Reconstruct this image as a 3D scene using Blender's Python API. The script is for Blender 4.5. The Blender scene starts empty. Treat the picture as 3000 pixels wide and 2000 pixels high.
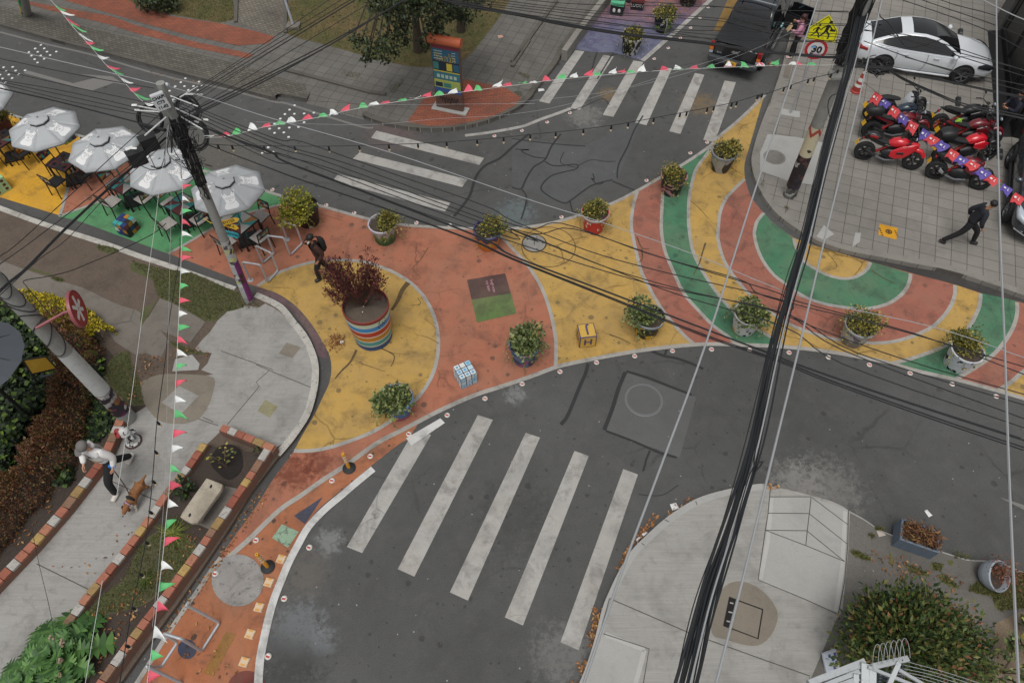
import bpy, bmesh, math, random
import numpy as np
from mathutils import Vector, Matrix, Euler
R = math.radians
random.seed(7); rng = np.random.default_rng(7)
scene = bpy.context.scene
col = scene.collection
# ---------------------------------------------------------------- camera
CAMH, PITCH, FPX = 15.5, 55.0, 2080.0
cp_, sp_ = math.cos(R(PITCH)), math.sin(R(PITCH))
cd = bpy.data.cameras.new("camera"); cam = bpy.data.objects.new("camera", cd); col.objects.link(cam)
cam.location = (0, 0, CAMH); cam.rotation_euler = (R(90 - PITCH), 0, 0)
cd.sensor_width = 36; cd.lens = FPX / 3000 * 36; cd.clip_start = .05; cd.clip_end = 2000
scene.camera = cam
# ---------------------------------------------------------------- daylight (overcast)
SUN_EL, SUN_ROT = 70, 195
w = bpy.data.worlds.new("World"); scene.world = w; w.use_nodes = True
nt = w.node_tree; bg = nt.nodes["Background"]
sky = nt.nodes.new("ShaderNodeTexSky"); sky.sky_type = 'NISHITA'; sky.sun_disc = False
sky.sun_elevation = R(SUN_EL); sky.sun_rotation = R(SUN_ROT); sky.air_density = 1.0; sky.dust_density = 4.0
hs = nt.nodes.new("ShaderNodeHueSaturation"); hs.inputs["Saturation"].default_value = .12
nt.links.new(sky.outputs[0], hs.inputs["Color"]); nt.links.new(hs.outputs[0], bg.inputs[0]); bg.inputs[1].default_value = .115
sd = bpy.data.lights.new("sun", 'SUN'); sd.energy = 1.25; sd.angle = R(32); sd.color = (1, .97, .92)
sun = bpy.data.objects.new("sun", sd); col.objects.link(sun)
sun.rotation_euler = (R(90 - SUN_EL), 0, R(180 - SUN_ROT))
scene.view_settings.view_transform = 'Standard'; scene.view_settings.look = 'None'
scene.view_settings.exposure = .06; scene.view_settings.gamma = 1; scene.view_settings.use_curve_mapping = False
scene.render.engine = 'CYCLES'
scene.cycles.max_bounces = 6; scene.cycles.use_denoising = True
# ---------------------------------------------------------------- helpers
CAM = Vector((0, 0, CAMH))
def ray(u, v):
 dx, dy = (u - 1500) / FPX, (v - 1000) / FPX
 return Vector((dx, cp_ - dy * sp_, -(sp_ + dy * cp_)))
def P(u, v, z=0.0):
 r = ray(u, v); return CAM + r * ((z - CAMH) / r.z)
def PY(u, v, y):
 r = ray(u, v); return CAM + r * (y / r.y)
TL = dict(A=(0, 0), B=(750, 0), C=(1500, 0), D=(2200, 0), E=(0, 650), F=(750, 650), G=(1500, 650), H=(2200, 650),
          I=(0, 1300), J=(750, 1300), K=(1500, 1300), L=(2200, 1300), X=(0, 0))
SC = 800 / 1792
def T(s):
 """photo measurements: 'C 10,20 30,40 D 5,6' -> list of (u, v) on the 3000x2000 picture"""
 o, k, out = (0, 0), 1.0, []
 for w_ in s.split():
  if w_ in TL: o, k = TL[w_], (1.0 if w_ == 'X' else SC)
  else:
   a, b = w_.split(','); out.append((o[0] + float(a) * k, o[1] + float(b) * k))
 return out
def W(s, z=0.0): return [P(u, v, z) for u, v in (T(s) if isinstance(s, str) else s)]
def cr(pts, n=6, closed=False):
 """Catmull-Rom through points"""
 if len(pts) < 3: return list(pts)
 out = []; m = len(pts)
 for i in range(m if closed else m - 1):
  if closed: p0, p1, p2, p3 = pts[i - 1], pts[i], pts[(i + 1) % m], pts[(i + 2) % m]
  else: p0, p1, p2, p3 = pts[max(i - 1, 0)], pts[i], pts[i + 1], pts[min(i + 2, m - 1)]
  for k in range(n):
   t = k / n
   out.append(p1 * (-.5 * t ** 3 * 3 * -1 + -2.5 * t * t + 1) if False else
                       .5 * ((2 * p1) + (p2 - p0) * t + (2 * p0 - 5 * p1 + 4 * p2 - p3) * t * t + (3 * p1 - p0 - 3 * p2 + p3) * t ** 3))
 if not closed: out.append(pts[-1])
 return out
def S(r, g, b):
 f = lambda c: (c / 255 / 12.92) if c <= 10 else ((c / 255 + .055) / 1.055) ** 2.4
 return (f(r), f(g), f(b))
def tag(o, label=None, cat=None, group=None, kind=None):
 if label: o["label"] = label
 if cat: o["category"] = cat
 if group: o["group"] = group
 if kind: o["kind"] = kind
 return o
def thing(name, label, cat, loc=(0, 0, 0), rz=0.0, group=None):
 o = bpy.data.objects.new(name, None); col.objects.link(o)
 o.location = loc; o.rotation_euler = (0, 0, rz); o.empty_display_size = .2
 return tag(o, label, cat, group)
def copy_tree(o, parent=None):
 c = o.copy(); col.objects.link(c); c.parent = parent
 for ch in list(o.children): copy_tree(ch, c)
 return c
class MB:
 """collects shapes and links them as ONE mesh object"""
 def __init__(s): s.v, s.f, s.mi, s.cur = [], [], [], 0
 def mat(s, i): s.cur = i; return s
 def add(s, vs, fs):
  b = len(s.v); s.v += [tuple(x) for x in vs]; s.f += [tuple(b + i for i in f) for f in fs]; s.mi += [s.cur] * len(fs); return s
 def box(s, c, d, rz=0.0, M=None, taper=1.0):
  hx, hy, hz = d[0] / 2, d[1] / 2, d[2] / 2
  vs = [Vector((x * hx * (taper if z > 0 else 1), y * hy * (taper if z > 0 else 1), z * hz)) for z in (-1, 1) for x, y in ((-1, -1), (1, -1), (1, 1), (-1, 1))]
  m = Matrix.Translation(c) @ (M if M is not None else Matrix.Rotation(rz, 4, 'Z'))
  return s.add([m @ v for v in vs], [(3, 2, 1, 0), (4, 5, 6, 7), (0, 1, 5, 4), (1, 2, 6, 5), (2, 3, 7, 6), (3, 0, 4, 7)])
 def bar(s, a, b, w_, h=None):
  """square bar from a to b"""
  a, b = Vector(a), Vector(b); d = b - a; L_ = d.length
  if L_ < 1e-6: return s
  q = d.to_track_quat('Z', 'Y').to_matrix().to_4x4()
  return s.box((a + b) / 2, (w_, h or w_, L_), M=q)
 def prism(s, pts, z0, z1):
  n = len(pts); vs = [(p[0], p[1], z0) for p in pts] + [(p[0], p[1], z1) for p in pts]
  a = sum(pts[i][0] * pts[(i + 1) % n][1] - pts[(i + 1) % n][0] * pts[i][1] for i in range(n))
  up = tuple(range(n, 2 * n)); dn = tuple(reversed(range(n)))
  fs = [up, dn] + [(i, (i + 1) % n, n + (i + 1) % n, n + i) for i in range(n)]
  if a < 0: fs = [tuple(reversed(f)) for f in fs]
  return s.add(vs, fs)
 def poly(s, pts, z=None):
  vs = [(p[0], p[1], p[2] if z is None else z) for p in pts]; n = len(vs)
  a = sum(vs[i][0] * vs[(i + 1) % n][1] - vs[(i + 1) % n][0] * vs[i][1] for i in range(n))
  return s.add(vs, [tuple(range(n)) if a >= 0 else tuple(reversed(range(n)))])
 def ribbon(s, pts, w_, z=None, w2=None):
  pts = [Vector(p) for p in pts]; vs = []; n = len(pts)
  for i, p in enumerate(pts):
   d = pts[min(i + 1, n - 1)] - pts[max(i - 1, 0)]; d.z = 0; d.normalize(); nn = Vector((-d.y, d.x, 0))
   ww = w_ if w2 is None else w_ + (w2 - w_) * i / (n - 1)
   zz = p.z if z is None else z
   for sg in (1, -1): q = p + nn * ww / 2 * sg; vs.append((q.x, q.y, zz))
  return s.add(vs, [(2 * i, 2 * i + 1, 2 * i + 3, 2 * i + 2) for i in range(n - 1)])
 def tube(s, pts, r, n=8, caps=True, closed=False):
  pts = [Vector(p) for p in pts]; m = len(pts); vs = []; up = None
  for i, p in enumerate(pts):
   d = (pts[(i + 1) % m] - pts[i - 1]) if closed else (pts[min(i + 1, m - 1)] - pts[max(i - 1, 0)])
   d.normalize()
   if up is None: up = Vector((0, 0, 1)) if abs(d.z) < .9 else Vector((1, 0, 0))
   x = d.cross(up)
   if x.length < 1e-4: x = d.orthogonal()
   x.normalize(); y = d.cross(x) ; up = -(y) if False else x.cross(d)
   rr = r[i] if hasattr(r, '__len__') else r
   for k in range(n):
    a = 2 * math.pi * k / n; vs.append(p + x * math.cos(a) * rr + y * math.sin(a) * rr)
  fs = []
  for i in range(m if closed else m - 1):
   for k in range(n):
    a, b = i * n + k, i * n + (k + 1) % n; c, d_ = ((i + 1) % m) * n + (k + 1) % n, ((i + 1) % m) * n + k
    fs.append((a, d_, c, b)[::-1])
  if caps and not closed: fs += [tuple(range(n)), tuple(range((m - 1) * n, m * n))[::-1]]
  return s.add(vs, fs)
 def lathe(s, prof, n=24, c=(0, 0, 0), M=None, a0=0.0, a1=None):
  full = a1 is None; a1 = 2 * math.pi if full else a1; vs = []; k_ = n if full else n + 1
  for r, z in prof:
   for k in range(k_):
    a = a0 + (a1 - a0) * k / n; vs.append(Vector((r * math.cos(a), r * math.sin(a), z)))
  m = Matrix.Translation(c) @ (M if M is not None else Matrix())
  fs = []
  for i in range(len(prof) - 1):
   for k in range(n):
    k2 = (k + 1) % k_; fs.append((i * k_ + k, i * k_ + k2, (i + 1) * k_ + k2, (i + 1) * k_ + k))
  return s.add([m @ v for v in vs], fs)
 def ball(s, c, r, nu=12, nv=8, M=None):
  r = r if hasattr(r, '__len__') else (r, r, r); vs, fs = [], []
  for i in range(nv + 1):
   t = math.pi * i / nv
   for k in range(nu):
    a = 2 * math.pi * k / nu; vs.append(Vector((r[0] * math.sin(t) * math.cos(a), r[1] * math.sin(t) * math.sin(a), r[2] * math.cos(t))))
  m = Matrix.Translation(c) @ (M if M is not None else Matrix())
  for i in range(nv):
   for k in range(nu): fs.append((i * nu + k, (i + 1) * nu + k, (i + 1) * nu + (k + 1) % nu, i * nu + (k + 1) % nu))
  return s.add([m @ v for v in vs], fs)
 def loft(s, rings, closed=True, caps=True):
  n = len(rings[0]); vs = [p for r in rings for p in r]; fs = []
  for i in range(len(rings) - 1):
   for k in range(n if closed else n - 1):
    fs.append((i * n + k, i * n + (k + 1) % n, (i + 1) * n + (k + 1) % n, (i + 1) * n + k))
  if caps and closed: fs += [tuple(range(n))[::-1], tuple(range((len(rings) - 1) * n, len(rings) * n))]
  return s.add(vs, fs)
 def build(s, name, mats, parent=None, smooth=False, bevel=0, subd=0, tri=False):
  me = bpy.data.meshes.new(name); me.from_pydata(s.v, [], s.f)
  mats = mats if isinstance(mats, (list, tuple)) else [mats]
  for m in mats: me.materials.append(m)
  if len(mats) > 1: me.polygons.foreach_set("material_index", s.mi)
  me.validate(); me.update()
  if tri:
   bm = bmesh.new(); bm.from_mesh(me)
   bmesh.ops.triangulate(bm, faces=[f for f in bm.faces if len(f.verts) > 4]); bm.to_mesh(me); bm.free()
  o = bpy.data.objects.new(name, me); col.objects.link(o); o.parent = parent
  if bevel:
   b = o.modifiers.new("bevel", 'BEVEL'); b.width = bevel; b.segments = 2; b.limit_method = 'ANGLE'; b.angle_limit = R(40)
  if subd:
   b = o.modifiers.new("subd", 'SUBSURF'); b.levels = b.render_levels = subd
  if smooth:
   me.polygons.foreach_set("use_smooth", [True] * len(me.polygons))
   if smooth != 'all':
    try: me.set_sharp_from_angle(angle=R(40))
    except Exception: pass
  return o
# ---------------------------------------------------------------- materials
MT = {}
def nodes(name):
 m = bpy.data.materials.new(name); m.use_nodes = True; t = m.node_tree
 b = t.nodes["Principled BSDF"]; return m, t, b
def N(t, kind, **kw):
 n = t.nodes.new("ShaderNode" + kind)
 for k, v in kw.items():
  if k in n.inputs: 
   if hasattr(v, 'is_output') or isinstance(v, bpy.types.NodeSocket): t.links.new(v, n.inputs[k])
   else: n.inputs[k].default_value = v
  else: setattr(n, k, v)
 return n
def c4(c): return (c[0], c[1], c[2], 1)
def ramp(t, fac, stops, interp='LINEAR'):
 n = t.nodes.new("ShaderNodeValToRGB"); t.links.new(fac, n.inputs[0]); cr_ = n.color_ramp; cr_.interpolation = interp
 while len(cr_.elements) < len(stops): cr_.elements.new(.5)
 for e, (p, c) in zip(cr_.elements, stops): e.position = p; e.color = c4(c) if len(c) == 3 else c
 return n.outputs[0]
def mix(t, fac, a, b, mode='MIX'):
 n = t.nodes.new("ShaderNodeMix"); n.data_type = 'RGBA'; n.blend_type = mode
 for sock, v in ((n.inputs[0], fac), (n.inputs[6], a), (n.inputs[7], b)):
  if isinstance(v, bpy.types.NodeSocket): t.links.new(v, sock)
  elif isinstance(v, (int, float)): sock.default_value = v
  else: sock.default_value = c4(v)
 return n.outputs[2]
def noise(t, vec, scale, detail=4, rough=.55, dist=0.0):
 n = N(t, "TexNoise"); n.inputs["Scale"].default_value = scale; n.inputs["Detail"].default_value = detail
 n.inputs["Roughness"].default_value = rough; n.inputs["Distortion"].default_value = dist
 t.links.new(vec, n.inputs["Vector"]); return n.outputs["Fac"]
def bump(t, b, h, strength=.3, dist=.01):
 n = N(t, "Bump"); n.inputs["Strength"].default_value = strength; n.inputs["Distance"].default_value = dist
 t.links.new(h, n.inputs["Height"]); t.links.new(n.outputs[0], b.inputs["Normal"])
def k_(c, f): return tuple(min(1, x * f) for x in c)
BLK = (0, 0, 0); WHT = (1, 1, 1)
def gmat(name, c, var=.25, big=.5, fine=70, grain=.25, rough=.88, wear=None, wcol=None, dirt=.0, dcol=(.03, .028, .025), spots=0.0, crack=0.0, crk=.9, streak=None, brick=None, bump_s=.25, stains=()):
 """outdoor ground finish: mottling, grain, worn paint, dirt clouds, spots, hair cracks, brush streaks, pavers"""
 m, t, b = nodes(name); pos = N(t, "NewGeometry").outputs["Position"]
 f1 = noise(t, pos, big, 6, .6); out = mix(t, f1, k_(c, 1 - var), k_(c, 1 + var)) if not brick else None
 if brick:
  ang, bw, bh, off, mort, c1, c2, mc = brick
  mp = N(t, "Mapping"); t.links.new(pos, mp.inputs[0]); mp.inputs["Rotation"].default_value = (0, 0, -ang)
  br = N(t, "TexBrick"); t.links.new(mp.outputs[0], br.inputs["Vector"]); br.offset = off; br.squash = 1
  for k, v in (("Color1", c4(c1)), ("Color2", c4(c2)), ("Mortar", c4(mc)), ("Scale", 1.0), ("Mortar Size", mort), ("Mortar Smooth", .3), ("Bias", 0.0), ("Brick Width", bw), ("Row Height", bh)):
   br.inputs[k].default_value = v
  sh = ramp(t, f1, [(.3, (1 - var,) * 3), (.7, (1 + var,) * 3)])
  out = mix(t, 1.0, br.outputs["Color"], sh, 'MULTIPLY')
 g = noise(t, pos, fine, 3, .7)
 out = mix(t, 1.0, out, ramp(t, g, [(.3, (1 - grain,) * 3), (.72, (1 + grain * .8,) * 3)]), 'MULTIPLY')
 if streak:
  ang, sc, amt = streak
  mp = N(t, "Mapping"); t.links.new(pos, mp.inputs[0]); mp.inputs["Rotation"].default_value = (0, 0, -ang); mp.inputs["Scale"].default_value = (.9, sc, 1)
  s_ = noise(t, mp.outputs[0], 1.0, 7, .8, .6); out = mix(t, 1.0, out, ramp(t, s_, [(.3, (1 - amt,) * 3), (.7, (1 + amt,) * 3)]), 'MULTIPLY')
 if dirt:
  d = noise(t, pos, 1.1, 7, .65, .4); out = mix(t, ramp(t, d, [(.48, BLK), (.68, (dirt,) * 3)]), out, dcol)
  d2 = noise(t, pos, 4.5, 6, .75, .8); out = mix(t, ramp(t, d2, [(.53, BLK), (.67, (dirt * .75,) * 3)]), out, dcol)
 if name.startswith("paint_") and dirt:
  out = mix(t, ramp(t, noise(t, pos, .75, 9, .7, .3), [(.42, BLK), (.62, (.42,) * 3)]), out, mix(t, .5, c, S(132, 118, 100)))
  out = mix(t, ramp(t, noise(t, pos, 1.7, 8, .7, .5), [(.5, BLK), (.66, (.6,) * 3)]), out, mix(t, .35, k_(c, .38), (.09, .08, .075)))
  out = mix(t, ramp(t, noise(t, pos, 26, 4, .8), [(.6, BLK), (.68, (.35,) * 3)]), out, k_(c, .5))
 if name.startswith("asphalt"):
  out = mix(t, 1.0, out, ramp(t, noise(t, pos, .16, 4, .6), [(.35, (.86,) * 3), (.65, (1.12,) * 3)]), 'MULTIPLY')
  out = mix(t, ramp(t, noise(t, pos, 1.5, 8, .78, .4), [(.5, BLK), (.75, (.32,) * 3)]), out, S(104, 102, 98))
  v = N(t, "TexVoronoi"); t.links.new(pos, v.inputs["Vector"]); v.inputs["Scale"].default_value = 5.5; sp = N(t, "SeparateColor"); t.links.new(v.outputs["Color"], sp.inputs[0])
  on = mix(t, 1.0, ramp(t, v.outputs["Distance"], [(.07, WHT), (.1, BLK)]), ramp(t, sp.outputs[0], [(.78, BLK), (.8, WHT)]), 'MULTIPLY')
  out = mix(t, on, out, mix(t, ramp(t, sp.outputs[1], [(.5, BLK), (.52, WHT)]), S(150, 150, 148), S(38, 38, 38)))
 def blots(sc, frac, r0, r1, amt, cc):
  v = N(t, "TexVoronoi"); t.links.new(pos, v.inputs["Vector"]); v.inputs["Scale"].default_value = sc; sp = N(t, "SeparateColor"); t.links.new(v.outputs["Color"], sp.inputs[0])
  wb = noise(t, pos, sc * 6, 3); ad = N(t, "Math", operation='MULTIPLY_ADD'); t.links.new(wb, ad.inputs[0]); ad.inputs[1].default_value = .12; t.links.new(v.outputs["Distance"], ad.inputs[2])
  sub = N(t, "Math", operation='MULTIPLY_ADD'); t.links.new(sp.outputs[0], sub.inputs[0]); sub.inputs[1].default_value = -(r1 - r0); t.links.new(ad.outputs[0], sub.inputs[2])
  return mix(t, mix(t, 1.0, ramp(t, sub.outputs[0], [(r0 + .03, (amt,) * 3), (r0 + .075, BLK)]), ramp(t, sp.outputs[1], [(1 - frac, BLK), (1 - frac + .01, WHT)]), 'MULTIPLY'), out, cc)
 if spots:
  out = blots(2.3, .7, .04, .2, spots * 1.6, dcol); out = blots(5.1, .5, .06, .2, spots * 1.5, dcol)
 for sx_, sy_, sr, scol, samt, sth in stains:
  dd = N(t, "VectorMath", operation='DISTANCE'); t.links.new(pos, dd.inputs[0]); dd.inputs[1].default_value = (sx_, sy_, 0)
  mr = N(t, "MapRange"); t.links.new(dd.outputs["Value"], mr.inputs[0]); mr.inputs[1].default_value = sr; mr.inputs[2].default_value = sr * .2; mr.inputs[3].default_value = 0; mr.inputs[4].default_value = .22
  ad = N(t, "Math", operation='ADD'); t.links.new(noise(t, pos, 5.5, 9, .82, .3), ad.inputs[0]); t.links.new(mr.outputs[0], ad.inputs[1])
  msk = N(t, "MapRange"); t.links.new(dd.outputs["Value"], msk.inputs[0]); msk.inputs[1].default_value = sr; msk.inputs[2].default_value = sr * .6
  out = mix(t, mix(t, 1.0, ramp(t, ad.outputs[0], [(sth, BLK), (sth + .16, (samt,) * 3)]), msk.outputs[0], 'MULTIPLY'), out, scol)
 if wear:
  n1 = noise(t, pos, 7, 8, .8, .2); out = mix(t, ramp(t, n1, [(wear, BLK), (wear + .06, (.85,) * 3)]), out, wcol or (.055, .055, .055))
  n2 = noise(t, pos, 38, 5, .8); out = mix(t, ramp(t, n2, [(wear + .06, BLK), (wear + .12, (.8,) * 3)]), out, wcol or (.055, .055, .055))
 if crack:
  dn = N(t, "TexNoise"); t.links.new(pos, dn.inputs["Vector"]); dn.inputs["Scale"].default_value = 1.6; dn.inputs["Detail"].default_value = 5
  vm = mix(t, .22, pos, dn.outputs["Color"])
  v = N(t, "TexVoronoi"); v.feature = 'DISTANCE_TO_EDGE'; v.inputs["Scale"].default_value = crk; t.links.new(vm, v.inputs["Vector"])
  ms = noise(t, pos, .4, 3); 
  cf = mix(t, ramp(t, ms, [(.5, BLK), (.62, WHT)]), BLK, ramp(t, v.outputs["Distance"], [(.004, (crack,) * 3), (.011, BLK)]))
  out = mix(t, cf, out, k_(c, .25))
 t.links.new(out, b.inputs["Base Color"]); b.inputs["Roughness"].default_value = rough
 b.inputs["Specular IOR Level"].default_value = .3
 bump(t, b, g, bump_s, .004)
 MT[name] = m; return m
def pmat(name, c, rough=.5, metal=0.0, var=0.0, scale=6, coat=0.0, emit=None, spec=.5, dirt=0.0):
 """plain finish of a made thing, with slight grime"""
 if name in MT: return MT[name]
 m, t, b = nodes(name)
 b.inputs["Roughness"].default_value = rough; b.inputs["Metallic"].default_value = metal; b.inputs["Specular IOR Level"].default_value = spec
 b.inputs["Coat Weight"].default_value = coat
 if var or dirt:
  pos = N(t, "TexCoord").outputs["Object"]; f = noise(t, pos, scale, 6, .65)
  o_ = mix(t, f, k_(c, 1 - var), k_(c, 1 + var))
  if dirt: o_ = mix(t, ramp(t, noise(t, pos, scale * 2.7, 6, .75), [(.52, BLK), (.7, (dirt,) * 3)]), o_, (.06, .05, .045))
  t.links.new(o_, b.inputs["Base Color"])
 else: b.inputs["Base Color"].default_value = c4(c)
 if emit: b.inputs["Emission Color"].default_value = c4(emit[0]); b.inputs["Emission Strength"].default_value = emit[1]
 MT[name] = m; return m
def leafmat(name, stops, rough=.55, trans=.15):
 """each leaf takes its own colour from the ramp"""
 if name in MT: return MT[name]
 m, t, b = nodes(name); g = N(t, "NewGeometry")
 t.links.new(ramp(t, g.outputs["Random Per Island"], stops), b.inputs["Base Color"])
 b.inputs["Roughness"].default_value = rough; b.inputs["Specular IOR Level"].default_value = .35
 MT[name] = m; return m
# ================================================================ SETTING: ground sheets
def ang(s, z=0.0):
 a, b = W(s, z); d = b - a; return math.atan2(d.y, d.x)
A_TILE = ang("X 2700,541 2899,588", .15)
A_ROADL = ang("B 690,1000 1388,1178")
A_BROOM = ang("K 640,1010 1180,1240", .13)
gmat("asphalt", S(82, 82, 81), .12, .35, 40, .25, spots=.35, dirt=.22, dcol=(.035, .034, .033), crack=.35, crk=.45, stains=[(*W(c)[0][:2], r_, cc, am, .56) for c, r_, cc, am in (("K 330,1380", 1.0, S(124, 123, 120), .5), ("L 480,300", 1.4, S(122, 120, 116), .6), ("L 300,260", 1.0, S(132, 130, 126), .6), ("J 480,640", .5, S(150, 152, 152), .4), ("J 280,1200", .9, S(128, 132, 136), .4), ("J 430,1290", .5, S(130, 134, 138), .4), ("J 330,850", .8, S(104, 98, 90), .5), ("F 1700,1130", .45, S(140, 142, 140), .5), ("B 900,870", 1.4, S(112, 92, 90), .5), ("B 1700,1400", 1.0, S(104, 116, 118), .6), ("C 480,760", 1.0, S(150, 148, 144), .35), ("C 1230,680", 1.0, S(150, 118, 60), .3), ("C 640,620", .6, S(150, 118, 60), .35), ("J 200,1500", 1.2, S(40, 40, 40), .5), ("J 1700,500", 1.6, S(36, 36, 36), .3), ("A 1400,1050", 2.5, S(110, 104, 92), .35))])
gmat("asphalt_patch", S(93, 93, 92), .08, .8, 90, .18, dirt=.15, dcol=(.05, .05, .05))
gmat("asphalt_dark", S(58, 57, 56), .1, .8, 80, .2, dirt=.3)
gmat("tar", S(50, 50, 50), .1, 1, 60, .2, rough=.7)
gmat("paint_white", S(166, 164, 160), .08, 1.2, 60, .12, dirt=.35, dcol=(.1, .1, .095), wear=.63, wcol=(.1, .1, .098), crack=.5, crk=2.2)
gmat("paint_line", S(163, 160, 154), .1, 2, 60, .14, dirt=.4, dcol=(.12, .115, .11), wear=.64, wcol=(.12, .12, .115))
gmat("paint_fresh", S(200, 200, 198), .05, 2, 60, .1, dirt=.2, dcol=(.15, .15, .15), wear=.67, wcol=(.09, .09, .09))
gmat("paint_faint", S(116, 114, 111), .1, 2, 50, .15, wear=.6, wcol=(.07, .07, .07))
DK = (.07, .055, .045)
gmat("paint_orange", S(166, 106, 83), .13, .55, 60, .12, dirt=.33, dcol=DK, spots=.42, crack=.5, wear=.7, wcol=(.12, .09, .08), crk=.7, stains=[(*W("J 260,190")[0][:2], .75, S(98, 52, 40), .75, .55), (*W("J 400,130")[0][:2], .6, S(98, 52, 40), .7, .55)])
gmat("paint_orange_red", S(154, 96, 81), .12, .6, 60, .12, dirt=.3, dcol=DK, spots=.3, crack=.4, wear=.71, wcol=(.12, .09, .08), crk=.7)
gmat("paint_orange_worn", S(166, 104, 72), .16, .8, 55, .16, dirt=.4, dcol=(.055, .045, .04), spots=.55, wear=.62, wcol=(.09, .075, .07))
gmat("paint_yellow", S(181, 147, 80), .1, .5, 60, .12, dirt=.33, dcol=(.09, .075, .05), spots=.4, crack=.75, wear=.7, wcol=(.15, .12, .08), crk=.6)
gmat("paint_yellow_bright", S(208, 156, 44), .08, .5, 60, .1, dirt=.2, dcol=(.12, .09, .04), spots=.25, crack=.2)
gmat("paint_green", S(70, 119, 90), .12, .6, 60, .12, dirt=.3, dcol=(.03, .045, .035), spots=.3, crack=.5, wear=.71, wcol=(.09, .12, .1), crk=.6)
gmat("paint_green_seat", S(78, 143, 96), .08, .6, 60, .1, dirt=.18, dcol=(.04, .06, .045), spots=.15)
gmat("paint_purple", S(104, 84, 88), .2, 1, 60, .2, dirt=.4, wear=.55, wcol=(.06, .055, .055))
gmat("concrete_broom", S(152, 150, 145), .12, .5, 70, .12, streak=(A_BROOM, 26, .15), dirt=.42, dcol=(.13, .125, .115))
gmat("concrete_walk", S(150, 148, 144), .12, .5, 70, .12, streak=(ang("I 250,790 600,960", .13), 22, .14), dirt=.5, dcol=(.13, .125, .115))
gmat("concrete_old", S(116, 110, 103), .18, .7, 50, .2, dirt=.4, dcol=(.07, .06, .05), crack=.7, crk=.8)
gmat("concrete_panel", S(160, 159, 155), .08, .9, 70, .1, dirt=.2, dcol=(.17, .165, .155))
gmat("concrete_stain", S(128, 120, 108), .15, 1, 60, .15, dirt=.4, dcol=(.1, .09, .075))
gmat("kerb_concrete", S(132, 129, 122), .15, 1, 60, .18, dirt=.35, dcol=(.09, .085, .075))
gmat("kerb_dark", S(92, 88, 82), .2, 1, 60, .22, dirt=.5, dcol=(.04, .04, .035))
gmat("kerb_white", S(178, 175, 168), .12, 1.5, 60, .15, dirt=.5, dcol=(.12, .11, .095), wear=.56, wcol=(.14, .13, .12), crack=.9, crk=1.4)
gmat("dirt", S(97, 85, 75), .22, .6, 45, .35, dirt=.45, dcol=(.05, .042, .034), bump_s=.6)
gmat("soil_dark", S(68, 59, 53), .3, 1, 45, .45, bump_s=.8)
gmat("paver_tiles", S(132, 128, 122), .12, .45, 80, .12, brick=(A_TILE, .43, .43, 0.0, .012, S(135, 131, 125), S(128, 124, 118), S(88, 84, 78)), dirt=.3, dcol=(.1, .095, .085))
gmat("paver_small", S(104, 100, 93), .15, .5, 80, .18, brick=(A_ROADL, .2, .1, .5, .012, S(108, 104, 96), S(88, 85, 78), S(62, 60, 54)), dirt=.3, dcol=(.05, .05, .042))
gmat("paver_red", S(142, 84, 66), .15, .5, 80, .18, brick=(A_ROADL + .3, .2, .1, .5, .008, S(146, 84, 64), S(128, 78, 62), S(84, 64, 54)), dirt=.35, dcol=(.06, .045, .04))
gmat("paver_grey", S(108, 106, 102), .12, .5, 80, .15, brick=(A_ROADL, .4, .4, 0.0, .012, S(106, 103, 98), S(99, 97, 93), S(76, 73, 67)), dirt=.35, dcol=(.055, .052, .045))
m_, t_, b_ = nodes("lawn"); ps_ = N(t_, "NewGeometry").outputs["Position"]
lw = mix(t_, ramp(t_, noise(t_, ps_, .45, 6, .65, .3), [(.42, BLK), (.6, WHT)]), S(84, 82, 46), S(106, 88, 58))
lw = mix(t_, ramp(t_, noise(t_, ps_, 2.2, 6, .7), [(.45, BLK), (.65, (.7,) * 3)]), lw, S(66, 70, 34))
lw = mix(t_, 1.0, lw, ramp(t_, noise(t_, ps_, 45, 4, .8), [(.28, (.45,) * 3), (.72, (1.45,) * 3)]), 'MULTIPLY')
t_.links.new(lw, b_.inputs["Base Color"]); b_.inputs["Roughness"].default_value = .95; bump(t_, b_, noise(t_, ps_, 45, 4, .8), .9, .02); MT["lawn"] = m_
m_, t_, b_ = nodes("mural"); ps_ = N(t_, "NewGeometry").outputs["Position"]
wv = N(t_, "TexWave"); t_.links.new(ps_, wv.inputs["Vector"]); wv.wave_type = 'RINGS'; wv.inputs["Scale"].default_value = 1.5; wv.inputs["Distortion"].default_value = 14; wv.inputs["Detail"].default_value = 3; wv.inputs["Detail Scale"].default_value = 1.2
sx = N(t_, "SeparateXYZ"); t_.links.new(ps_, sx.inputs[0])
nn = noise(t_, ps_, .9, 4); ad = N(t_, "Math", operation='MULTIPLY_ADD'); t_.links.new(nn, ad.inputs[0]); ad.inputs[1].default_value = 2.2; t_.links.new(sx.outputs[1], ad.inputs[2])
mr = N(t_, "MapRange"); t_.links.new(ad.outputs[0], mr.inputs[0]); mr.inputs[1].default_value = 25.4; mr.inputs[2].default_value = 29.6
base = ramp(t_, mr.outputs[0], [(.0, S(94, 98, 118)), (.33, S(92, 90, 114)), (.5, S(114, 88, 98)), (.75, S(128, 86, 84)), (1, S(136, 92, 80))])
base = mix(t_, ramp(t_, wv.outputs["Fac"], [(.42, BLK), (.5, (.6,) * 3), (.58, BLK)]), base, S(168, 160, 182))
base = mix(t_, ramp(t_, noise(t_, ps_, 1.8, 3, .5, 1.5), [(.55, BLK), (.58, (.55,) * 3)]), base, S(74, 70, 100))
base = mix(t_, ramp(t_, noise(t_, ps_, 3.1, 6, .75), [(.5, BLK), (.75, (.5,) * 3)]), base, (.06, .06, .065))
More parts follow.
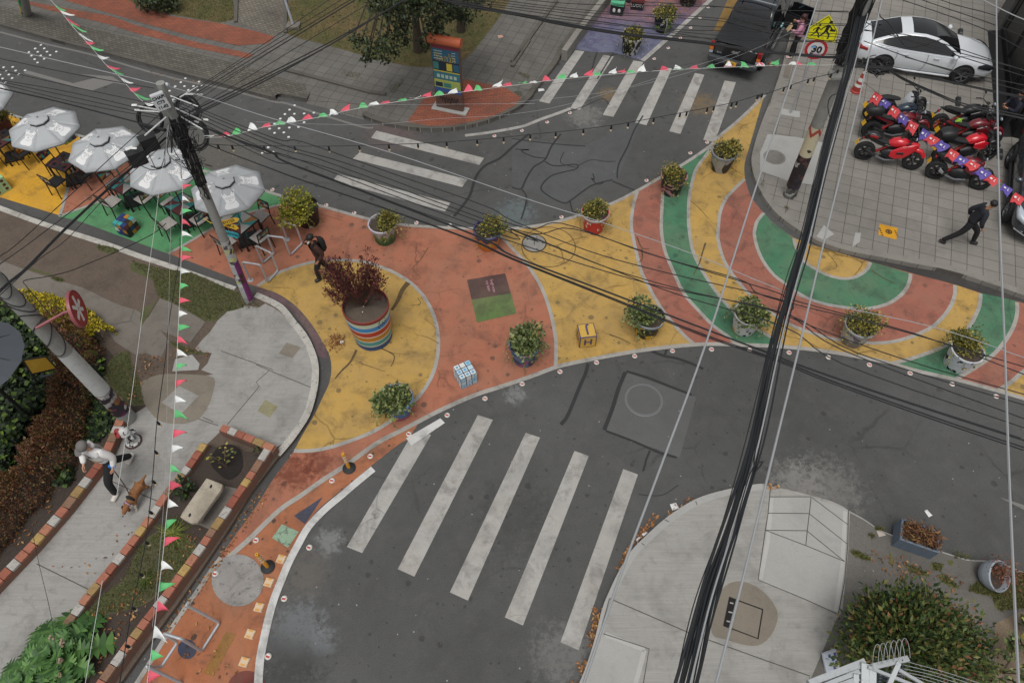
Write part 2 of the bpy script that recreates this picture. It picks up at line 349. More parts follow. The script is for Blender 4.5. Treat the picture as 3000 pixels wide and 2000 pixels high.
t_.links.new(base, b_.inputs["Base Color"]); b_.inputs["Roughness"].default_value = .85; MT["mural"] = m_

def struct(o): return tag(o, kind="structure")
def sheet(name, pts, z, m, zs=None):
 """one flat sheet; pts are picture measurements or world points"""
 if isinstance(pts, str): pts = W(pts, z)
 return struct(MB().poly(pts, z).build(name, MT[m], tri=True))
# road: one sheet to the horizon
g = MB(); n = 24
g.add([(x, y, 0) for x, y in ((-400, -300), (400, -300), (400, 600), (-400, 600))], [(0, 1, 2, 3)])
struct(g.build("road", MT["asphalt"]))
# --- painted plaza lines (measured on the photo)
UP = "X -60,305 45,341 237,400 560,490 772,558 821,574 942,605 1062,638 1165,658 1308,668 1440,672 1509,670 1607,656 1696,632 1795,596 1870,558 1933,522 2013,475 2080,429 2103,404 2170,348 2241,279"
RB = "X 2232,303 2214,366 2196,429 2181,482 2182,522 2196,571 2232,620 2262,650 2327,697 2379,717 2450,739 2553,768 2669,800 2794,833 2874,858 2977,882 3080,912"
LO = "X 3080,1188 3000,1168 2914,1143 2807,1114 2691,1088 2602,1063 2512,1045 2401,1027 2289,1016 2180,1011 2058,1009 1924,1021 1812,1038 1692,1061 1629,1076 1550,1105 1464,1134 1388,1159 1286,1204 1192,1253 1107,1297 1018,1360 951,1403 884,1450 817,1496 723,1586 634,1662"
LB = "X 643,1630 670,1594 750,1483 804,1398 857,1327 893,1262 920,1217 946,1163 964,1123 971,1083 966,1043 946,1003 915,953 870,900 817,862 759,842 700,822 600,783 496,744 237,650 179,632 0,578 -60,562"
up, rb, lo, lb = (cr(W(s, 0), 5) for s in (UP, RB, LO, LB))
Z1, Z2, Z3, Z4, Z5 = .004, .008, .012, .016, .020
sheet("painted_plaza", up + rb + lo + lb, Z1, "paint_orange")
circ = W("F 10,422 120,350 240,300 390,262 540,250 700,262 800,290 900,330 1000,390 1080,465 1140,555 1180,660 1197,780 1188,900 1150,1020 1085,1125 1000,1215 900,1295 780,1370 650,1425 500,1475 370,1500 250,1502")
lbc = W("X 866,1311 893,1262 920,1217 946,1163 964,1123 971,1083 966,1043 946,1003 915,953 870,900 817,862 762,843")
l1 = W("X 1440,674 1462,690 1482,708 1510,738 1540,770 1571,815 1594,860 1612,913 1623,962 1629,1007 1628,1076")
l2 = W("X 1868,562 1857,594 1850,640 1850,670 1855,698 1866,748 1879,797 1897,833 1917,871 1945,915 1973,949 2004,983 2033,1008")
l3 = W("X 1941,520 1942,560 1940,589 1938,634 1937,665 1940,698 1949,739 1969,788 1991,837 2013,873 2049,913 2089,954 2125,980 2147,998 2168,1010")
l4 = W("X 2080,432 2074,448 2040,495 2025,545 2018,589 2017,647 2021,690 2031,739 2054,788 2085,837 2116,878 2150,914 2190,948 2229,971 2262,990 2296,1014")
l5 = W("X 2181,526 2152,554 2125,585 2109,625 2104,670 2103,697 2112,739 2129,779 2161,824 2196,864 2228,895 2262,918 2307,947 2352,967 2401,983 2446,994 2512,1003 2566,1005 2602,1003 2646,994 2691,978 2736,954 2771,918 2789,887 2797,860 2797,836")
l6 = W("X 2238,624 2219,647 2211,672 2210,690 2218,726 2236,766 2267,806 2303,833 2347,864 2401,887 2468,900 2535,905 2593,893 2629,873 2651,851 2664,824 2667,802")
l7 = W("X 2325,699 2334,730 2356,766 2388,788 2423,806 2463,816 2495,815 2521,804 2542,786 2549,769")
l4r = W("X 2872,860 2870,891 2856,927 2834,962 2798,994 2762,1016 2718,1034 2664,1052 2615,1064")
l8 = W("X 2979,886 2979,918 2968,958 2941,1003 2905,1043 2861,1074 2825,1096 2798,1112")
l9 = W("X 3070,1048 3000,1087 2968,1114 2923,1145")
L_ = {k: cr(v, 5) for k, v in dict(c=circ, b=lbc, l1=l1, l2=l2, l3=l3, l4=l4, l5=l5, l6=l6, l7=l7, l4r=l4r, l8=l8, l9=l9).items()}
def W5(s): return cr(W(s), 5)
rev = lambda a: list(reversed(a))
sheet("painted_yellow_circle", L_['c'] + L_['b'], Z2, "paint_yellow")
sheet("painted_yellow_band", L_['l1'] + W5("X 1628,1076 1692,1061 1812,1038 1924,1021 2033,1008") + rev(L_['l2']) + W5("X 1868,560 1795,596 1696,632 1607,656 1509,670 1440,673"), Z2, "paint_yellow")
sheet("painted_red_band", L_['l2'] + rev(L_['l3']) + W("X 1933,522 1870,558"), Z2, "paint_orange_red")
sheet("painted_green_band", L_['l3'] + W("X 2230,1012 2296,1014") + rev(L_['l4']) + W("X 2013,475"), Z2, "paint_green")
sheet("painted_yellow_band", L_['l4'] + W("X 2401,1027 2512,1045 2602,1063 2615,1064") + rev(L_['l4r']) + W("X 2797,834") + rev(L_['l5']) + W5("X 2182,522 2181,482 2196,429 2214,366 2232,303 2241,279") + W5("X 2241,281 2170,348 2103,404 2080,430"), Z2, "paint_yellow")
sheet("painted_red_band", L_['l5'] + W("X 2669,800") + rev(L_['l6']) + W5("X 2234,620 2200,577 2182,524"), Z2, "paint_orange_red")
sheet("painted_green_band", L_['l6'] + W("X 2553,768") + rev(L_['l7']) + W("X 2300,679 2260,650 2238,624"), Z2, "paint_green")
sheet("painted_yellow_eye", L_['l7'] + W("X 2450,739 2379,717 2327,698"), Z2, "paint_yellow")
sheet("painted_green_band", W("X 2872,858") + L_['l4r'] + W("X 2691,1088 2798,1112") + rev(L_['l8']) + W("X 2977,882"), Z2, "paint_green")
sheet("painted_red_band", W("X 2977,883") + L_['l8'] + W("X 2807,1114 2923,1145") + rev(L_['l9']) + W("X 3080,912"), Z2, "paint_orange_red")
sheet("painted_yellow_band", L_['l9'] + W("X 3000,1166 3080,1186"), Z2, "paint_yellow")
# seating end
sheet("painted_yellow_seating", "X -60,307 45,343 237,402 204,534 178,632 0,578 -60,562", Z2, "paint_yellow_bright")
sg = W5("X 493,744 560,706 618,671 680,640 724,625 780,610 830,599 880,589")
sheet("painted_green_seating", W("X 172,634 585,487") + W("X 772,558 821,574 880,589") + rev(sg) + W("X 237,650"), Z2, "paint_green_seat")
ln = MB()
for k, ww in (('c', .1), ('l1', .1), ('l2', .1), ('l3', .1), ('l4', .1), ('l5', .1), ('l6', .1), ('l7', .1), ('l4r', .1), ('l8', .1), ('l9', .1)): ln.ribbon(L_[k], ww, Z3)
ln.ribbon(sg, .09, Z3); ln.ribbon(W("X 172,634 585,487"), .08, Z3); ln.ribbon(W("X 240,405 204,534 176,632"), .1, Z3)
struct(ln.build("painted_lines", MT["paint_line"]))
ln = MB(); ln.ribbon(up, .11, Z4); ln.ribbon(lo, .12, Z4)
ln.ribbon(cr(W("I 1450,745 1380,840 1300,960 1200,1100 1100,1250 1000,1410 880,1600"), 5), .1, Z4)
struct(ln.build("plaza_border_line", MT["paint_line"]))
sheet("painted_gutter_band", "F 0,425 60,440 150,475 270,560 370,680 440,790 475,900 400,880 380,800 330,700 250,600 150,520 0,460", Z3, "paint_purple")
# lower strip with the racks
st_in = cr(W("J 750,150 640,240 540,320 420,420 320,540 250,660 190,780 140,900 90,1030 50,1180 20,1320 0,1440 -12,1600"), 5)
sheet("painted_rack_strip", cr(W("F 1060,1330 1000,1420 J 940,0 850,70 760,140"), 3) + st_in + W("I 850,1650 900,1568") + cr(W("I 1000,1410 1100,1250 1200,1100 1300,960 1420,810 1620,640 J 0,580 150,440 300,335 450,230 600,140 F 640,1550 800,1450 990,1350"), 3), .006, "paint_orange_worn")
ln = MB(); ln.ribbon(cr(W("J 770,165 660,255 560,340 445,437 345,545 275,665 215,780 165,900 115,1030 75,1180 45,1320 25,1440 15,1600"), 5), .17, Z4)
ln.poly(W("F 985,1420 1020,1470 1240,1320 1210,1290"), Z5)
struct(ln.build("road_edge_line", MT["paint_fresh"]))
def shapes(name, m, polys, z):
 b = MB()
 for p in polys: b.poly(W(p, z), z)
 return struct(b.build(name, MT[m] if isinstance(m, str) else m, tri=True))
def ell(s, k=36):
 """'tile cx,cy rx,ry' in picture units"""
 w_ = s.split(); o = TL[w_[0]]; cx, cy = map(float, w_[1].split(',')); rx, ry = map(float, w_[2].split(','))
 return [(o[0] + (cx + rx * math.cos(2 * math.pi * i / k)) * SC, o[1] + (cy + ry * math.sin(2 * math.pi * i / k)) * SC) for i in range(k)]
gmat("paint_navy", S(62, 68, 88), .15, 1, 60, .2, dirt=.3, wear=.66, wcol=(.08, .07, .06))
gmat("paint_mint", S(138, 162, 138), .12, 2, 60, .2, wear=.52, wcol=(.09, .1, .09))
gmat("paint_mustard", S(146, 104, 52), .15, 1, 60, .2, dirt=.4, wear=.6, wcol=(.12, .09, .06))
gmat("paint_maroon", S(110, 50, 46), .15, 1, 60, .2, dirt=.4, wear=.6, wcol=(.1, .06, .05))
gmat("paint_discolour", S(150, 148, 146), .12, 2, 50, .2, dirt=.4, dcol=(.08, .08, .08), wear=.55, wcol=(.1, .1, .1))
shapes("painted_navy_shapes", "paint_navy", ["J 440,345 250,470 320,525", ell("I 1228,1345 62,64"), "I 1570,980 1560,1010 1510,1085 1535,1040"], Z3)
shapes("painted_mint_square", "paint_mint", ["J 170,525 280,575 210,680 105,615"], Z3)
shapes("painted_mustard_bar", "paint_mustard", ["I 1480,1230 1550,1245 1400,1525 1335,1500"], Z3)
shapes("painted_maroon_disc", "paint_maroon", [ell("I 1620,1610 130,125")], .010)
shapes("painted_white_disc", "paint_discolour", [ell("I 1560,894 171,171")], Z5)
shapes("painted_orange_scuff", "paint_orange", [ell("J 180,180 1,1")], Z2)
# mural tile on the orange paint
gmat("paint_plum", S(84, 62, 60), .12, 1, 60, .15, dirt=.25)
gmat("paint_moss", S(96, 118, 70), .15, 1, 60, .15, dirt=.35, dcol=(.09, .06, .045))
shapes("painted_plum_square", "paint_plum", ["F 1385,380 1635,337 1672,465 1415,510"], Z3)
shapes("painted_moss_square", "paint_moss", ["F 1415,511 1672,466 1710,600 1450,660"], Z3)
# crosswalks
CW = ["X 1016,1601 1061,1619 1263,1273 1234,1262 1196,1290", "X 1400,1215 1444,1229 1214,1688 1165,1666", "X 1540,1267 1582,1281 1371,1758 1318,1734",
      "X 1683,1320 1725,1335 1532,1831 1479,1807", "X 1826,1373 1869,1389 1695,1903 1642,1880"]
CX = ["B 790,858 1497,1037 1465,1083 755,905", "B 680,1000 1388,1178 1352,1228 635,1042", "B 540,1142 1275,1332 1240,1388 503,1185"]
CY = ["C 415,330 475,338 245,680 178,665", "C 600,362 668,372 445,722 382,710", "C 797,398 862,408 665,768 595,755", "C 985,440 1050,450 882,823 808,805",
      "C 1200,480 1263,492 1105,880 1032,862", "C 1395,530 1470,540 1330,935 1255,918"]
for s in (CW, CX, CY): shapes("crosswalk_marking", "paint_white", s, Z1)
ln = MB(); ln.ribbon(cr(W("B 1372,890 1500,875 1650,850 1740,832 C 100,820 200,780 300,745 385,713"), 4), .13, Z1); ln.ribbon(W("C 855,402 1085,200 1305,0 1380,-70"), .17, Z3)
struct(ln.build("road_edge_line", MT["paint_white"]))
shapes("road_arrow_marking", "paint_faint", ["A 170,460 480,548 490,545 640,508 525,487 735,503 770,525 830,560 745,545 600,598 475,566 158,481"], Z1)
shapes("road_arrow_marking", "paint_faint", ["L 1630,348 1792,400 1900,440 1900,480 1792,432"], Z1)
ln = MB(); ln.ribbon(cr(W("A 0,212 300,290 600,360 900,450 1200,530 1500,590 1792,668 B 200,680 450,760 700,835 770,838"), 3), .09, Z1)
struct(ln.build("road_faded_line", MT["paint_faint"]))
gmat("paint_ochre", S(134, 106, 56), .12, 1, 60, .18, dirt=.3, wear=.62)
shapes("road_ochre_marking", "paint_ochre", ["C 1320,212 1415,0 1560,-60 1500,60 1450,70 1440,130 1420,150 1400,200"], Z1)
sheet("painted_mural", "C 400,320 440,250 520,120 600,0 680,-100 1400,-100 1300,0 1085,200 860,400 760,372 660,345 560,345 480,335", Z2, "mural")
# asphalt patches, sealed seams, manholes
shapes("road_patch", "asphalt_patch", ["G 750,985 1210,1150 1100,1545 615,1370"], Z1)
gmat("asphalt_cool", S(84, 85, 86), .12, .7, 60, .2, dirt=.2)
shapes("road_patch", "asphalt_cool", ["C 0,900 480,960 860,760 690,1180 520,1220 330,1330 60,1240 0,1230"], .002)
tar = MB()
for s, ww in (("B 1792,880 1690,960 1600,1040 1500,1090 1440,1170 1400,1290 1300,1420", .09), ("B 1700,980 1792,985 C 60,990 140,1030 230,1040", .05), ("C 0,910 140,930 330,950 480,960", .05),
              ("C 320,880 260,960 215,1050 140,1100 90,1180 60,1240 0,1230", .06), ("C 60,1240 95,1290 85,1360 60,1440", .05), ("C 215,1060 280,1090 420,1080 420,1110 340,1130 250,1160 190,1230 230,1280 330,1330 380,1320 520,1220 660,1180", .05),
              ("C 380,1320 400,1390 440,1390", .05), ("C 530,1140 540,1180 520,1170 560,1210 600,1200", .04), ("C 660,1190 780,1240 860,1270", .05), ("C 690,1170 700,1080 760,960 800,860 860,760", .05),
              ("C 340,1000 320,1070 420,1100", .03), ("C 430,1090 520,1050 600,1060 680,1060", .03),
              ("G 500,930 480,1000 440,1090 400,1190 360,1280 320,1330", .09), ("G 910,845 1000,880 1080,895 1180,930 1255,965", .08), ("G 1000,880 1050,730 1060,670", .06),
              ("G 745,985 700,1090 660,1220 605,1365", .1), ("G 750,980 900,1025 1050,1085 1180,1135", .07), ("G 615,1370 800,1440 960,1510 1080,1545", .06), ("G 905,1500 880,1560 K 875,130 860,180", .05), ("K 830,330 920,340 1000,330 1090,270", .02),
              ("C 560,340 540,400 520,480", .05), ("C 670,340 620,420 560,520", .05), ("C 350,740 470,700 590,650 640,690", .03), ("C 640,370 730,340 800,280", .04)):
 tar.ribbon(cr(W(s), 4), ww, .0055 + .00012 * len(tar.v) / 40)
struct(tar.build("road_sealed_cracks", MT["tar"]))
cr_m = gmat("crack_dark", S(96, 78, 52), .2, 2, 40, .3, wear=.55, wcol=(.04, .035, .03))
crk = MB()
for s, ww in (("F 1000,400 960,450 930,520 890,580", .16), ("F 660,840 620,920 560,980 520,1030", .07), ("F 810,825 900,870 905,910 885,950", .04), ("F 690,930 780,960 850,985", .02), ("F 1200,800 1130,760 1050,740", .02),
              ("G 850,180 855,240 835,265", .06), ("G 820,100 850,170 900,180", .05), ("G 1270,140 1250,200 1230,270 1190,350", .05), ("G 640,740 720,770 780,800", .035), ("F 1130,170 1080,250 1030,310 1080,370 1010,380", .02),
              ("H 790,320 870,370 960,415", .03), ("H 500,210 540,250 560,300 500,320", .02), ("C 1170,1320 1230,1370 1290,1440", .02), ("F 1060,500 1080,540 1010,550", .02), ("F 880,860 1000,870 1080,840", .012), ("F 1110,640 1180,700 1160,760", .012)):
 crk.ribbon(cr(W(s), 4), ww, .0145, ww * .5)
struct(crk.build("paint_cracks", MT["crack_dark"]))
# ================================================================ SETTING: raised pavements
def block(name, pts, z1, m, side=None):
 return struct(MB().prism(pts, -.3, z1).build(name, MT[m], tri=True))
ZL, ZT, ZR, ZB = .12, .15, .15, .13
KL = "A -60,1330 0,1352 280,1456 E 660,122 910,212 1075,267 1200,310 1330,357 1540,432 F -20,470 20,480 100,510 180,556 260,650 330,740 375,830 403,930 405,1030 390,1130 350,1260 290,1360 225,1450 150,1537"
kl = cr(W(KL, ZL), 4)
block("left_verge", kl + W("I 1640,330 1500,560 1200,1000 880,1440 700,1700 X -300,2300 -500,1900 -400,500", ZL), ZL, "dirt")
sheet("left_old_path", "E 0,250 130,300 340,370 540,430 770,540 900,580 1010,660 1110,780 1050,900 960,860 890,870 760,790 650,640 480,570 200,480 0,390 -150,330 -150,200", ZL + .004, "concrete_old")
sheet("left_sidewalk", W("E 1540,540 1480,600 1430,645 1380,720 1330,770 1280,830 1300,850 1390,860 1360,930 1320,970 1400,1000 1250,1020 1050,1000 920,1050 940,1150 960,1210 870,1265 810,1370 I 730,30 640,170 531,280 220,650 0,880 -300,1250 -200,1850 100,1900 420,1230 700,870 980,520 1250,160 1350,10 E 1450,1370", ZL + .004) +
      cr(W("F 130,1480 200,1430 265,1340 320,1250 360,1120 375,1030 372,930 345,840 300,755 230,670 150,585 60,535", ZL + .004), 3) + W("E 1700,560", ZL + .004), ZL + .004, "concrete_walk")
sheet("left_sidewalk_patch", cr(W("E 920,1050 1050,1000 1250,1000 1400,1020 1400,1110 1360,1220 1290,1300 1160,1325 1040,1300 960,1210 930,1140", ZL + .008), 3), ZL + .008, "concrete_stain")
gmat("moss_yellow", S(138, 133, 104), .2, 3, 50, .2, dirt=.3, wear=.55, wcol=(.25, .24, .21))
sheet("left_sidewalk_cover", "E 1175,1075 1305,1140 1190,1258 1060,1185", ZL + .014, "concrete_walk")
sheet("left_sidewalk_cover", "F 200,790 295,822 240,893 150,862", ZL + .008, "concrete_stain")
sheet("left_sidewalk_cover", "F 60,1165 145,1210 90,1285 10,1240", ZL + .008, "moss_yellow")
sheet("left_cable_chamber_lid", "E 1050,500 1130,530 1350,655 1250,790 945,672", ZL + .014, "concrete_old")
sheet("left_cracked_paving", "E 1150,900 1260,870 1310,930 1300,970 1130,980", ZL + .006, "concrete_panel")
b = MB().ribbon(cr(W("A -60,1340 0,1365 280,1468 E 660,133 910,223 1075,277 1200,320 1330,366 1540,440", ZL + .003), 3), .17)
struct(b.build("left_kerb", MT["kerb_white"]))
b = MB().ribbon(cr(W("F -5,478 40,495 160,558 243,658 312,745 358,835 386,930 388,1030 373,1128 335,1255 277,1352 212,1440 140,1525", ZL + .007), 5), .18)
struct(b.build("left_corner_kerb", MT["kerb_white"]))
MT["joint"] = pmat("joint", S(78, 75, 70), .95)
jt = MB()
for s in ("F 0,935 90,975 360,1085", "F 85,975 0,1050 E 1700,1080 1490,1330", "E 1300,1290 1430,1335", "E 1450,845 1792,970", "I 240,785 595,960", "I 690,225 880,310 1060,385", "E 1330,1280 1400,1310"): jt.ribbon(W(s, ZL + .009), .018, ZL + .009 + .00015 * len(jt.v) / 4)
struct(jt.build("left_sidewalk_joints", MT["joint"]))
# grass patches on the verge
gmat("grass_patch", S(84, 88, 56), .35, 1.3, 40, .5, dirt=.6, dcol=S(97, 85, 75), bump_s=.8)
for i, s in enumerate(("E 880,260 1060,310 1250,330 1480,430 1570,470 1600,560 1480,590 1430,640 1350,650 1130,530 1040,490 1000,380 860,320", "E 650,150 780,180 740,210 640,180", "E 1110,780 1290,850 1380,870 1200,860", "E 760,870 850,850 860,920 920,1050 950,1200 800,1180 700,1050 680,980",
                       "E 340,360 420,375 410,395 350,380", "E 150,290 330,340 320,350 180,310", "E 930,570 1000,540 1040,500 930,680")):
 sheet("verge_grass", cr(W(s, ZL + .004), 2, True), ZL + .005 + .0005 * i, "grass_patch")
sheet("left_hedge_bed", "E -100,480 0,500 200,560 500,690 700,830 860,1000 960,1200 870,1270 810,1290 I 620,180 300,540 0,860 -300,1100 X -300,800", ZL + .006, "soil_dark")
# --- far-left pavement with lawn
KT = "A -80,138 0,160 200,215 400,270 650,335 900,400 1200,480 1500,558 1792,636 B 100,598 200,622 330,648"
KI = "B 705,752 830,800 1000,832 1150,842 1300,836 1450,808 1600,758 C 30,705 110,640 180,555 240,480 300,400 340,318 430,190 580,0 720,-170"
kt, ki = cr(W(KT, ZT), 3), cr(W(KI, ZT), 4)
block("far_pavement", kt + W("B 360,600 690,700", ZT) + ki + W("X 1950,-420 -500,-420", ZT), ZT, "paver_grey")
b = MB(); q = W("B 360,600 690,700", ZT) + W("B 712,790 330,680", .004); b.add(q, [(0, 1, 2, 3)][:1]); struct(b.build("far_ramp", MT["paver_grey"]))
b = MB().ribbon([p + Vector((0, .09, 0)) for p in kt], .2, ZT + .003); b.ribbon([p + Vector((-.02, .1, 0)) for p in ki[:34]], .22, ZT + .003); b.ribbon([p + Vector((-.1, .0, 0)) for p in ki[33:]], .2, ZT + .005)
struct(b.build("far_kerb", MT["kerb_dark"]))
sheet("far_small_pavers", W("A -80,20 0,40 300,110 700,210 1200,330 1792,480 B 130,500 330,560 330,640 200,612 A 1792,622 1500,545 1200,466 900,386 650,322 400,257 200,200 0,148 -80,126", ZT + .004), ZT + .004, "paver_small")
sheet("far_red_strip", "X 60,0 155,18 320,47 400,75 560,120 745,160 725,172 560,138 400,98 320,72 150,32 20,-5", ZT + .008, "paver_red")
sheet("far_red_strip", "X 150,-10 345,-10 500,48 650,70 750,92 806,108 785,127 700,134 560,106 430,71 320,39", ZT + .008, "paver_red")
sheet("far_lawn", "A 700,-120 1530,-120 1530,0 1540,130 1440,152 1150,102 920,50 800,0", ZT + .004, "lawn")
gmat("paver_pale", S(118, 113, 104), .15, .5, 80, .15, brick=(A_ROADL, .2, .1, .5, .014, S(124, 118, 108), S(106, 101, 92), S(76, 70, 62)), dirt=.3)
sheet("far_brick_path", "X 699,-60 838,-60 830,92 800,104 697,68", ZT + .006, "paver_pale")
sheet("far_lawn", cr(W("B 212,-160 215,0 195,140 215,230 420,285 600,335 900,415 1100,442 1350,402 1480,270 1600,110 1665,0 1750,-160", ZT + .004), 2), ZT + .004, "lawn")
sheet("corner_brick_paving", "B 990,800 1100,650 1380,520 1640,580 1740,640 1700,692 1560,762 1430,795 1300,822 1150,828", ZT + .004, "paver_red")
kb = MB()
for s, w_ in (("B 190,452 470,525 750,600 850,612", .14), ("A 1545,140 1550,0 1552,-80", .13), ("B 190,210 193,0 196,-80", .13), ("C 0,400 110,250 290,0", .14), ("B 1680,430 1792,260", .14)):
 pts = W(s, ZT + .07); 
 for a, b2 in zip(pts[:-1], pts[1:]): kb.bar((a.x, a.y, ZT + .03), (b2.x, b2.y, ZT + .03), w_, .08)
struct(kb.build("far_edging_kerb", MT["kerb_dark"]))
b = MB()
for k in range(18):
 a = ki[min(len(ki) - 1, 2 + k * 2)]; d = ki[min(len(ki) - 1, 3 + k * 2)] - a; d.z = 0; d.normalize()
 if k < 13: b.bar((a.x, a.y, .0), (a.x, a.y, ZT - .003), .03)
struct(b.build("corner_kerb_marks", pmat("mortar_pale", S(150, 142, 128), .9)))
mural_wall = MB(); pts = W("C 345,312 430,190 580,0 720,-170", .55)
for a, b2 in zip(pts[:-1], pts[1:]): mural_wall.bar((a.x, a.y, .22), (b2.x, b2.y, .22), .22, .44)
o = mural_wall.build("kerb_wall", MT["kerb_concrete"], bevel=.015); tag(o, "low concrete kerb wall along the painted mural, grey with yellow scribbles", "wall")
# --- right tiled pavement
KR = "D 400,-120 345,0 270,190 205,430 150,600 60,830 10,1000 5,1080 30,1180 90,1300 180,1410 330,1520 H 400,102 480,140 650,192 860,232 1050,270 1300,318 1560,400 1792,482 2050,570"
kr = cr(W(KR, ZR), 4)
block("right_pavement", kr + W("X 3500,900 3500,-420 2420,-420", ZR), ZR, "paver_tiles")
kin = []
for i, p in enumerate(kr):
 d = kr[min(i + 1, len(kr) - 1)] - kr[max(i - 1, 0)]; d.normalize(); kin.append(p + Vector((-d.y, d.x, 0)) * .11)
struct(MB().ribbon(kin, .2, ZR + .003).build("right_kerb", MT["kerb_concrete"]))
sheet("right_pavement_slab", "D 110,880 300,900 470,935 410,1215 250,1190 60,1120 60,1000", ZR + .004, "concrete_panel")
sheet("right_pavement_slab", "H 480,20 545,80 480,120 430,95", ZR + .005, "concrete_panel")
sheet("right_pavement_slab", "H 665,165 685,70 722,72 715,130", ZR + .005, "concrete_panel")
sheet("right_tactile_strip", "D 300,60 345,60 250,520 210,510", ZR + .005, "concrete_old")
gmat("asphalt_gutter", S(64, 62, 60), .15, .8, 60, .25, dirt=.3, dcol=(.03, .03, .028))
g_in = []; 
sheet("right_gutter", [p + Vector((0, 0, 0)) for p in W("H 330,60 400,150 560,200 790,265 1050,335 1330,410 1510,465 1740,520 2000,590 2050,570 1792,482 1560,400 1300,318 1050,270 860,232 650,192 400,102", .003)], .003, "asphalt_gutter")
# --- near-right pavement
KB = "K 330,1800 440,1568 495,1430 545,1270 592,1080 640,960 700,835 780,703 880,600 1000,492 1130,402 1250,342 1400,300 1540,272 1640,260 L 100,270 200,290 300,312 420,345 520,372 600,408 650,440 740,490 830,550 920,592 1250,702 1420,755 1560,765 1700,800 1792,840 2150,960"
kb_ = cr(W(KB, ZB), 4)
block("near_pavement", kb_ + W("X 3600,2400 1500,2600", ZB), ZB, "concrete_broom")
kin = []
for i, p in enumerate(kb_):
 d = kb_[min(i + 1, len(kb_) - 1)] - kb_[max(i - 1, 0)]; d.normalize(); kin.append(p + Vector((d.y, -d.x, 0)) * .075)
struct(MB().ribbon(kin[:57], .15, ZB + .003).build("near_kerb", MT["concrete_panel"]))
gmat("asphalt_old", S(106, 103, 98), .15, .6, 50, .25, dirt=.35, dcol=(.07, .065, .055), crack=.8, crk=.6)
sheet("near_old_paving", W("L 650,450 740,498 830,558 920,600 1250,712 1420,765 1560,775 1700,810 1792,850 2150,970 2300,1900 380,1800 380,1568 560,1150 600,1100 640,700", ZB + .004), ZB + .004, "asphalt_old")
gmat("soil_tan", S(132, 117, 98), .2, .8, 45, .3, dirt=.4, dcol=(.08, .065, .05), bump_s=.6)
sheet("near_bare_soil", cr(W("L 1600,1180 1700,1130 1800,1100 2100,1150 2200,1800 1650,1800 1560,1560 1600,1450", ZB + .008), 3), ZB + .008, "soil_tan")
gmat("grass_mixed", S(92, 96, 54), .3, .9, 40, .5, dirt=.7, dcol=S(112, 98, 74), bump_s=.9)
sheet("near_grass", cr(W("L 1420,950 1520,880 1640,850 1792,850 2100,950 2100,1150 1792,1080 1620,1090 1580,1000 1480,980", ZB + .010), 3), ZB + .010, "grass_mixed")
for i, s in enumerate(("L 650,705 700,700 780,745 770,765 690,740", "L 1005,790 1080,810 1170,860 1140,870 1040,835", "L 1180,780 1260,790 1240,830 1190,820", "L 1250,850 1320,900 1370,950 1300,930 1240,890", "L 910,700 940,780 910,790", "L 820,545 870,550 860,575 820,565", "L 1290,760 1330,770 1310,800")):
 sheet("near_grass", cr(W(s, ZB + .008), 2, True), ZB + .009 + .0004 * i, "grass_mixed")
sheet("near_ramp_panel", "L 122,350 390,346 636,432 572,1115 48,890", ZB + .004, "concrete_panel")
sheet("near_panel", "K 605,1250 872,1350 800,1600 450,1600", ZB + .004, "concrete_panel")
sheet("near_cover_surround", cr(W("K 1400,930 1510,900 1640,960 1740,1090 1720,1220 1640,1310 1540,1320 1400,1280 1310,1240 1330,1050", ZB + .006), 3, True), ZB + .006, "concrete_stain")
jt = MB()
for s in ("L 120,346 260,346 395,346", "L 113,453 383,455", "L 95,565 370,568", "L 395,348 383,455 370,568 360,665", "L 400,350 636,528", "L 385,458 632,655", "L 372,572 615,770", "L 95,565 360,665 615,770", "L 128,290 113,453 95,565 48,890 360,1020 572,1115", "L 640,432 636,655 615,900 572,1115", "L 380,1568 385,1520 100,1420 K 1180,1245 640,1012", "K 600,1243 900,1342 862,1568", "K 640,1012 560,1300", "K 1000,495 1030,510", "K 850,650 870,665", "K 1205,375 1215,400"):
 jt.ribbon(W(s, ZB + .008), .017, ZB + .008 + .00015 * len(jt.v) / 4)
struct(jt.build("near_pavement_joints", MT["joint"]))
pl = MB()
for s in ("L 135,352 110,640 62,885", "L 620,440 600,800 560,1100", "K 870,1350 830,1500 790,1650", "K 610,1248 870,1348"): pl.ribbon(W(s, ZB + .0065), .09)
struct(pl.build("near_trowelled_edges", gmat("trowel", S(172, 171, 167), .06, 1, 60, .08, dirt=.2, dcol=(.2, .2, .19))))
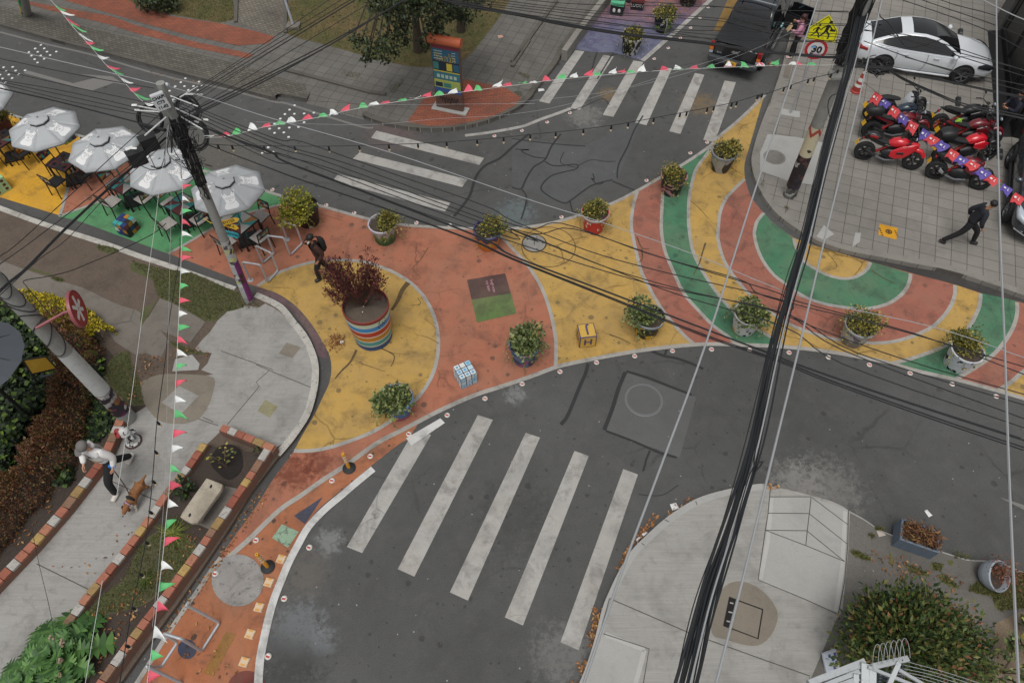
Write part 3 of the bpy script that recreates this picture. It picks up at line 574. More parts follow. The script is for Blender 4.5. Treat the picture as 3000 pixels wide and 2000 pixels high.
# ================================================================ small things on the ground
def zfit(b, t, z0=0.0):
 """height of picture point t above the ground point seen at b"""
 p = P(b[0], b[1], z0); best = min((((P(t[0], t[1], z) - p).xy.length), z) for z in [z0 + i * .01 for i in range(0, 1300)])
 return best[1]
def leaf_mesh(name, pos, dirs, size, m, parent=None, wr=.5, fold=.25, jit=.35, curl=.0):
 """N little folded leaves: pos (N,3), dirs (N,3), size (N,)"""
 pos, dirs = np.asarray(pos, float), np.asarray(dirs, float); n = len(pos); size = np.broadcast_to(np.asarray(size, float), (n,))[:, None]
 dirs = dirs + rng.normal(0, jit, (n, 3)); dirs /= np.linalg.norm(dirs, axis=1)[:, None] + 1e-9
 side = np.cross(dirs, rng.normal(0, .6, (n, 3)) + np.array([0, 0, 1.0])); side /= np.linalg.norm(side, axis=1)[:, None] + 1e-9
 nor = np.cross(side, dirs)
 v = np.stack([pos, pos + dirs * size * .45 + side * size * wr * .5 + nor * size * fold * .4, pos + dirs * size - nor * size * curl, pos + dirs * size * .45 - side * size * wr * .5 + nor * size * fold * .4], 1).reshape(-1, 3)
 i = np.arange(n) * 4; f = np.stack([i, i + 1, i + 2, i, i + 2, i + 3], 1).reshape(-1, 3)
 me = bpy.data.meshes.new(name); me.vertices.add(len(v)); me.vertices.foreach_set("co", v.ravel())
 me.loops.add(len(f) * 3); me.loops.foreach_set("vertex_index", f.ravel().astype(np.int32))
 me.polygons.add(len(f)); me.polygons.foreach_set("loop_start", np.arange(len(f), dtype=np.int32) * 3)
 me.materials.append(m); me.update(calc_edges=True); me.validate()
 o = bpy.data.objects.new(name, me); col.objects.link(o); o.parent = parent; return o
def blob(n, c, r, low=-.3):
 """points near the surface of a lumpy mound, with outward directions"""
 d = rng.normal(0, 1, (n * 3, 3)); d /= np.linalg.norm(d, axis=1)[:, None]; d = d[d[:, 2] > low][:n]
 rad = rng.uniform(.55, 1.04, len(d)) ** .6; lump = 1 + .2 * np.sin(d[:, 0] * 7 + 1) * np.cos(d[:, 1] * 6) + .16 * np.sin(d[:, 2] * 9 + d[:, 0] * 5)
 return np.array(c) + d * (rad * lump)[:, None] * np.array(r), d
LEAF_IVY = leafmat("leaf_ivy", [(0, S(56, 68, 38)), (.35, S(78, 92, 50)), (.65, S(104, 116, 70)), (.9, S(140, 148, 100)), (1, S(140, 140, 70))])
LEAF_MIX = leafmat("leaf_mixed", [(0, S(56, 66, 36)), (.3, S(82, 90, 46)), (.55, S(112, 108, 54)), (.8, S(150, 136, 62)), (1, S(164, 148, 72))])
LEAF_BUSH = leafmat("leaf_bush", [(0, S(62, 74, 26)), (.4, S(110, 116, 40)), (.75, S(150, 146, 52)), (1, S(178, 162, 56))])
LEAF_RED = leafmat("leaf_red", [(0, S(62, 30, 32)), (.5, S(92, 46, 46)), (1, S(128, 70, 66))])
TWIG = pmat("twig", S(84, 68, 54), .9)
SOIL = pmat("potting_soil", S(72, 62, 54), .95, var=.5, scale=18)
def potmat(name, base, lay, rough=.55):
 """hand-painted pot: flat paint patches with hard edges"""
 m, t, b = nodes(name); tc = N(t, "TexCoord").outputs["Object"]; out = mix(t, 0.0, base, base)
 for i, (c, sc, th, st) in enumerate(lay):
  mp = N(t, "Mapping"); t.links.new(tc, mp.inputs[0]); mp.inputs["Location"].default_value = (i * 3.7 + len(name), i * 1.3, i); mp.inputs["Scale"].default_value = st
  out = mix(t, ramp(t, noise(t, mp.outputs[0], sc, 1.5, .4, .8), [(th, BLK), (th + .015, WHT)]), out, c)
 out = mix(t, ramp(t, noise(t, tc, 9, 6, .75), [(.55, BLK), (.75, (.45,) * 3)]), out, (.07, .06, .05))
 t.links.new(out, b.inputs["Base Color"]); b.inputs["Roughness"].default_value = rough; return m
def zigmat(name, top, a, bcol, zz, n=9):
 """pot with a zigzag between rim colour and body colours"""
 m, t, b = nodes(name); s = N(t, "SeparateXYZ"); t.links.new(N(t, "TexCoord").outputs["Object"], s.inputs[0])
 at = N(t, "Math", operation='ARCTAN2'); t.links.new(s.outputs[1], at.inputs[0]); t.links.new(s.outputs[0], at.inputs[1])
 ml = N(t, "Math", operation='MULTIPLY'); t.links.new(at.outputs[0], ml.inputs[0]); ml.inputs[1].default_value = n / math.pi
 pp = N(t, "Math", operation='PINGPONG'); t.links.new(ml.outputs[0], pp.inputs[0]); pp.inputs[1].default_value = 1
 ma = N(t, "Math", operation='MULTIPLY_ADD'); t.links.new(pp.outputs[0], ma.inputs[0]); ma.inputs[1].default_value = zz; t.links.new(s.outputs[2], ma.inputs[2])
 t.links.new(ramp(t, ma.outputs[0], [(0, bcol), (.34, a), (.52, k_(top, .6)), (.72, top)], 'CONSTANT'), b.inputs["Base Color"]); b.inputs["Roughness"].default_value = .55; return m
def letter(s, size, m, parent, loc, rot, name="lettering", ext=.002, align='CENTER', bold=0.0):
 c = bpy.data.curves.new(name, 'FONT'); c.body = s; c.size = size; c.extrude = ext; c.align_x = align; c.align_y = 'CENTER'; c.offset = bold
 c.materials.append(m); c.resolution_u = 3
 tmp = bpy.data.objects.new(name, c); me = bpy.data.meshes.new_from_object(tmp); bpy.data.objects.remove(tmp)
 if not me.materials: me.materials.append(m)
 o = bpy.data.objects.new(name, me); col.objects.link(o); o.parent = parent; o.location = loc
 if isinstance(rot, Matrix): o.rotation_euler = rot.to_euler()
 else: o.rotation_euler = rot
 return o
INK = pmat("ink_black", S(24, 23, 24), .7); WPAINT = pmat("white_paint", S(212, 212, 208), .55, var=.06)
wht, blk = S(196, 196, 194), S(26, 26, 28)
STY = dict(
 black=potmat("pot_black", blk, [(S(170, 170, 168), 5, .66, (1, 1, .5)), (S(76, 92, 48), 4, .68, (1, 1, .6)), (S(150, 60, 56), 5, .74, (1, 1, .5))]),
 purple=zigmat("pot_purple", S(196, 192, 198), S(96, 120, 66), S(44, 92, 60), .2),
 sunset=zigmat("pot_sunset", S(78, 74, 118), S(186, 124, 48), S(186, 112, 44), .16, 7),
 red=potmat("pot_red", S(178, 44, 48), [(S(206, 200, 194), 3.2, .6, (1.6, 1.6, .8))]),
 pink=potmat("pot_pink", S(34, 32, 34), [(S(176, 126, 132), 2.2, .56, (1, 1, 1)), (S(196, 138, 60), 3, .66, (1, 1, .4)), (S(150, 110, 96), 4, .68, (1, 1, 1))]),
 grey=potmat("pot_grey", S(150, 150, 148), [(S(44, 44, 46), 2.6, .56, (1, 1, .7)), (S(104, 84, 116), 3.3, .66, (1, 1, 1))]),
 blue=potmat("pot_blue", S(74, 112, 146), [(S(44, 62, 94), 2.4, .5, (1, 1, 1.4)), (S(146, 84, 118), 3.4, .64, (1, 1, 1)), (S(206, 150, 60), 4, .7, (1, 1, 1))]),
 wave=potmat("pot_wave", S(62, 104, 150), [(S(150, 182, 206), 2.5, .56, (1, 1, 2.2)), (S(186, 64, 46), 2.2, .6, (1, 1, 3)), (S(214, 168, 60), 2.6, .64, (1, 1, 3))]),
 olive=potmat("pot_olive", S(32, 32, 30), [(S(196, 156, 54), 2.8, .56, (1, 1, .8)), (S(96, 112, 52), 3.4, .58, (1, 1, 1))]),
 cow=potmat("pot_cow", wht, [(blk, 3.6, .6, (1, 1, 1)), (S(214, 158, 64), 2.4, .66, (1, 1, 2)), (S(170, 160, 190), 2, .66, (1, 1, 1))]),
 silver=potmat("pot_silver", S(166, 166, 166), [(S(112, 108, 104), 2.2, .52, (1, 1, 1)), (S(104, 84, 116), 2.5, .64, (1, 1, 1)), (S(150, 132, 96), 4, .68, (1, 1, .5))]),
 dalm=potmat("pot_dalm", S(190, 194, 198), [(blk, 5.2, .61, (1, 1, .8))]),
 skull=potmat("pot_skull", blk, [(S(176, 178, 176), 5.5, .53, (1.3, 1.3, .6))]),
 slime=potmat("pot_slime", blk, [(S(112, 138, 60), 4, .57, (1, 1, .7)), (S(190, 192, 190), 6, .66, (1, 1, .5))]),
 plain=potmat("pot_plain", S(30, 29, 28), [(S(104, 96, 60), 7, .68, (1, 1, .4))]),
 brown=potmat("pot_brown", S(98, 54, 54), [(blk, 3, .58, (1, 1, .4)), (S(176, 116, 48), 2, .62, (1, 1, 1))]))
def planter(u, v, sty, label, plant, seed, sc=1.0, z=.008, lean=(0, 0), rimc=None):
 p = P(u, v, z); t = thing("planter_pot", label, "planter", p, seed * 1.7, "painted planter pots"); t.scale = (sc,) * 3
 prof = [(.0, .0), (.285, .0), (.295, .03), (.385, .6), (.405, .615), (.41, .67), (.395, .68), (.375, .67), (.365, .58), (.0, .575)]
 MB().lathe(prof, 28).build("pot", STY[sty], t, smooth=True)
 s = MB(); s.lathe([(0, .61), (.2, .605), (.366, .585)], 20); s.build("soil", SOIL, t, smooth=True)
 if rimc:
  MB().lathe([(.388, .605), (.414, .61), (.418, .672), (.396, .686)], 28).build("rim", pmat("rim_" + sty, rimc, .5, var=.1, dirt=.3), t, smooth=True)
 m, n, r, hgt = plant
 cx, cy = lean; g = np.random.default_rng(seed * 13); A_, D_, Z_ = [], [], []
 for k in range(int(g.integers(6, 10))):
  an = g.uniform(0, 6.28); q = g.uniform(.1, .62); c_ = (cx + math.cos(an) * r[0] * q, cy + math.sin(an) * r[1] * q, .64 + g.uniform(0, .6) * r[2]); rr_ = g.uniform(.4, .68) * r[0]
  a, d = blob(int(n / 6), c_, (rr_, rr_, rr_ * g.uniform(.6, 1.0)), -.35); A_.append(a); D_.append(d); Z_.append(rng.uniform(.045, .1, len(a)) * (1.25 if m is LEAF_IVY else .85) * g.uniform(.8, 1.2))
 a, d, sz = np.vstack(A_), np.vstack(D_), np.concatenate(Z_)
 for k in range(9):   # trailing shoots
  an = rng.uniform(0, 6.28); L = rng.uniform(.2, .65); q = np.linspace(0, 1, 16)
  rr = .34 + .2 * np.sqrt(q) + .04 * rng.normal(size=16); tr = np.stack([np.cos(an + .2 * q) * rr + cx, np.sin(an + .2 * q) * rr + cy, np.maximum(.66 + .12 * q - (L + .15) * q ** 1.6, .02)], 1)
  a = np.vstack([a, tr]); d = np.vstack([d, np.tile([math.cos(an), math.sin(an), -.4], (16, 1))]); sz = np.concatenate([sz, rng.uniform(.035, .07, 16)])
 f = leaf_mesh("foliage", a, d, sz, m, t, wr=.75, jit=.6)
 tw = MB()
 for k in range(10):
  an = rng.uniform(0, 6.28); rr = rng.uniform(.1, .8); tw.tube([(rng.uniform(-.1, .1), rng.uniform(-.1, .1), .55), (cx + math.cos(an) * rr * r[0] * .5, cy + math.sin(an) * rr * r[1] * .5, .72), (cx + math.cos(an) * rr * r[0], cy + math.sin(an) * rr * r[1], .66 + r[2] * (1 - rr * .6))], .007, 4)
 tw.build("stem", TWIG, f)
 return t
ivy = (LEAF_IVY, 900, (.46, .45, .24), 0); mixd = (LEAF_MIX, 800, (.4, .4, .24), 0); sm = (LEAF_MIX, 600, (.36, .36, .28), 0)
planter(907, 650, "black", "black painted pot with large yellow-green bush beside the parasols", (LEAF_BUSH, 1500, (.62, .6, .52), 0), 1, lean=(-.28, .22))
planter(1129, 700, "purple", "pot with lilac zigzag rim and green base by the road edge", mixd, 2, lean=(-.2, .03), rimc=S(178, 176, 184))
planter(1430, 717, "sunset", "orange pot with purple rim near the manhole", (LEAF_MIX, 950, (.4, .4, .28), 0), 3, lean=(.02, .12), rimc=S(70, 74, 110))
planter(1738, 668, "red", "bright red pot with white paint drips", mixd, 4, rimc=S(150, 146, 144))
planter(1964, 559, "pink", "black pot with pink face painting on the green stripe", (LEAF_MIX, 1000, (.45, .45, .3), 0), 5, lean=(.02, .1))
planter(2109, 492, "grey", "grey pot with black scribbles at the far tip of the yellow paint", mixd, 6, lean=(-.12, .02), rimc=S(120, 126, 132))
planter(1536, 1050, "blue", "blue and pink pot with ivy beside the letter block", ivy, 7, lean=(.02, .08))
planter(1171, 1204, "wave", "blue wave pot with red and yellow patches nearest the lower crossing", (LEAF_IVY, 1100, (.52, .5, .27), 0), 8, lean=(-.1, .05), rimc=S(92, 118, 146))
planter(1892, 970, "olive", "black and mustard pot on the edge of the yellow band", ivy, 9, lean=(.12, .0), rimc=S(120, 128, 134))
planter(2177, 961, "cow", "white pot with black blotches and orange streaks on green stripe", (LEAF_IVY, 1000, (.52, .46, .22), 0), 10, rimc=S(150, 150, 150))
planter(2494, 995, "silver", "grey and silver pot between red and yellow curves", (LEAF_MIX, 1000, (.5, .46, .24), 0), 11, lean=(.05, .05), rimc=S(140, 142, 146))
planter(2797, 1067, "dalm", "white pot with small black cow spots at the right end", (LEAF_MIX, 1050, (.54, .48, .24), 0), 12, lean=(.12, .02))
planter(1846, 152, "skull", "black pot with white doodles at the corner of the mural", mixd, 13)
planter(1940, 87, "slime", "black pot with green slime painting on the mural", (LEAF_MIX, 900, (.44, .44, .28), 0), 14)
planter(2013, 11, "plain", "plain black pot farthest up the mural", sm, 15)
planter(18, 395, "brown", "brown wrapped pot behind the leftmost parasol", mixd, 16)
planter(405, 470, "black", "dark pot half hidden behind the black cable boxes", sm, 17)
# --- big striped planter with the red shrub
bp = (1095, 983); zb = .92
big = thing("striped_planter", "large round planter with blue, red and orange stripes holding a dark red shrub", "planter", P(*bp, .012), 0); big.scale = (1.04, 1.04, 1.38)
STRP = [(S(30, 72, 122), 0, .14), (S(200, 198, 190), .14, .17), (S(66, 142, 142), .17, .30), (S(200, 198, 190), .30, .33), (S(176, 120, 42), .33, .46), (S(200, 198, 190), .46, .49), (S(170, 52, 40), .49, .63), (S(200, 198, 190), .63, .66), (S(48, 130, 190), .66, .79), (S(200, 198, 190), .79, .81), (S(176, 196, 174), .81, .9), (S(120, 46, 42), .9, .97)]
rad = lambda z: .475 + .095 * min(1, z / .9)
bb = MB(); mats = []
for i, (c, a, b_2) in enumerate(STRP):
 mats.append(pmat("stripe_%d" % i, c, .5, var=.06, dirt=.25)); bb.mat(i).lathe([(rad(a), a * zb / .92), (rad(b_2), b_2 * zb / .92)], 48)
bb.mat(len(STRP) - 1).lathe([(rad(.97), .97), (rad(.97) - .03, .975), (rad(.97) - .035, .9)], 48); bb.mat(0).lathe([(0, 0), (.475, 0)], 48)
bb.build("planter_wall", mats, big, smooth=True)
s = MB(); s.lathe([(0, .9), (.3, .905), (.545, .89)], 40); s.build("soil", gmat("planter_soil", S(92, 82, 72), .25, 3, 40, .4, bump_s=.8), big, smooth=True)
for k in range(2): MB().ball((-.06, -.16 + k * .17, .915), .016, 8, 6).build("pebble", WPAINT, big)
for i, (dx, dy) in enumerate(((.40, -.36), (.455, -.29), (.50, -.20))): pass
gr = MB()
for k in range(5):
 a = -.95 + k * .09
 for j in range(3):
  a2 = a + rng.uniform(-.03, .03); z_ = rng.uniform(.78, .88); gr.tube([(rad(.9) * 1.004 * math.cos(a2), rad(.9) * 1.004 * math.sin(a2), z_), (rad(.9) * 1.006 * math.cos(a2 + .04), rad(.9) * 1.006 * math.sin(a2 + .04), z_ + rng.uniform(-.08, .06))], .006, 4)
gr.build("graffiti", INK, big)
shr = thing("red_shrub", "dark red leafy shrub growing in the striped planter", "shrub", P(*bp, .012) + Vector((-.08, .05, .9 * 1.38)))
tk, lp, ld = MB(), [], []
tops = []
for i in range(120):
 a = rng.uniform(0, 6.28); rr = math.sqrt(rng.uniform(0, 1)); hgt = rng.uniform(.7, 1.9) * (1 - .3 * rr)
 tops.append((math.cos(a) * rr * .8 - .06, math.sin(a) * rr * .66 + .1, hgt))
for tp in tops:
 tp = np.array(tp); mid = tp * np.array([.6, .6, .45]) + rng.normal(0, .03, 3); q = np.linspace(0, 1, 9)[:, None]
 pth = (1 - q) ** 2 * np.array([0, 0, -.02]) + 2 * q * (1 - q) * mid + q * q * tp
 tk.tube([tuple(x) for x in pth[::2]], [.012, .009, .007, .005, .003], 5)
 d = pth[-1] - pth[-3]; d /= np.linalg.norm(d)
 for k in range(4, 9):
  for j in range(5 if k < 6 else 10): lp.append(pth[k] + rng.normal(0, .035, 3)); ld.append(d + np.array([0, 0, .3]))
tk.build("branches", TWIG, shr)
leaf_mesh("foliage", lp, ld, rng.uniform(.05, .095, len(lp)), LEAF_RED, shr, wr=.38, jit=.4)
# --- cube seats
FR = pmat("cube_edge", S(30, 30, 34), .6)
def cube_seat(fl, fr, size, name, label, cat, tiles=None, z=.008, body=None, grp=None):
 a, b = P(*T(fl)[0], z), P(*T(fr)[0], z); d = (b - a); d.z = 0; d.normalize(); nrm = Vector((-d.y, d.x, 0))
 c = (a + b) / 2 + nrm * size / 2; t = thing(name, label, cat, c, math.atan2(d.y, d.x), grp)
 MB().box((0, 0, size / 2), (size, size, size)).build("cube_body", body or FR, t, bevel=.012)
 return t, size
def stick(t, size, n, cols, name="tile", pad=.07):
 """coloured squares on top, front, right and left faces: one part per colour family"""
 g = size / n; e = size / 2
 b = MB(); ms = [pmat("sq_%d_%d_%d" % tuple(int(x * 999) for x in c), c, .5, var=.1, dirt=.2) for c in cols]
 for face in range(4):
  for i in range(n):
   for j in range(n):
    x, y = -e + (i + .5) * g, -e + (j + .5) * g; s = g * (1 - pad * 2)
    b.mat(int(rng.integers(len(cols))))
    if face == 0: b.box((x, y, size + .001), (s, s, .006))
    elif face == 1: b.box((x, -e - .001, y + e), (s, .006, s))
    elif face == 2: b.box((e + .001, x, y + e), (.006, s, s))
    else: b.box((-e - .001, x, y + e), (.006, s, s))
 return b.build(name, ms, t)
t, s_ = cube_seat("F 1352,1097", "F 1452,1052", .45, "puzzle_cube_seat", "white puzzle cube seat with pale blue smudged squares on the orange paint", "cube seat", grp="painted cube seats")
stick(t, s_, 3, [S(196, 204, 208), S(176, 196, 208), S(206, 208, 206), S(150, 186, 204)], "painted_squares")
dm = MB(); rngs = [(x, y) for x in (-.15, 0, .15) for y in (-.15, 0, .15)]
for x, y in rngs[::2] + rngs[1:4:2]: dm.lathe([(0, .0045), (.035, .0045), (.037, .003)], 10, (x, y, .4505))
for x, z in ((-.15, .08), (0, .08), (0, .23), (.15, .38), (.15, .23)): dm.box((x, -.2295, z), (.09, .004, .025)); dm.box((x, -.2300, z), (.025, .004, .09))
dm.build("dot_pattern", pmat("sky_dot", S(92, 150, 190), .6, var=.2), t)
t, s_ = cube_seat("A 768,1530", "A 868,1566", .45, "puzzle_cube_seat", "multicoloured puzzle cube seat on the green paint below the parasols", "cube seat", grp="painted cube seats")
stick(t, s_, 3, [S(62, 156, 152), S(120, 56, 50), S(200, 200, 196), S(40, 56, 108), S(170, 120, 44), S(36, 36, 40), S(40, 56, 108)], "painted_squares", .05)
t, s_ = cube_seat("X 190,428 ", "X 228,402", .42, "puzzle_cube_seat", "blue and green puzzle cube seat half hidden behind a parasol", "cube seat", grp="painted cube seats", z=.008)
stick(t, s_, 3, [S(36, 48, 88), S(128, 150, 92), S(190, 140, 50), S(60, 110, 110)], "painted_squares", .05)
dice_m = pmat("dice_green", S(150, 188, 146), .55, var=.1, dirt=.3); pip_m = pmat("pip_brown", S(84, 50, 42), .6)
t, s_ = cube_seat("X -11,580", "X 40,551", .5, "dice_seat", "pale green dice seat with brown dots on yellow paint", "cube seat", body=dice_m, grp="painted cube seats")
pm = MB()
for x in (-.13, .13):
 for y in (-.15, 0, .15):
  pm.lathe([(0, .503), (.05, .503), (.052, .5)], 14, (x, y, 0))
  pm.lathe([(0, .003), (.05, .003), (.052, 0)], 14, (x, -.25, .25 + y), Matrix.Rotation(R(90), 4, 'X'))
  pm.lathe([(0, .003), (.05, .003), (.052, 0)], 14, (.25, x, .25 + y), Matrix.Rotation(R(90), 4, 'Y'))
pm.build("dot_pattern", pip_m, t)
JY = pmat("block_yellow", S(196, 158, 70), .55, var=.08, dirt=.25); JB = pmat("block_blue", S(70, 62, 96), .6)
t, s_ = cube_seat("G 440,828", "G 548,815", .45, "letter_block_seat", "yellow alphabet block seat with blue letters J and H", "cube seat", body=JB, grp="painted cube seats")
pb = MB(); e = s_ / 2
pb.box((0, 0, s_ + .001), (s_ - .05, s_ - .05, .006)); pb.box((0, -e - .001, e), (s_ - .05, .006, s_ - .05)); pb.box((e + .001, 0, e), (.006, s_ - .05, s_ - .05)); pb.box((-e - .001, 0, e), (.006, s_ - .05, s_ - .05))
pb.build("yellow_panels", JY, t)
letter("J", .36, JB, t, (0, 0, s_ + .005), (0, 0, R(180)), bold=.008); letter("H", .34, JB, t, (0, -e - .005, e), (R(90), 0, 0), bold=.008); letter("D", .34, JB, t, (-e - .005, 0, e), (R(90), 0, R(-90)), bold=.008)
GT = pmat("box_mint", S(84, 168, 128), .55, var=.1); BKB = pmat("box_black", S(34, 34, 36), .6, var=.2)
t, s_ = cube_seat("C 642,98", "C 722,110", .5, "box_seat", "black box seat with mint green lid on the mural", "box seat", body=BKB, grp="box seats on the mural")
MB().box((0, 0, .45), (.53, .53, .14)).build("lid", GT, t, bevel=.01)
ey = MB()
for x in (-.1, .1): ey.ball((x, -.25, .2), (.055, .012, .09), 12, 8)
ey.build("painted_ovals", WPAINT, t); letter("M", .34, INK, t, (0, .0, .5225), (0, 0, 0), "painted_mark")
LR = pmat("box_red", S(134, 56, 54), .55, var=.1)
t, s_ = cube_seat("C 778,66", "C 856,74", .5, "box_seat", "black box seat with red lid lettered LUCKY", "box seat", body=BKB, grp="box seats on the mural")
MB().box((0, 0, .42), (.53, .53, .2)).build("lid", LR, t, bevel=.01); letter("LUCKY", .16, WPAINT, t, (0, -.252, .19), (R(90), 0, 0))
MB().lathe([(.1, .0), (.12, .004), (.14, .0)], 20, (0, 0, .522)).build("painted_ring", pmat("box_tan", S(190, 130, 90), .6), t)
t, s_ = cube_seat("C 700,4", "C 765,22", .5, "box_seat", "plain black box seat farthest back on the mural", "box seat", body=BKB, grp="box seats on the mural")
MB().box((0, 0, .505), (.5, .5, .02)).build("lid", BKB, t, bevel=.005)
# --- road studs, reflectors, delineators
STUD = pmat("stud_white", S(210, 212, 212), .5); RFW = pmat("reflector_shell", S(196, 190, 182), .5, dirt=.3); RFR = pmat("reflector_red", S(176, 48, 44), .35); RFO = pmat("reflector_amber", S(206, 146, 62), .4)
st0 = None
def studs(s, label, group):
 global st0
 for u, v in T(s):
  if st0 is None: o = st0 = MB().lathe([(0, .018), (.03, .016), (.043, .008), (.047, 0)], 12).build("road_stud", STUD, smooth=True)
  else: o = st0.copy(); col.objects.link(o)
  o.location = P(u, v, .001); tag(o, label, "road stud", group)
studs("A 269,297 231,320 291,319 190,344 248,342 309,341 370,340 207,367 268,366 330,363 228,390 290,387 247,412", "white road stud in the diamond cluster beside the worn edge line", "studs in the far cluster")
studs("A 24,443 84,441 40,468 103,465 165,463 0,492 58,491 123,488 17,517 80,514 35,543", "white road stud in the cluster at the tail of the road arrow", "studs by the arrow tail")
studs("A 1217,515 1187,541 1306,537 1150,568 1211,567 1270,566 1325,563 1113,597 1236,592 1297,590", "white road stud in the cluster behind the cable-loaded pole", "studs behind the pole")
studs("B 254,692 221,721 190,750 252,748 316,746 380,741 160,780 219,779 122,813 182,811 316,803 90,846 152,843 219,838 280,834 122,873 183,870 214,900 80,968 42,1003 112,999", "white road stud in the cluster near the zebra bars", "studs near the zebra bars")
rf0 = None
def reflectors(s, label, group):
 global rf0
 for u, v in T(s):
  if rf0 is None:
   rf0 = o = thing("lane_reflector", label, "reflector"); MB().lathe([(0, .022), (.05, .02), (.066, .01), (.07, 0)], 16).build("reflector_shell", RFW, o, smooth=True)
   MB().box((-.012, 0, .024), (.035, .075, .014)).build("red_lens", RFR, o); MB().box((.022, 0, .0235), (.03, .07, .012)).build("white_lens", WPAINT, o)
  else: o = copy_tree(rf0)
  o.location = P(u, v, .014); o.rotation_euler = (0, 0, rng.uniform(-.3, .3) + (1.3 if v > 1000 else .4)); tag(o, label, "reflector", group)
reflectors("B 108,1245 461,1347 645,1398 1053,1462 1272,1477 C 325,1425 883,1185 1170,1005 1280,935", "round red and white lane reflector along the upper border of the painted plaza", "reflectors on the upper border")
reflectors("C 65,858 231,803 380,742 933,387 1025,317 1105,252 1172,184 1234,118 1287,50 B 1565,893", "small round reflector beside the white line across the side street", "reflectors by the side street")
reflectors("G 67,1062 315,982 555,922 805,880 1053,846 1309,836 1559,840 H 250,857 508,888 777,937 1044,992 1320,1064 1609,1144 F 1503,1158 1255,1267 1003,1391 J 750,80 499,240 0,630 I 1412,850 J 350,678 185,1013 80,1392", "round red and white lane reflector along the lower border of the painted plaza", "reflectors on the lower border")
sq0 = None
SQL = ["topmost square amber reflector, just below the mint square", "square amber reflector beside the white disc and second bollard", "square amber reflector level with the lower part of the white disc", "square amber reflector below the white disc, near the mustard bar", "lowest square amber reflector, above the maroon disc"]
for (u, v), lb_ in zip([(824, 1637), (788, 1705), (759, 1778), (733, 1856), (716, 1938)], SQL):
 if sq0 is None:
  sq0 = o = thing("square_reflector", lb_, "reflector"); MB().box((0, 0, .02), (.2, .2, .036), taper=.82).build("reflector_shell", pmat("sq_shell", S(202, 178, 146), .5, dirt=.3), o, bevel=.01)
  for y in (-.06, .06): MB().box((0, y, .035), (.09, .035, .012)).build("amber_lens", RFO, o)
 else: o = copy_tree(sq0)
 o.location = P(u, v, .007); o.rotation_euler = (0, 0, -.25 + rng.uniform(-.06, .06)); tag(o, lb_, "reflector", "square amber reflectors")
YB = pmat("bollard_yellow", S(206, 146, 38), .45, var=.06, dirt=.2); RUB = pmat("rubber_black", S(34, 35, 37), .7, var=.15); WB = pmat("band_white", S(206, 206, 200), .4)
for (bu, bv), (tu, tv), lb_ in (((1023, 1371), (1001, 1330), "yellow flexible bollard with white bands by the upper line"), ((785, 1660), (747, 1623), "yellow flexible bollard with white bands beside the white disc")):
 z = max(.62, min(.85, zfit((bu, bv), (tu, tv), .01))); o = thing("flexible_bollard", lb_, "bollard", P(bu, bv, .016), 0, "yellow flexible bollards")
 MB().lathe([(0, .0), (.155, 0), (.155, .02), (.12, .045), (.06, .06), (0, .06)], 20).build("base", RUB, o, smooth=True)
 p_ = MB().lathe([(.042, .05), (.042, z - .02), (.036, z), (.012, z), (.01, z - .06)], 16).build("post", YB, o, smooth=True)
 for k in range(3): MB().lathe([(.0435, z * (.5 + .15 * k)), (.0435, z * (.5 + .15 * k) + .05)], 16).build("white_band", WB, p_, smooth=True)
# --- manholes
def disc_cover(s, name, label, m, rim=None, seam=True, zt=.014):
 pts = [P(u, v, zt) for u, v in ell(s, 32)]; c = sum(pts, Vector()) / len(pts); rr = sum((p - c).length for p in pts) / len(pts)
 t = thing(name, label, "manhole", (c.x, c.y, zt)); MB().lathe([(0, .004), (rr * .9, .004), (rr * .9, 0)], 40).build("cover", m, t)
 MB().lathe([(rr * .93, .003), (rr, .004), (rr * 1.02, 0)], 40).build("rim", rim or m, t); return t, rr
cv = gmat("cover_concrete", S(142, 140, 136), .12, 2, 60, .2, dirt=.3)
t, rr = disc_cover("G 146,140 82,58", "manhole_cover", "round grey manhole cover set in the yellow paint", cv, MT["tar"], zt=.013)
sl = MB().box((0, 0, .005), (.02, .14, .004)); 
for a in range(5): sl.ball((rr * .7 * math.cos(a * 1.25), rr * .7 * math.sin(a * 1.25), .004), .02, 8, 4)
sl.build("lifting_slots", INK, t)
yel = struct(MB().lathe([(rr * 2.15, .0), (rr * 2.2, .002), (rr * 2.22, 0)], 48, P(1607, 722, .0125)).build("paint_ring", MT["crack_dark"]))
t, rr = disc_cover("G 865,1167 124,106", "manhole_cover", "large round manhole ring in the pale road patch", MT["asphalt_patch"], pmat("steel_ring", S(112, 112, 112), .5, .2), zt=.0055)
MB().lathe([(rr * .88, .005), (rr * .91, .006), (rr * .92, 0)], 40).build("inner_ring", pmat("steel_ring", S(112, 112, 112)), t)
t, rr = disc_cover("D 154,1032 71,45", "manhole_cover", "worn round cover in the pale slab beside the right pole", gmat("cover_worn", S(120, 117, 112), .15, 2, 60, .2, dirt=.4), zt=ZR + .005)
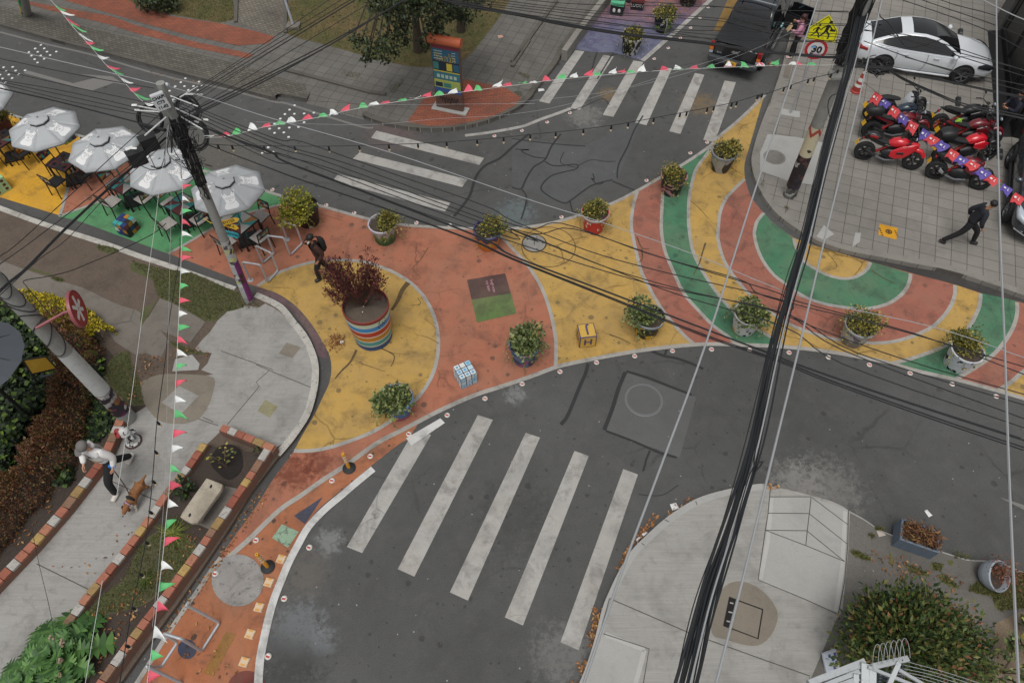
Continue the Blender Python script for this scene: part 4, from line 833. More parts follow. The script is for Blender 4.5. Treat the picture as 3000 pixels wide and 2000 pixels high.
# near utility cover with broken corner
t = thing("utility_cover", "rectangular utility cover with black gap along its edge in the near pavement", "utility cover", P(*T("K 1515,1140")[0], ZB + .008))
o3 = P(*T("K 1515,1140")[0], ZB + .008)
def loc(s, z, o): return [p - Vector((o.x, o.y, o.z)) for p in W(s, z)]
MB().poly(loc("K 1425,1000 1650,1082 1618,1280 1385,1192", ZB + .012, o3)).build("frame", pmat("gap_black", S(26, 24, 22), .9), t)
MB().prism([(p.x, p.y) for p in loc("K 1470,1025 1640,1088 1610,1270 1440,1205", ZB + .016, o3)], .003, .012).build("cover", MT["concrete_stain"], t)
bk = MB()
for s in ("K 1430,1040 1452,1046", "K 1420,1100 1446,1106", "K 1408,1160 1430,1166"):
 a, b2 = loc(s, ZB + .02, o3); bk.bar(a, b2, .025)
bk.build("broken_bars", MT["concrete_panel"], t)
# --- stone bench, bed pad, fire hydrant, cone, wheel stops
def hexa(name, m, top, z1, z0, parent, bev=.01):
 return MB().prism([(p.x - parent.location.x, p.y - parent.location.y) for p in W(top, z1)], z0 - parent.location.z, z1 - parent.location.z).build(name, m, parent, bevel=bev)
c = P(*T("I 1320,370")[0], .3)
ben = thing("stone_bench", "rough pale stone slab bench in the brick planter bed", "bench", (c.x, c.y, .3))
STONE = gmat("bench_stone", S(168, 158, 142), .2, 3, 50, .25, dirt=.55, dcol=(.09, .08, .065), bump_s=.6)
hexa("seat_slab", STONE, "I 1355,222 1460,262 1450,300 1295,518 1250,518 1180,478 1200,440", .72, .6, ben, .02)
for s in ("I 1340,270 1420,300 1400,330 1320,300", "I 1250,430 1310,460 1290,490 1225,460"): hexa("support", STONE, s, .598, .28, ben, .01)
mk = MB()
for s in ("I 1384,278", "I 1245,466"): q = W(s, .724)[0] - ben.location; mk.ball((q.x, q.y, .421), (.03, .05, .006), 8, 5)
mk.build("dark_hole", INK, ben)
BRK = [pmat("brick_paint_%d" % i, c_, .85, var=.3, dirt=.65) for i, c_ in enumerate((S(156, 98, 78), S(142, 84, 66), S(166, 162, 156), S(144, 118, 76), S(128, 98, 78), S(134, 76, 60), S(160, 108, 84), S(166, 138, 84)))]
gmat("brick_face", S(120, 84, 66), .2, 1, 60, .2, dirt=.5, dcol=(.12, .1, .085), brick=(0, 50, .075, 0, .012, S(128, 84, 64), S(112, 74, 58), S(96, 88, 78)))
m_, t_, b_ = nodes("brick_side"); ps_ = N(t_, "NewGeometry").outputs["Position"]
mp = N(t_, "Mapping"); t_.links.new(ps_, mp.inputs[0]); mp.inputs["Rotation"].default_value = (R(90), 0, R(-35))
br = N(t_, "TexBrick"); t_.links.new(mp.outputs[0], br.inputs["Vector"]); br.inputs["Scale"].default_value = 1
for k, v in (("Color1", c4(S(134, 82, 62))), ("Color2", c4(S(116, 84, 68))), ("Mortar", c4(S(98, 90, 82))), ("Mortar Size", .012), ("Brick Width", .24), ("Row Height", .075)): br.inputs[k].default_value = v
o_ = mix(t_, ramp(t_, noise(t_, ps_, 5, 6, .7), [(.5, BLK), (.7, (.7,) * 3)]), br.outputs[0], S(104, 98, 88))
t_.links.new(o_, b_.inputs["Base Color"]); b_.inputs["Roughness"].default_value = .9; MT["brick_side"] = m_
def brick_wall(name, label, paths, ztop, zbot, width, seq):
 """core with brick faces, topped by single painted bricks"""
 t = thing(name, label, "wall"); core, top = MB(), MB(); k = 0
 for path in paths:
  pts = W(path, ztop)
  for a, b in zip(pts[:-1], pts[1:]):
   a, b = Vector((a.x, a.y, 0)), Vector((b.x, b.y, 0)); d = b - a; L = d.length; d.normalize()
   core.bar((a.x, a.y, (ztop - .07 + zbot) / 2), (b.x, b.y, (ztop - .07 + zbot) / 2), .01) if False else None
   M_ = Matrix.Rotation(math.atan2(d.y, d.x), 4, 'Z'); mid = (a + b) / 2
   core.box((mid.x, mid.y, (ztop - .07 + zbot) / 2), (L + width * .3, width * .96, ztop - .07 - zbot), M=M_)
   n = max(1, round(L / .25))
   for i in range(n):
    q = a + d * (L * (i + .5) / n); top.mat(seq[k % len(seq)]); k += 1
    top.box((q.x, q.y, ztop - .035 + rng.uniform(-.004, .004)), (L / n - .012, width * rng.uniform(.97, 1.03), .07), M=M_)
 core.build("brick_courses", MT["brick_side"], t); top.build("coping_bricks", BRK, t, bevel=.006); return t
SEQ = [0, 2, 1, 0, 3, 6, 2, 4, 0, 7, 1, 5, 2, 3, 4, 0, 2, 6, 7, 0]
brick_wall("brick_planter_wall", "low brick wall with painted coping around the triangular planting bed", ["X 647,1250 714,1276 800,1312", "I 1755,32 1660,180 1595,275 1500,412 1400,555 1330,660 1180,860 1080,1000 960,1150 870,1270 740,1450 600,1650", "I 1340,-5 1235,150 1160,240 1085,330 985,480 850,660 700,845 580,985 430,1190"], .46, -.05, .17, SEQ)
brick_wall("low_brick_wall", "low brick wall with chipped multicoloured coping beside the hedge", ["X 352,1226 335,1268 300,1345 237,1425 190,1485 98,1590 50,1640 0,1692 -60,1755"], .38, .0, .2, SEQ[5:] + SEQ[:5])
sheet("planter_bed_soil", "I 1340,0 1500,40 1740,60 1660,180 1595,275 1400,555 1180,860 960,1150 870,1270 600,1650 300,1800 100,1650 430,1190 580,985 700,845 985,480 1235,150", .27, "soil_dark")
sheet("planter_bed_pad", "I 1480,275 1556,292 1375,560 1288,522", .275, "concrete_old")
sheet("planter_bed_grass", cr(W("I 900,700 1050,560 1280,640 1260,780 1130,900 960,1050 700,1120 560,1160 640,1020 800,900 860,800", .275), 2, True), .278, "grass_patch")
gmat("soil_wet", S(38, 33, 31), .3, 1, 45, .4, bump_s=.8)
sheet("planter_bed_mulch", cr(W("I 1400,60 1450,10 1540,10 1590,80 1580,180 1500,235 1420,180 1380,120", .285), 3, True), .285, "soil_wet")
# hydrant painted like a dalmatian
hyd = thing("fire_hydrant", "white fire hydrant with black spots and red cap on the sidewalk", "hydrant", P(391, 1293, ZL + .005), .9)
HW = potmat("hydrant_white", S(196, 196, 194), [(blk, 10, .56, (1, 1, 1))]); HR = pmat("hydrant_red", S(150, 62, 60), .5, var=.1)
h = MB(); h.lathe([(0, 0), (.17, 0), (.17, .04), (.11, .05), (.105, .42), (.13, .43), (.13, .47), (.1, .5)], 20); h.build("barrel", HW, hyd, smooth=True)
h = MB(); h.lathe([(.12, .5), (.125, .53), (.09, .6), (.04, .63), (0, .635)], 18); h.build("bonnet", HW, hyd, smooth=True)
MB().lathe([(.035, 0), (.115, 0), (.12, .03), (.08, .05), (.03, .055)], 18, (-.11, .08, .5), Matrix.Rotation(R(-50), 4, 'Y')).build("red_cap", HR, hyd, smooth=True)
for s in (-1, 1): MB().lathe([(0, 0), (.06, 0), (.06, .09), (.045, .1), (.0, .1)], 12, (0, s * .1, .33), Matrix.Rotation(R(-90 * s), 4, 'X')).build("nozzle", INK if s > 0 else HW, hyd, smooth=True)
MB().lathe([(0, 0), (.07, 0), (.07, .1), (0, .11)], 14, (.1, 0, .3), Matrix.Rotation(R(90), 4, 'Y')).build("pumper_nozzle", HW, hyd, smooth=True)
MB().lathe([(.15, .0), (.21, .0), (.2, .02), (.16, .03)], 20).build("base_ring", pmat("rust_dark", S(74, 56, 50), .9), hyd)
# traffic cone
con = thing("traffic_cone", "worn red traffic cone with white sleeves beside the motorcycles", "traffic cone", P(*T("D 690,600")[0], ZR))
CR_ = pmat("cone_red", S(160, 56, 48), .5, var=.12, dirt=.3); cz = .95
MB().lathe([(.2, .0), (.2, .05), (.16, .07), (.155, .2), (.06, .7), (.03, cz), (0, cz)], 20).build("cone_body", CR_, con, smooth=True)
for a, b2 in ((.24, .34), (.43, .56), (.72, .82)):
 rr_ = lambda z: .155 + (.06 - .155) * (z - .2) / .5 if z < .7 else .06 - .03 * (z - .7) / .25
 MB().lathe([(rr_(a) + .004, a), (rr_(b2) + .004, b2)], 20).build("white_sleeve", WB, con, smooth=True)
for s, lb_ in (("D 1372,222", "black rubber parking stop beyond the white sedan"), ("D 1357,672", "black rubber parking stop between sedan and motorcycles"), ("D 1630,1016", "black rubber parking stop under the grey SUV")):
 q = P(*T(s)[0], ZR); o = thing("parking_stop", lb_, "parking stop", q, A_TILE, "black rubber parking stops")
 MB().box((0, 0, .055), (.17, .52, .11), taper=.72).build("stop_body", RUB, o, bevel=.015)
 MB().box((0, -.13, .112), (.09, .1, .004)).build("reflective_patch", pmat("patch_grey", S(92, 92, 92), .5), o)
# --- bike racks
STEEL = pmat("rack_steel", S(178, 180, 184), .4, .3, var=.06)
def rack(name, label, pts, r, feet):
 b = MB(); rp = []
 for i in range(len(pts) - 1):   # rounded corners
  p = Vector(pts[i])
  if 0 < i:
   d0 = (Vector(pts[i - 1]) - p).normalized() * .09; d1 = (Vector(pts[i + 1]) - p).normalized() * .09
   rp += [p + d0, p + d0 * .45 + d1 * .12 * 0, p + (d0 + d1) * .22, p + d1 * .45, p + d1]
  else: rp.append(p)
 rp.append(Vector(pts[-1])); b.tube(rp, r, 10)
 o = thing(name, label, "bike rack"); b.build("tube", STEEL, o, smooth=True)
 if feet:
  for q in feet: MB().lathe([(0, .012), (.08, .01), (.085, 0)], 16, (q[0], q[1], .006)).build("foot_plate", STEEL, o, smooth=True)
 return o
def zz(s): return [(380 + float(a.split(',')[0]) / 3.485, 430 + float(a.split(',')[1]) / 3.485) for a in s.split()]
G_ = [P(u, v, .05) for u, v in zz("1605,935 1760,985 1640,1105 1475,1085 1360,1185 1515,1260 1410,1380 1230,1350")]
pth, lo_ = [], True
for i, q in enumerate(G_):
 up_ = (q.x, q.y, .78); dn_ = (q.x, q.y, .05 if 0 < i < 7 else .0)
 pth += ([dn_, up_] if lo_ else [up_, dn_]); lo_ = not lo_
rack("bike_rack", "serpentine grey steel bike rack beside the sticker-covered pole", pth, .028, [G_[0], G_[-1]])
a, b2 = P(*T("I 1440,1172")[0], .04), P(*T("I 1322,1357")[0], .04); zt = zfit(T("I 1440,1172")[0], T("I 1222,1056")[0], .04)
zt = min(max(zt, .6), 1.1); c2 = P(*T("I 955,1455")[0], zt)
rack("bike_rack", "grey steel hoop bike rack beside the brick planter", [P(*T("I 1222,1056")[0], zt), (a.x, a.y, .04), (b2.x, b2.y, .04), (b2.x, b2.y, zt), (b2.x - .3, b2.y - .15, zt)][:4] + [P(*T("I 1070,1240")[0], zt), P(*T("I 1165,1300")[0], zt * .45), P(*T("I 1055,1465")[0], zt * .45), P(*T("I 955,1455")[0], zt), P(*T("I 1190,1566")[0], .04)], .03, [])
# --- dark blue rectangular planter and tipped round pot
DRY = leafmat("leaf_dry", [(0, S(66, 46, 36)), (.5, S(110, 74, 52)), (.85, S(136, 100, 66)), (1, S(110, 104, 62))], .9)
a, b2 = P(*T("L 930,665")[0], ZB), P(*T("L 1165,748")[0], ZB); d = b2 - a; d.z = 0; L_x = d.length; an = math.atan2(d.y, d.x)
cc = (a + b2) / 2 + Vector((-math.sin(an), math.cos(an), 0)) * .24
BP = pmat("planter_bluegrey", S(96, 108, 122), .6, var=.12, dirt=.35)
t = thing("trough_planter", "blue-grey rectangular trough planter full of dry brown plants", "planter", (cc.x, cc.y, ZB), an)
tb = MB(); hw, hd, hh = L_x / 2, .24, .42
for c_, s3 in (((0, -hd, hh / 2), (L_x + .06, .05, hh)), ((0, hd, hh / 2), (L_x + .06, .05, hh)), ((-hw, 0, hh / 2), (.05, hd * 2 - .052, hh)), ((hw, 0, hh / 2), (.05, hd * 2 - .052, hh)), ((0, 0, .06), (L_x - .06, hd * 2 - .06, .1))): tb.box(c_, s3)
tb.build("trough", BP, t, bevel=.015); MB().box((0, 0, .33), (L_x - .07, hd * 2 - .07, .06)).build("soil", SOIL, t)
n = 650; a_ = np.stack([rng.uniform(-hw * .95, hw * 1.05, n), rng.uniform(-hd * .8, hd * .9, n), .36 + np.abs(rng.normal(0, .09, n))], 1); dd = rng.normal(0, 1, (n, 3)); dd[:, 2] = np.abs(dd[:, 2]) * .5
leaf_mesh("foliage", a_, dd, rng.uniform(.05, .16, n), DRY, t, wr=.25)
q = P(*T("L 1520,850")[0], ZB); t = thing("round_pot", "pale grey round pot tipped open with a dry red plant at the road edge", "planter", q, R(-50))
M_ = Matrix.Rotation(R(34), 4, 'Y')
MB().lathe([(0, 0), (.16, .0), (.26, .08), (.32, .22), (.33, .36), (.31, .38), (.29, .36), (.27, .2), (0, .12)], 28, (0, 0, .02), M_).build("pot", pmat("pot_palegrey", S(152, 160, 168), .55, var=.08, dirt=.25), t, smooth=True)
MB().lathe([(0, .28), (.15, .28), (.285, .26)], 20, (0, 0, .02), M_).build("soil", SOIL, t)
n = 420; a_ = np.stack([0.18 + rng.normal(.06, .15, n), rng.normal(.04, .15, n), .42 + np.abs(rng.normal(0, .1, n))], 1)
leaf_mesh("foliage", a_, rng.normal(0, 1, (n, 3)), rng.uniform(.04, .1, n), leafmat("leaf_dryred", [(0, S(84, 44, 36)), (.6, S(128, 78, 62)), (1, S(120, 96, 60))]), t, wr=.35)
# --- litter
LIT = pmat("paper_white", S(208, 208, 208), .7)
def scrap(s, z, w_, d_, rz, label, m=LIT, name="paper_scrap"):
 q = P(*T(s)[0], z); o = MB().add([(-w_ / 2, -d_ / 2, .004), (w_ / 2, -d_ / 2, .02), (w_ * .4, d_ / 2, .006), (-w_ / 2, d_ / 2, .022), (0, 0, .03)], [(0, 1, 4), (1, 2, 4), (2, 3, 4), (3, 0, 4)]).build(name, m)
 o.location = q; o.rotation_euler = (0, 0, rz); tag(o, label, "litter")
scrap("K 1066,410", .004, .17, .15, .3, "white paper sheet lying against the near kerb"); scrap("K 870,588", .004, .13, .06, .7, "crumpled white wrapper among dry leaves at the near kerb"); scrap("K 828,622", .004, .12, .05, .9, "torn white wrapper lower along the near kerb")
scrap("C 192,592", .004, .22, .14, .2, "crumpled white bag by the corner kerb"); scrap("L 1162,455", .004, .1, .16, .4, "small white scrap on the road above the trough planter"); scrap("B 1605,242", ZT + .006, .2, .18, .3, "pale orange wrapper on the far grey pavement", pmat("wrap_orange", S(176, 140, 124), .7)); scrap("F 565,788", .02, .1, .08, .2, "crumpled white cup on the heap of dry leaves", name="paper_cup"); scrap("L 852,585", ZB, .16, .14, .2, "broken pale stone chunk by the kerb weeds", pmat("chip", S(170, 160, 150), .8), "stone_chunk")
# ================================================================ parasols, tables, chairs
CHF = pmat("chair_frame", S(30, 30, 32), .5); SEATW = pmat("seat_wood", S(176, 170, 164), .6, var=.12, scale=5, dirt=.3); SEATB = pmat("seat_black", S(36, 36, 38), .5)
DECO = [pmat("deco_%d" % i, c, .5, var=.08, dirt=.15) for i, c in enumerate((S(64, 154, 150), S(110, 52, 52), S(190, 188, 182), S(176, 122, 52), S(82, 48, 62), S(58, 50, 46)))]
def chair_proto(dark):
 t = thing("terrace_chair", "chair", "chair"); b = MB(); w_ = .2
 sf = MB()
 for a, b2 in (((-w_, -w_, .44), (w_, -w_, .44)), ((-w_, w_, .44), (w_, w_, .44)), ((-w_, -w_, .44), (-w_, w_, .44)), ((w_, -w_, .44), (w_, w_, .44))): sf.bar(a, b2, .024)
 sf.build("seat_frame", CHF, t)
 MB().box((0, 0, .462), (.42, .42, .022)).build("seat", SEATB if dark else SEATW, t, bevel=.004)
 for x in (-w_, w_):
  MB().bar((x, w_, .43), (x, w_ + .02, 0), .026).build("leg", CHF, t)
  MB().bar((x, -w_ - .05, 0), (x, -w_, .44), .026).bar((x, -w_, .44), (x, -w_ - .07, .86), .024).build("leg", CHF, t)
 bf = MB().bar((-.1, -w_ - .04, .62), (-.1, -w_ - .076, .855), .012).bar((.1, -w_ - .04, .62), (.1, -w_ - .076, .855), .012).bar((-w_, -w_ - .07, .855), (w_, -w_ - .07, .855), .024).bar((-w_, -w_ - .035, .62), (w_, -w_ - .035, .62), .02)
 bf.build("back_frame", CHF, t); return t
def back_panel(t, mode, dark):
 b = MB(); y = lambda z: -.2 - .07 * (z - .44) / .42; n = 4 if mode else 3
 if mode:   # squares
  for i in range(5):
   for j in range(3):
    b.mat(int(rng.integers(6 if dark else 4))); x0, x1 = -.18 + i * .072, -.18 + (i + 1) * .072; z0, z1 = .635 + j * .068, .635 + (j + 1) * .068
    for o in (.009, -.009): b.add([(x0, y(z0) + o, z0), (x1, y(z0) + o, z0), (x1, y(z1) + o, z1), (x0, y(z1) + o, z1)], [(0, 1, 2, 3)])
 else:
  zs = (.635, .84); c = (rng.uniform(-.08, .08), .74); P_ = [(-.18, zs[0]), (0, zs[0]), (.18, zs[0]), (.18, .74), (.18, zs[1]), (0, zs[1]), (-.18, zs[1]), (-.18, .74)]
  for k in range(8):
   b.mat(int(rng.integers(6 if dark else 4))); q = [c, P_[k], P_[(k + 1) % 8]]
   for o in (.009, -.009): b.add([(x, y(z) + o, z) for x, z in q], [(0, 1, 2)])
 b.add([(-.185, y(.63), .63), (.185, y(.63), .63), (.185, y(.845), .845), (-.185, y(.845), .845)], [(0, 1, 2, 3)])
 b.build("backrest", DECO, t)
protos = {}
def place_chair(c, rz, dark, mode, label):
 t = chair_proto(dark) if dark not in protos else copy_tree(protos[dark])
 if dark not in protos: protos[dark] = t; 
 else:
  for ch in list(t.children):
   if ch.name.startswith("backrest"): bpy.data.objects.remove(ch)
 if not any(ch.name.startswith("backrest") for ch in t.children): back_panel(t, mode, dark)
 t.location = c; t.rotation_euler = (0, 0, rz); tag(t, label, "chair", "chairs around the parasol tables"); return t
def table(c, rz, dark, label):
 t = thing("terrace_table", label, "table", c, rz, "square painted tables"); h = .35
 f = MB()
 for x in (-h, h): f.bar((x, -h - .0125, .725), (x, h + .0125, .725), .025, .04)
 for y in (-h, h): f.bar((-h + .013, y, .725), (h - .013, y, .725), .025, .038)
 f.build("table_frame", CHF, t)
 for x in (-1, 1):
  for y in (-1, 1): MB().box((x * (h - .02), y * (h - .02), .355), (.05, .05, .71)).build("leg", CHF, t)
 b = MB(); cpt = (rng.uniform(-.08, .08), rng.uniform(-.08, .08)); q = h - .012
 ring_ = [(-q, -q), (-.05, -q), (q, -q), (q, .06), (q, q), (.08, q), (-q, q), (-q, -.04)]; seq = [0, 1, 2, 0, 3, 2, 0, 1] if not dark else [4, 5, 1, 0, 3, 5, 4, 1]
 for k in range(8): b.mat(seq[k]).add([(cpt[0], cpt[1], .738), (*ring_[k], .738), (*ring_[(k + 1) % 8], .738)], [(0, 1, 2)])
 b.add([(-q, -q, .715), (q, -q, .715), (q, q, .715), (-q, q, .715)], [(3, 2, 1, 0)]); b.build("table_top", DECO, t)
 if dark:
  d = MB()
  for x, y in ((-.2, -.2), (.2, -.2), (-.2, .2), (.2, .2)): d.lathe([(0, .0015), (.07, .001)], 14, (x, y, .739))
  d.build("dot_pattern", INK, t)
 return t
CANV = pmat("canopy_canvas", S(166, 169, 171), .8, var=.06, scale=2, dirt=.12); DOGW = pmat("print_white", S(214, 214, 214), .8); DOGL = pmat("print_line", S(84, 84, 86), .8)
POLC = [pmat("pole_teal", S(50, 116, 118), .5), pmat("pole_maroon", S(92, 44, 40), .5), pmat("pole_brown", S(96, 74, 40), .5)]
DOG = [(-.16, 0), (.17, 0), (.15, .06), (.12, .13), (.09, .17), (.1, .21), (.105, .26), (.13, .31), (.15, .37), (.14, .41), (.1, .42), (.06, .38), (.035, .33), (-.035, .33), (-.05, .37), (-.08, .43), (-.12, .46), (-.14, .43), (-.13, .36), (-.105, .3), (-.11, .24), (-.1, .19), (-.125, .14), (-.15, .07)]
def parasol(cpx, vpx, tc, pc, label, zr=2.05, rad_=1.0, prints=(0, 2, 4, 6)):
 """octagonal parasol: canopy centre and one rim corner measured on the photo"""
 c = P(*T(cpx)[0], zr); v = P(*T(vpx)[0], zr); a0 = math.atan2(v.y - c.y, v.x - c.x)
 base = Vector((tc.x, tc.y, Z2)); t = thing("garden_parasol", label, "parasol", base, 0, "grey parasols over the tables")
 L = lambda p: Vector(p) - base
 MB().box((0, 0, .035), (.56, .56, .06), rz=.4).build("base_plate", CHF, t, bevel=.01)
 top = c + Vector((0, 0, .36)); MB().tube([(0, 0, .05), L(top)], .021, 10).build("pole", pc, t, smooth=True)
 cc = L(c); apex = cc + Vector((0, 0, .34)); rim = [cc + Vector((rad_ * math.cos(a0 + k * math.pi / 4), rad_ * math.sin(a0 + k * math.pi / 4), 0)) for k in range(8)]
 cv_ = MB(); nseg = 5
 for k in range(8):
  a, b = rim[k], rim[(k + 1) % 8]; rings = []
  for j in range(nseg + 1):
   f = j / nseg; row = []
   for i in range(5):
    g = i / 4; e = a.lerp(b, g); p = apex.lerp(e, .1 + .9 * f); p.z -= .012 * math.sin(math.pi * f) + .008 * f * math.sin(math.pi * g); 
    out = (e - cc).normalized(); p -= out * .01 * math.sin(math.pi * g) * f * f; row.append(p)
   rings.append(row)
  cv_.loft(rings, closed=False)
  hem = [p.copy() for p in rings[-1]]; cv_.loft([hem, [p + Vector((0, 0, -.07)) for p in hem]], closed=False)
 cv = cv_.build("canopy", CANV, t, smooth='all'); so = cv.modifiers.new("thick", 'SOLIDIFY'); so.thickness = .004
 cap = MB(); r2 = [apex.lerp(p, .27) + Vector((0, 0, .075)) for p in rim]; ap2 = apex + Vector((0, 0, .05))
 for k in range(8): cap.add([ap2, r2[k], r2[(k + 1) % 8]], [(0, 1, 2)]); cap.add([r2[k], r2[k] - Vector((0, 0, .03)), r2[(k + 1) % 8] - Vector((0, 0, .03)), r2[(k + 1) % 8]], [(0, 1, 2, 3)])
 vc = cap.build("vent_cap", CANV, cv)
 gp = MB()
 for k in range(8): gp.tube([r2[k] - Vector((0, 0, .055)), r2[(k + 1) % 8] - Vector((0, 0, .055))], .012, 5)
 gp.build("vent_gap", INK, cv); MB().ball(ap2 + Vector((0, 0, .02)), (.035, .035, .03), 10, 6).build("finial", CANV, cv, smooth=True)
 for k in range(8):
  MB().bar(apex + Vector((0, 0, -.04)), rim[k] + Vector((0, 0, -.025)), .014).build("rib", CHF, t)
 for k in prints:
  a, b = rim[k], rim[(k + 1) % 8]; m = (a + b) / 2; x = (b - a).normalized(); y = (apex - m).normalized(); nrm = x.cross(y).normalized()
  if nrm.z < 0: nrm = -nrm; x = -x
  o = m + y * .08 - (m - cc).normalized() * .02
  def q(u_, w2, d): 
   p = o + x * u_ + y * w2; hh = .8 - (w2 + .13) / 1.0
   return p + nrm * d
  fl = 1 if k % 4 == 0 else -1; pm_ = MB(); n = len(DOG); off = .0
  vs = [q(fl * u_ * 1.25, w2 * 1.22, off) for u_, w2 in DOG]; bl = [v_ - nrm * .012 for v_ in vs]
  pm_.add(vs, [tuple(range(n)) if fl > 0 else tuple(reversed(range(n)))]); pm_.loft([vs + [vs[0]], bl + [bl[0]]], closed=False)
  pr = pm_.build("printed_dog", DOGW, cv, tri=True)
  lm = MB(); d2 = off + .002
  for cx in (-.045, .045): lm.tube([q(fl * (cx + .032 * math.cos(s_ * .63)) * 1.25, (.265 + .026 * math.sin(s_ * .63)) * 1.22, d2) for s_ in range(10)], .0035, 4, closed=True)
  for s_ in ([(-.013, .265), (.013, .265)], [(-.02, .2), (0, .215), (.02, .2)], [(0, .215), (0, .235)], [(-.03, .185), (0, .195), (.03, .185)], [(-.075, .265), (-.1, .28)], [(.075, .265), (.1, .28)], [(-.09, .17), (-.03, .13), (.05, .14)], [(-.1, .4), (-.075, .34)], [(.1, .38), (.08, .34)]):
   lm.tube([q(fl * a_ * 1.25, b_2 * 1.22, d2) for a_, b_2 in s_], .003, 4)
  lm.build("line_print", DOGL, pr)
 return t
def zq(s, k, ox, oy): return [(ox + float(a.split(',')[0]) / k, oy + float(a.split(',')[1]) / k) for a in s.split()]
TBL = [("T", zq("0,660 125,690", 3.92, 0, 230)[0], None), ]
c4c = [P(u, v, .74) for u, v in zq("1110,675 1310,745 1145,868 985,780", 3.485, 380, 430)]
e_ = c4c[2] - c4c[3]; rz4 = math.atan2(e_.y, e_.x)
tb_px = [zq("20,690", 3.92, 0, 230)[0], zq("735,955", 3.92, 0, 230)[0], zq("1424,1205", 3.92, 0, 230)[0], zq("525,585", 3.485, 380, 430)[0], zq("1138,770", 3.485, 380, 430)[0]]
UM = [("A -150,655", "A 70,608", "leftmost"), ("A 290,842", "A 522,828", ""), ("A 685,972", "A 910,893", ""), ("A 1080,1112", "A 1300,1008", ""), ("A 1495,1243", "A 1728,1243", "")]
UL = ["grey parasol cut off by the left edge of the photo", "grey parasol with dog prints second from the left", "grey parasol with dog prints beside the black cable boxes", "grey parasol with dog prints behind the cable-loaded pole", "grey parasol with dog prints nearest the big yellow-green bush"]
TN = ["leftmost parasol", "second parasol from the left", "parasol beside the black cable boxes", "parasol behind the leaning pole", "parasol nearest the bush"]
CL = ["far-right side", "near-right side", "near-left side", "far-left side"]
TS = ["leftmost parasol", "second parasol", "third parasol", "parasol behind the pole", "parasol by the bush"]
for i in range(5):
 tc = P(*tb_px[i], .74); tc.z = Z2; rz = rz4 + (.0, .18, .02, -.02, 0)[i]; dark = i < 2
 table(tc, rz, dark, ("black and brown" if dark else "teal, white and maroon") + " square table under the " + TN[i])
 for k in range(4):
  an = rz + (0, -math.pi / 2, math.pi, math.pi / 2)[k]; rr = .62 + rng.uniform(-.03, .06); p = tc + Vector((math.cos(an) * rr, math.sin(an) * rr, 0)) + Vector((rng.uniform(-.04, .04), rng.uniform(-.04, .04), 0))
  place_chair(p, an + math.pi / 2 + rng.uniform(-.1, .1), dark, (i + k) % 2, ("black-seated" if dark else "pale-seated") + " chair, " + CL[k] + " of the table under " + TS[i])
 parasol(UM[i][0], UM[i][1], tc, POLC[(2, 2, 0, 1, 0)[i]], UL[i], prints=(0, 2, 4, 6) if i != 1 else (1, 3, 5, 7))
# dark parasol over the hidden terrace at the left
DKC = pmat("canopy_dark", S(72, 76, 82), .85, var=.06, scale=2)
cdk = P(*T("E -210,920")[0], 2.9); t = thing("terrace_parasol", "large plain dark grey parasol above the ivy at the left edge", "parasol", (cdk.x, cdk.y, ZL), 0)
MB().tube([(0, 0, 0), (0, 0, 3.2)], .04, 10).build("pole", CHF, t); b = MB(); ap = Vector((0, 0, 3.35)); rm = [Vector((1.12 * math.cos(k * math.pi / 8), 1.12 * math.sin(k * math.pi / 8), 2.78)) for k in range(16)]
for k in range(16): b.add([ap, ap.lerp(rm[k], .5) - Vector((0, 0, .05)), rm[k], rm[(k + 1) % 16], ap.lerp(rm[(k + 1) % 16], .5) - Vector((0, 0, .05))], [(0, 1, 4), (1, 2, 3, 4)])
cv = b.build("canopy", DKC, t); so = cv.modifiers.new("thick", 'SOLIDIFY'); so.thickness = .005
b = MB()
for k in range(0, 16, 2): b.bar(ap - Vector((0, 0, .05)), rm[k] - Vector((0, 0, .02)), .015)
b.build("rib_lattice", CHF, t)
# ================================================================ poles, signs, totem, building
CONC = gmat("pole_concrete", S(142, 142, 138), .15, 1.2, 40, .15, dirt=.4, dcol=(.1, .1, .095))
BLKW = pmat("cable_black", S(27, 28, 30), .55); GREYW = pmat("cable_grey", S(150, 152, 154), .5); WHW = pmat("cable_white", S(196, 198, 196), .5)
def axis(b, t, z0, zt=None):
 B = P(*b, z0); z = zt or zfit(b, t, z0); Tt = P(*t, z); return B, Tt, (lambda h: B + (Tt - B) * ((h - z0) / (z - z0)))
def bundle(b, ax, z0, z1, r, n, rr, seed, a_c=None, a_s=1.0):
 g = np.random.default_rng(seed)
 for k in range(n):
  a = g.uniform(0, 6.28) if a_c is None else g.normal(a_c, a_s); pts = []
  for j in range(9):
   h = z0 + (z1 - z0) * j / 8; a += g.normal(0, .25); p = ax(h); q = r + rr + abs(g.normal(0, .02)); pts.append(p + Vector((math.cos(a) * q, math.sin(a) * q, 0)))
  b.tube(cr(pts, 3), rr, 5)
def sleeve(name, m, ax, z0, z1, r, parent, a0=0, a1=None, n=20):
 b = MB(); rings = []
 for h in (z0, (z0 + z1) / 2, z1):
  c = ax(h); k_n = n if a1 is None else n + 1
  rings.append([c + Vector((math.cos(a0 + ((a1 or (a0 + 6.2832)) - a0) * k / n) * r(h), math.sin(a0 + ((a1 or (a0 + 6.2832)) - a0) * k / n) * r(h), 0)) for k in range(k_n)])
 b.loft(rings, closed=a1 is None, caps=False); return b.build(name, m, parent, smooth=True)
def shaft(name, ax, z0, z1, r, parent, m=None):
 b = MB(); b.tube([ax(z0), ax((z0 + z1) / 2), ax(z1)], [r(z0), r((z0 + z1) / 2), r(z1)], 20); return b.build(name, m or CONC, parent, smooth=True)
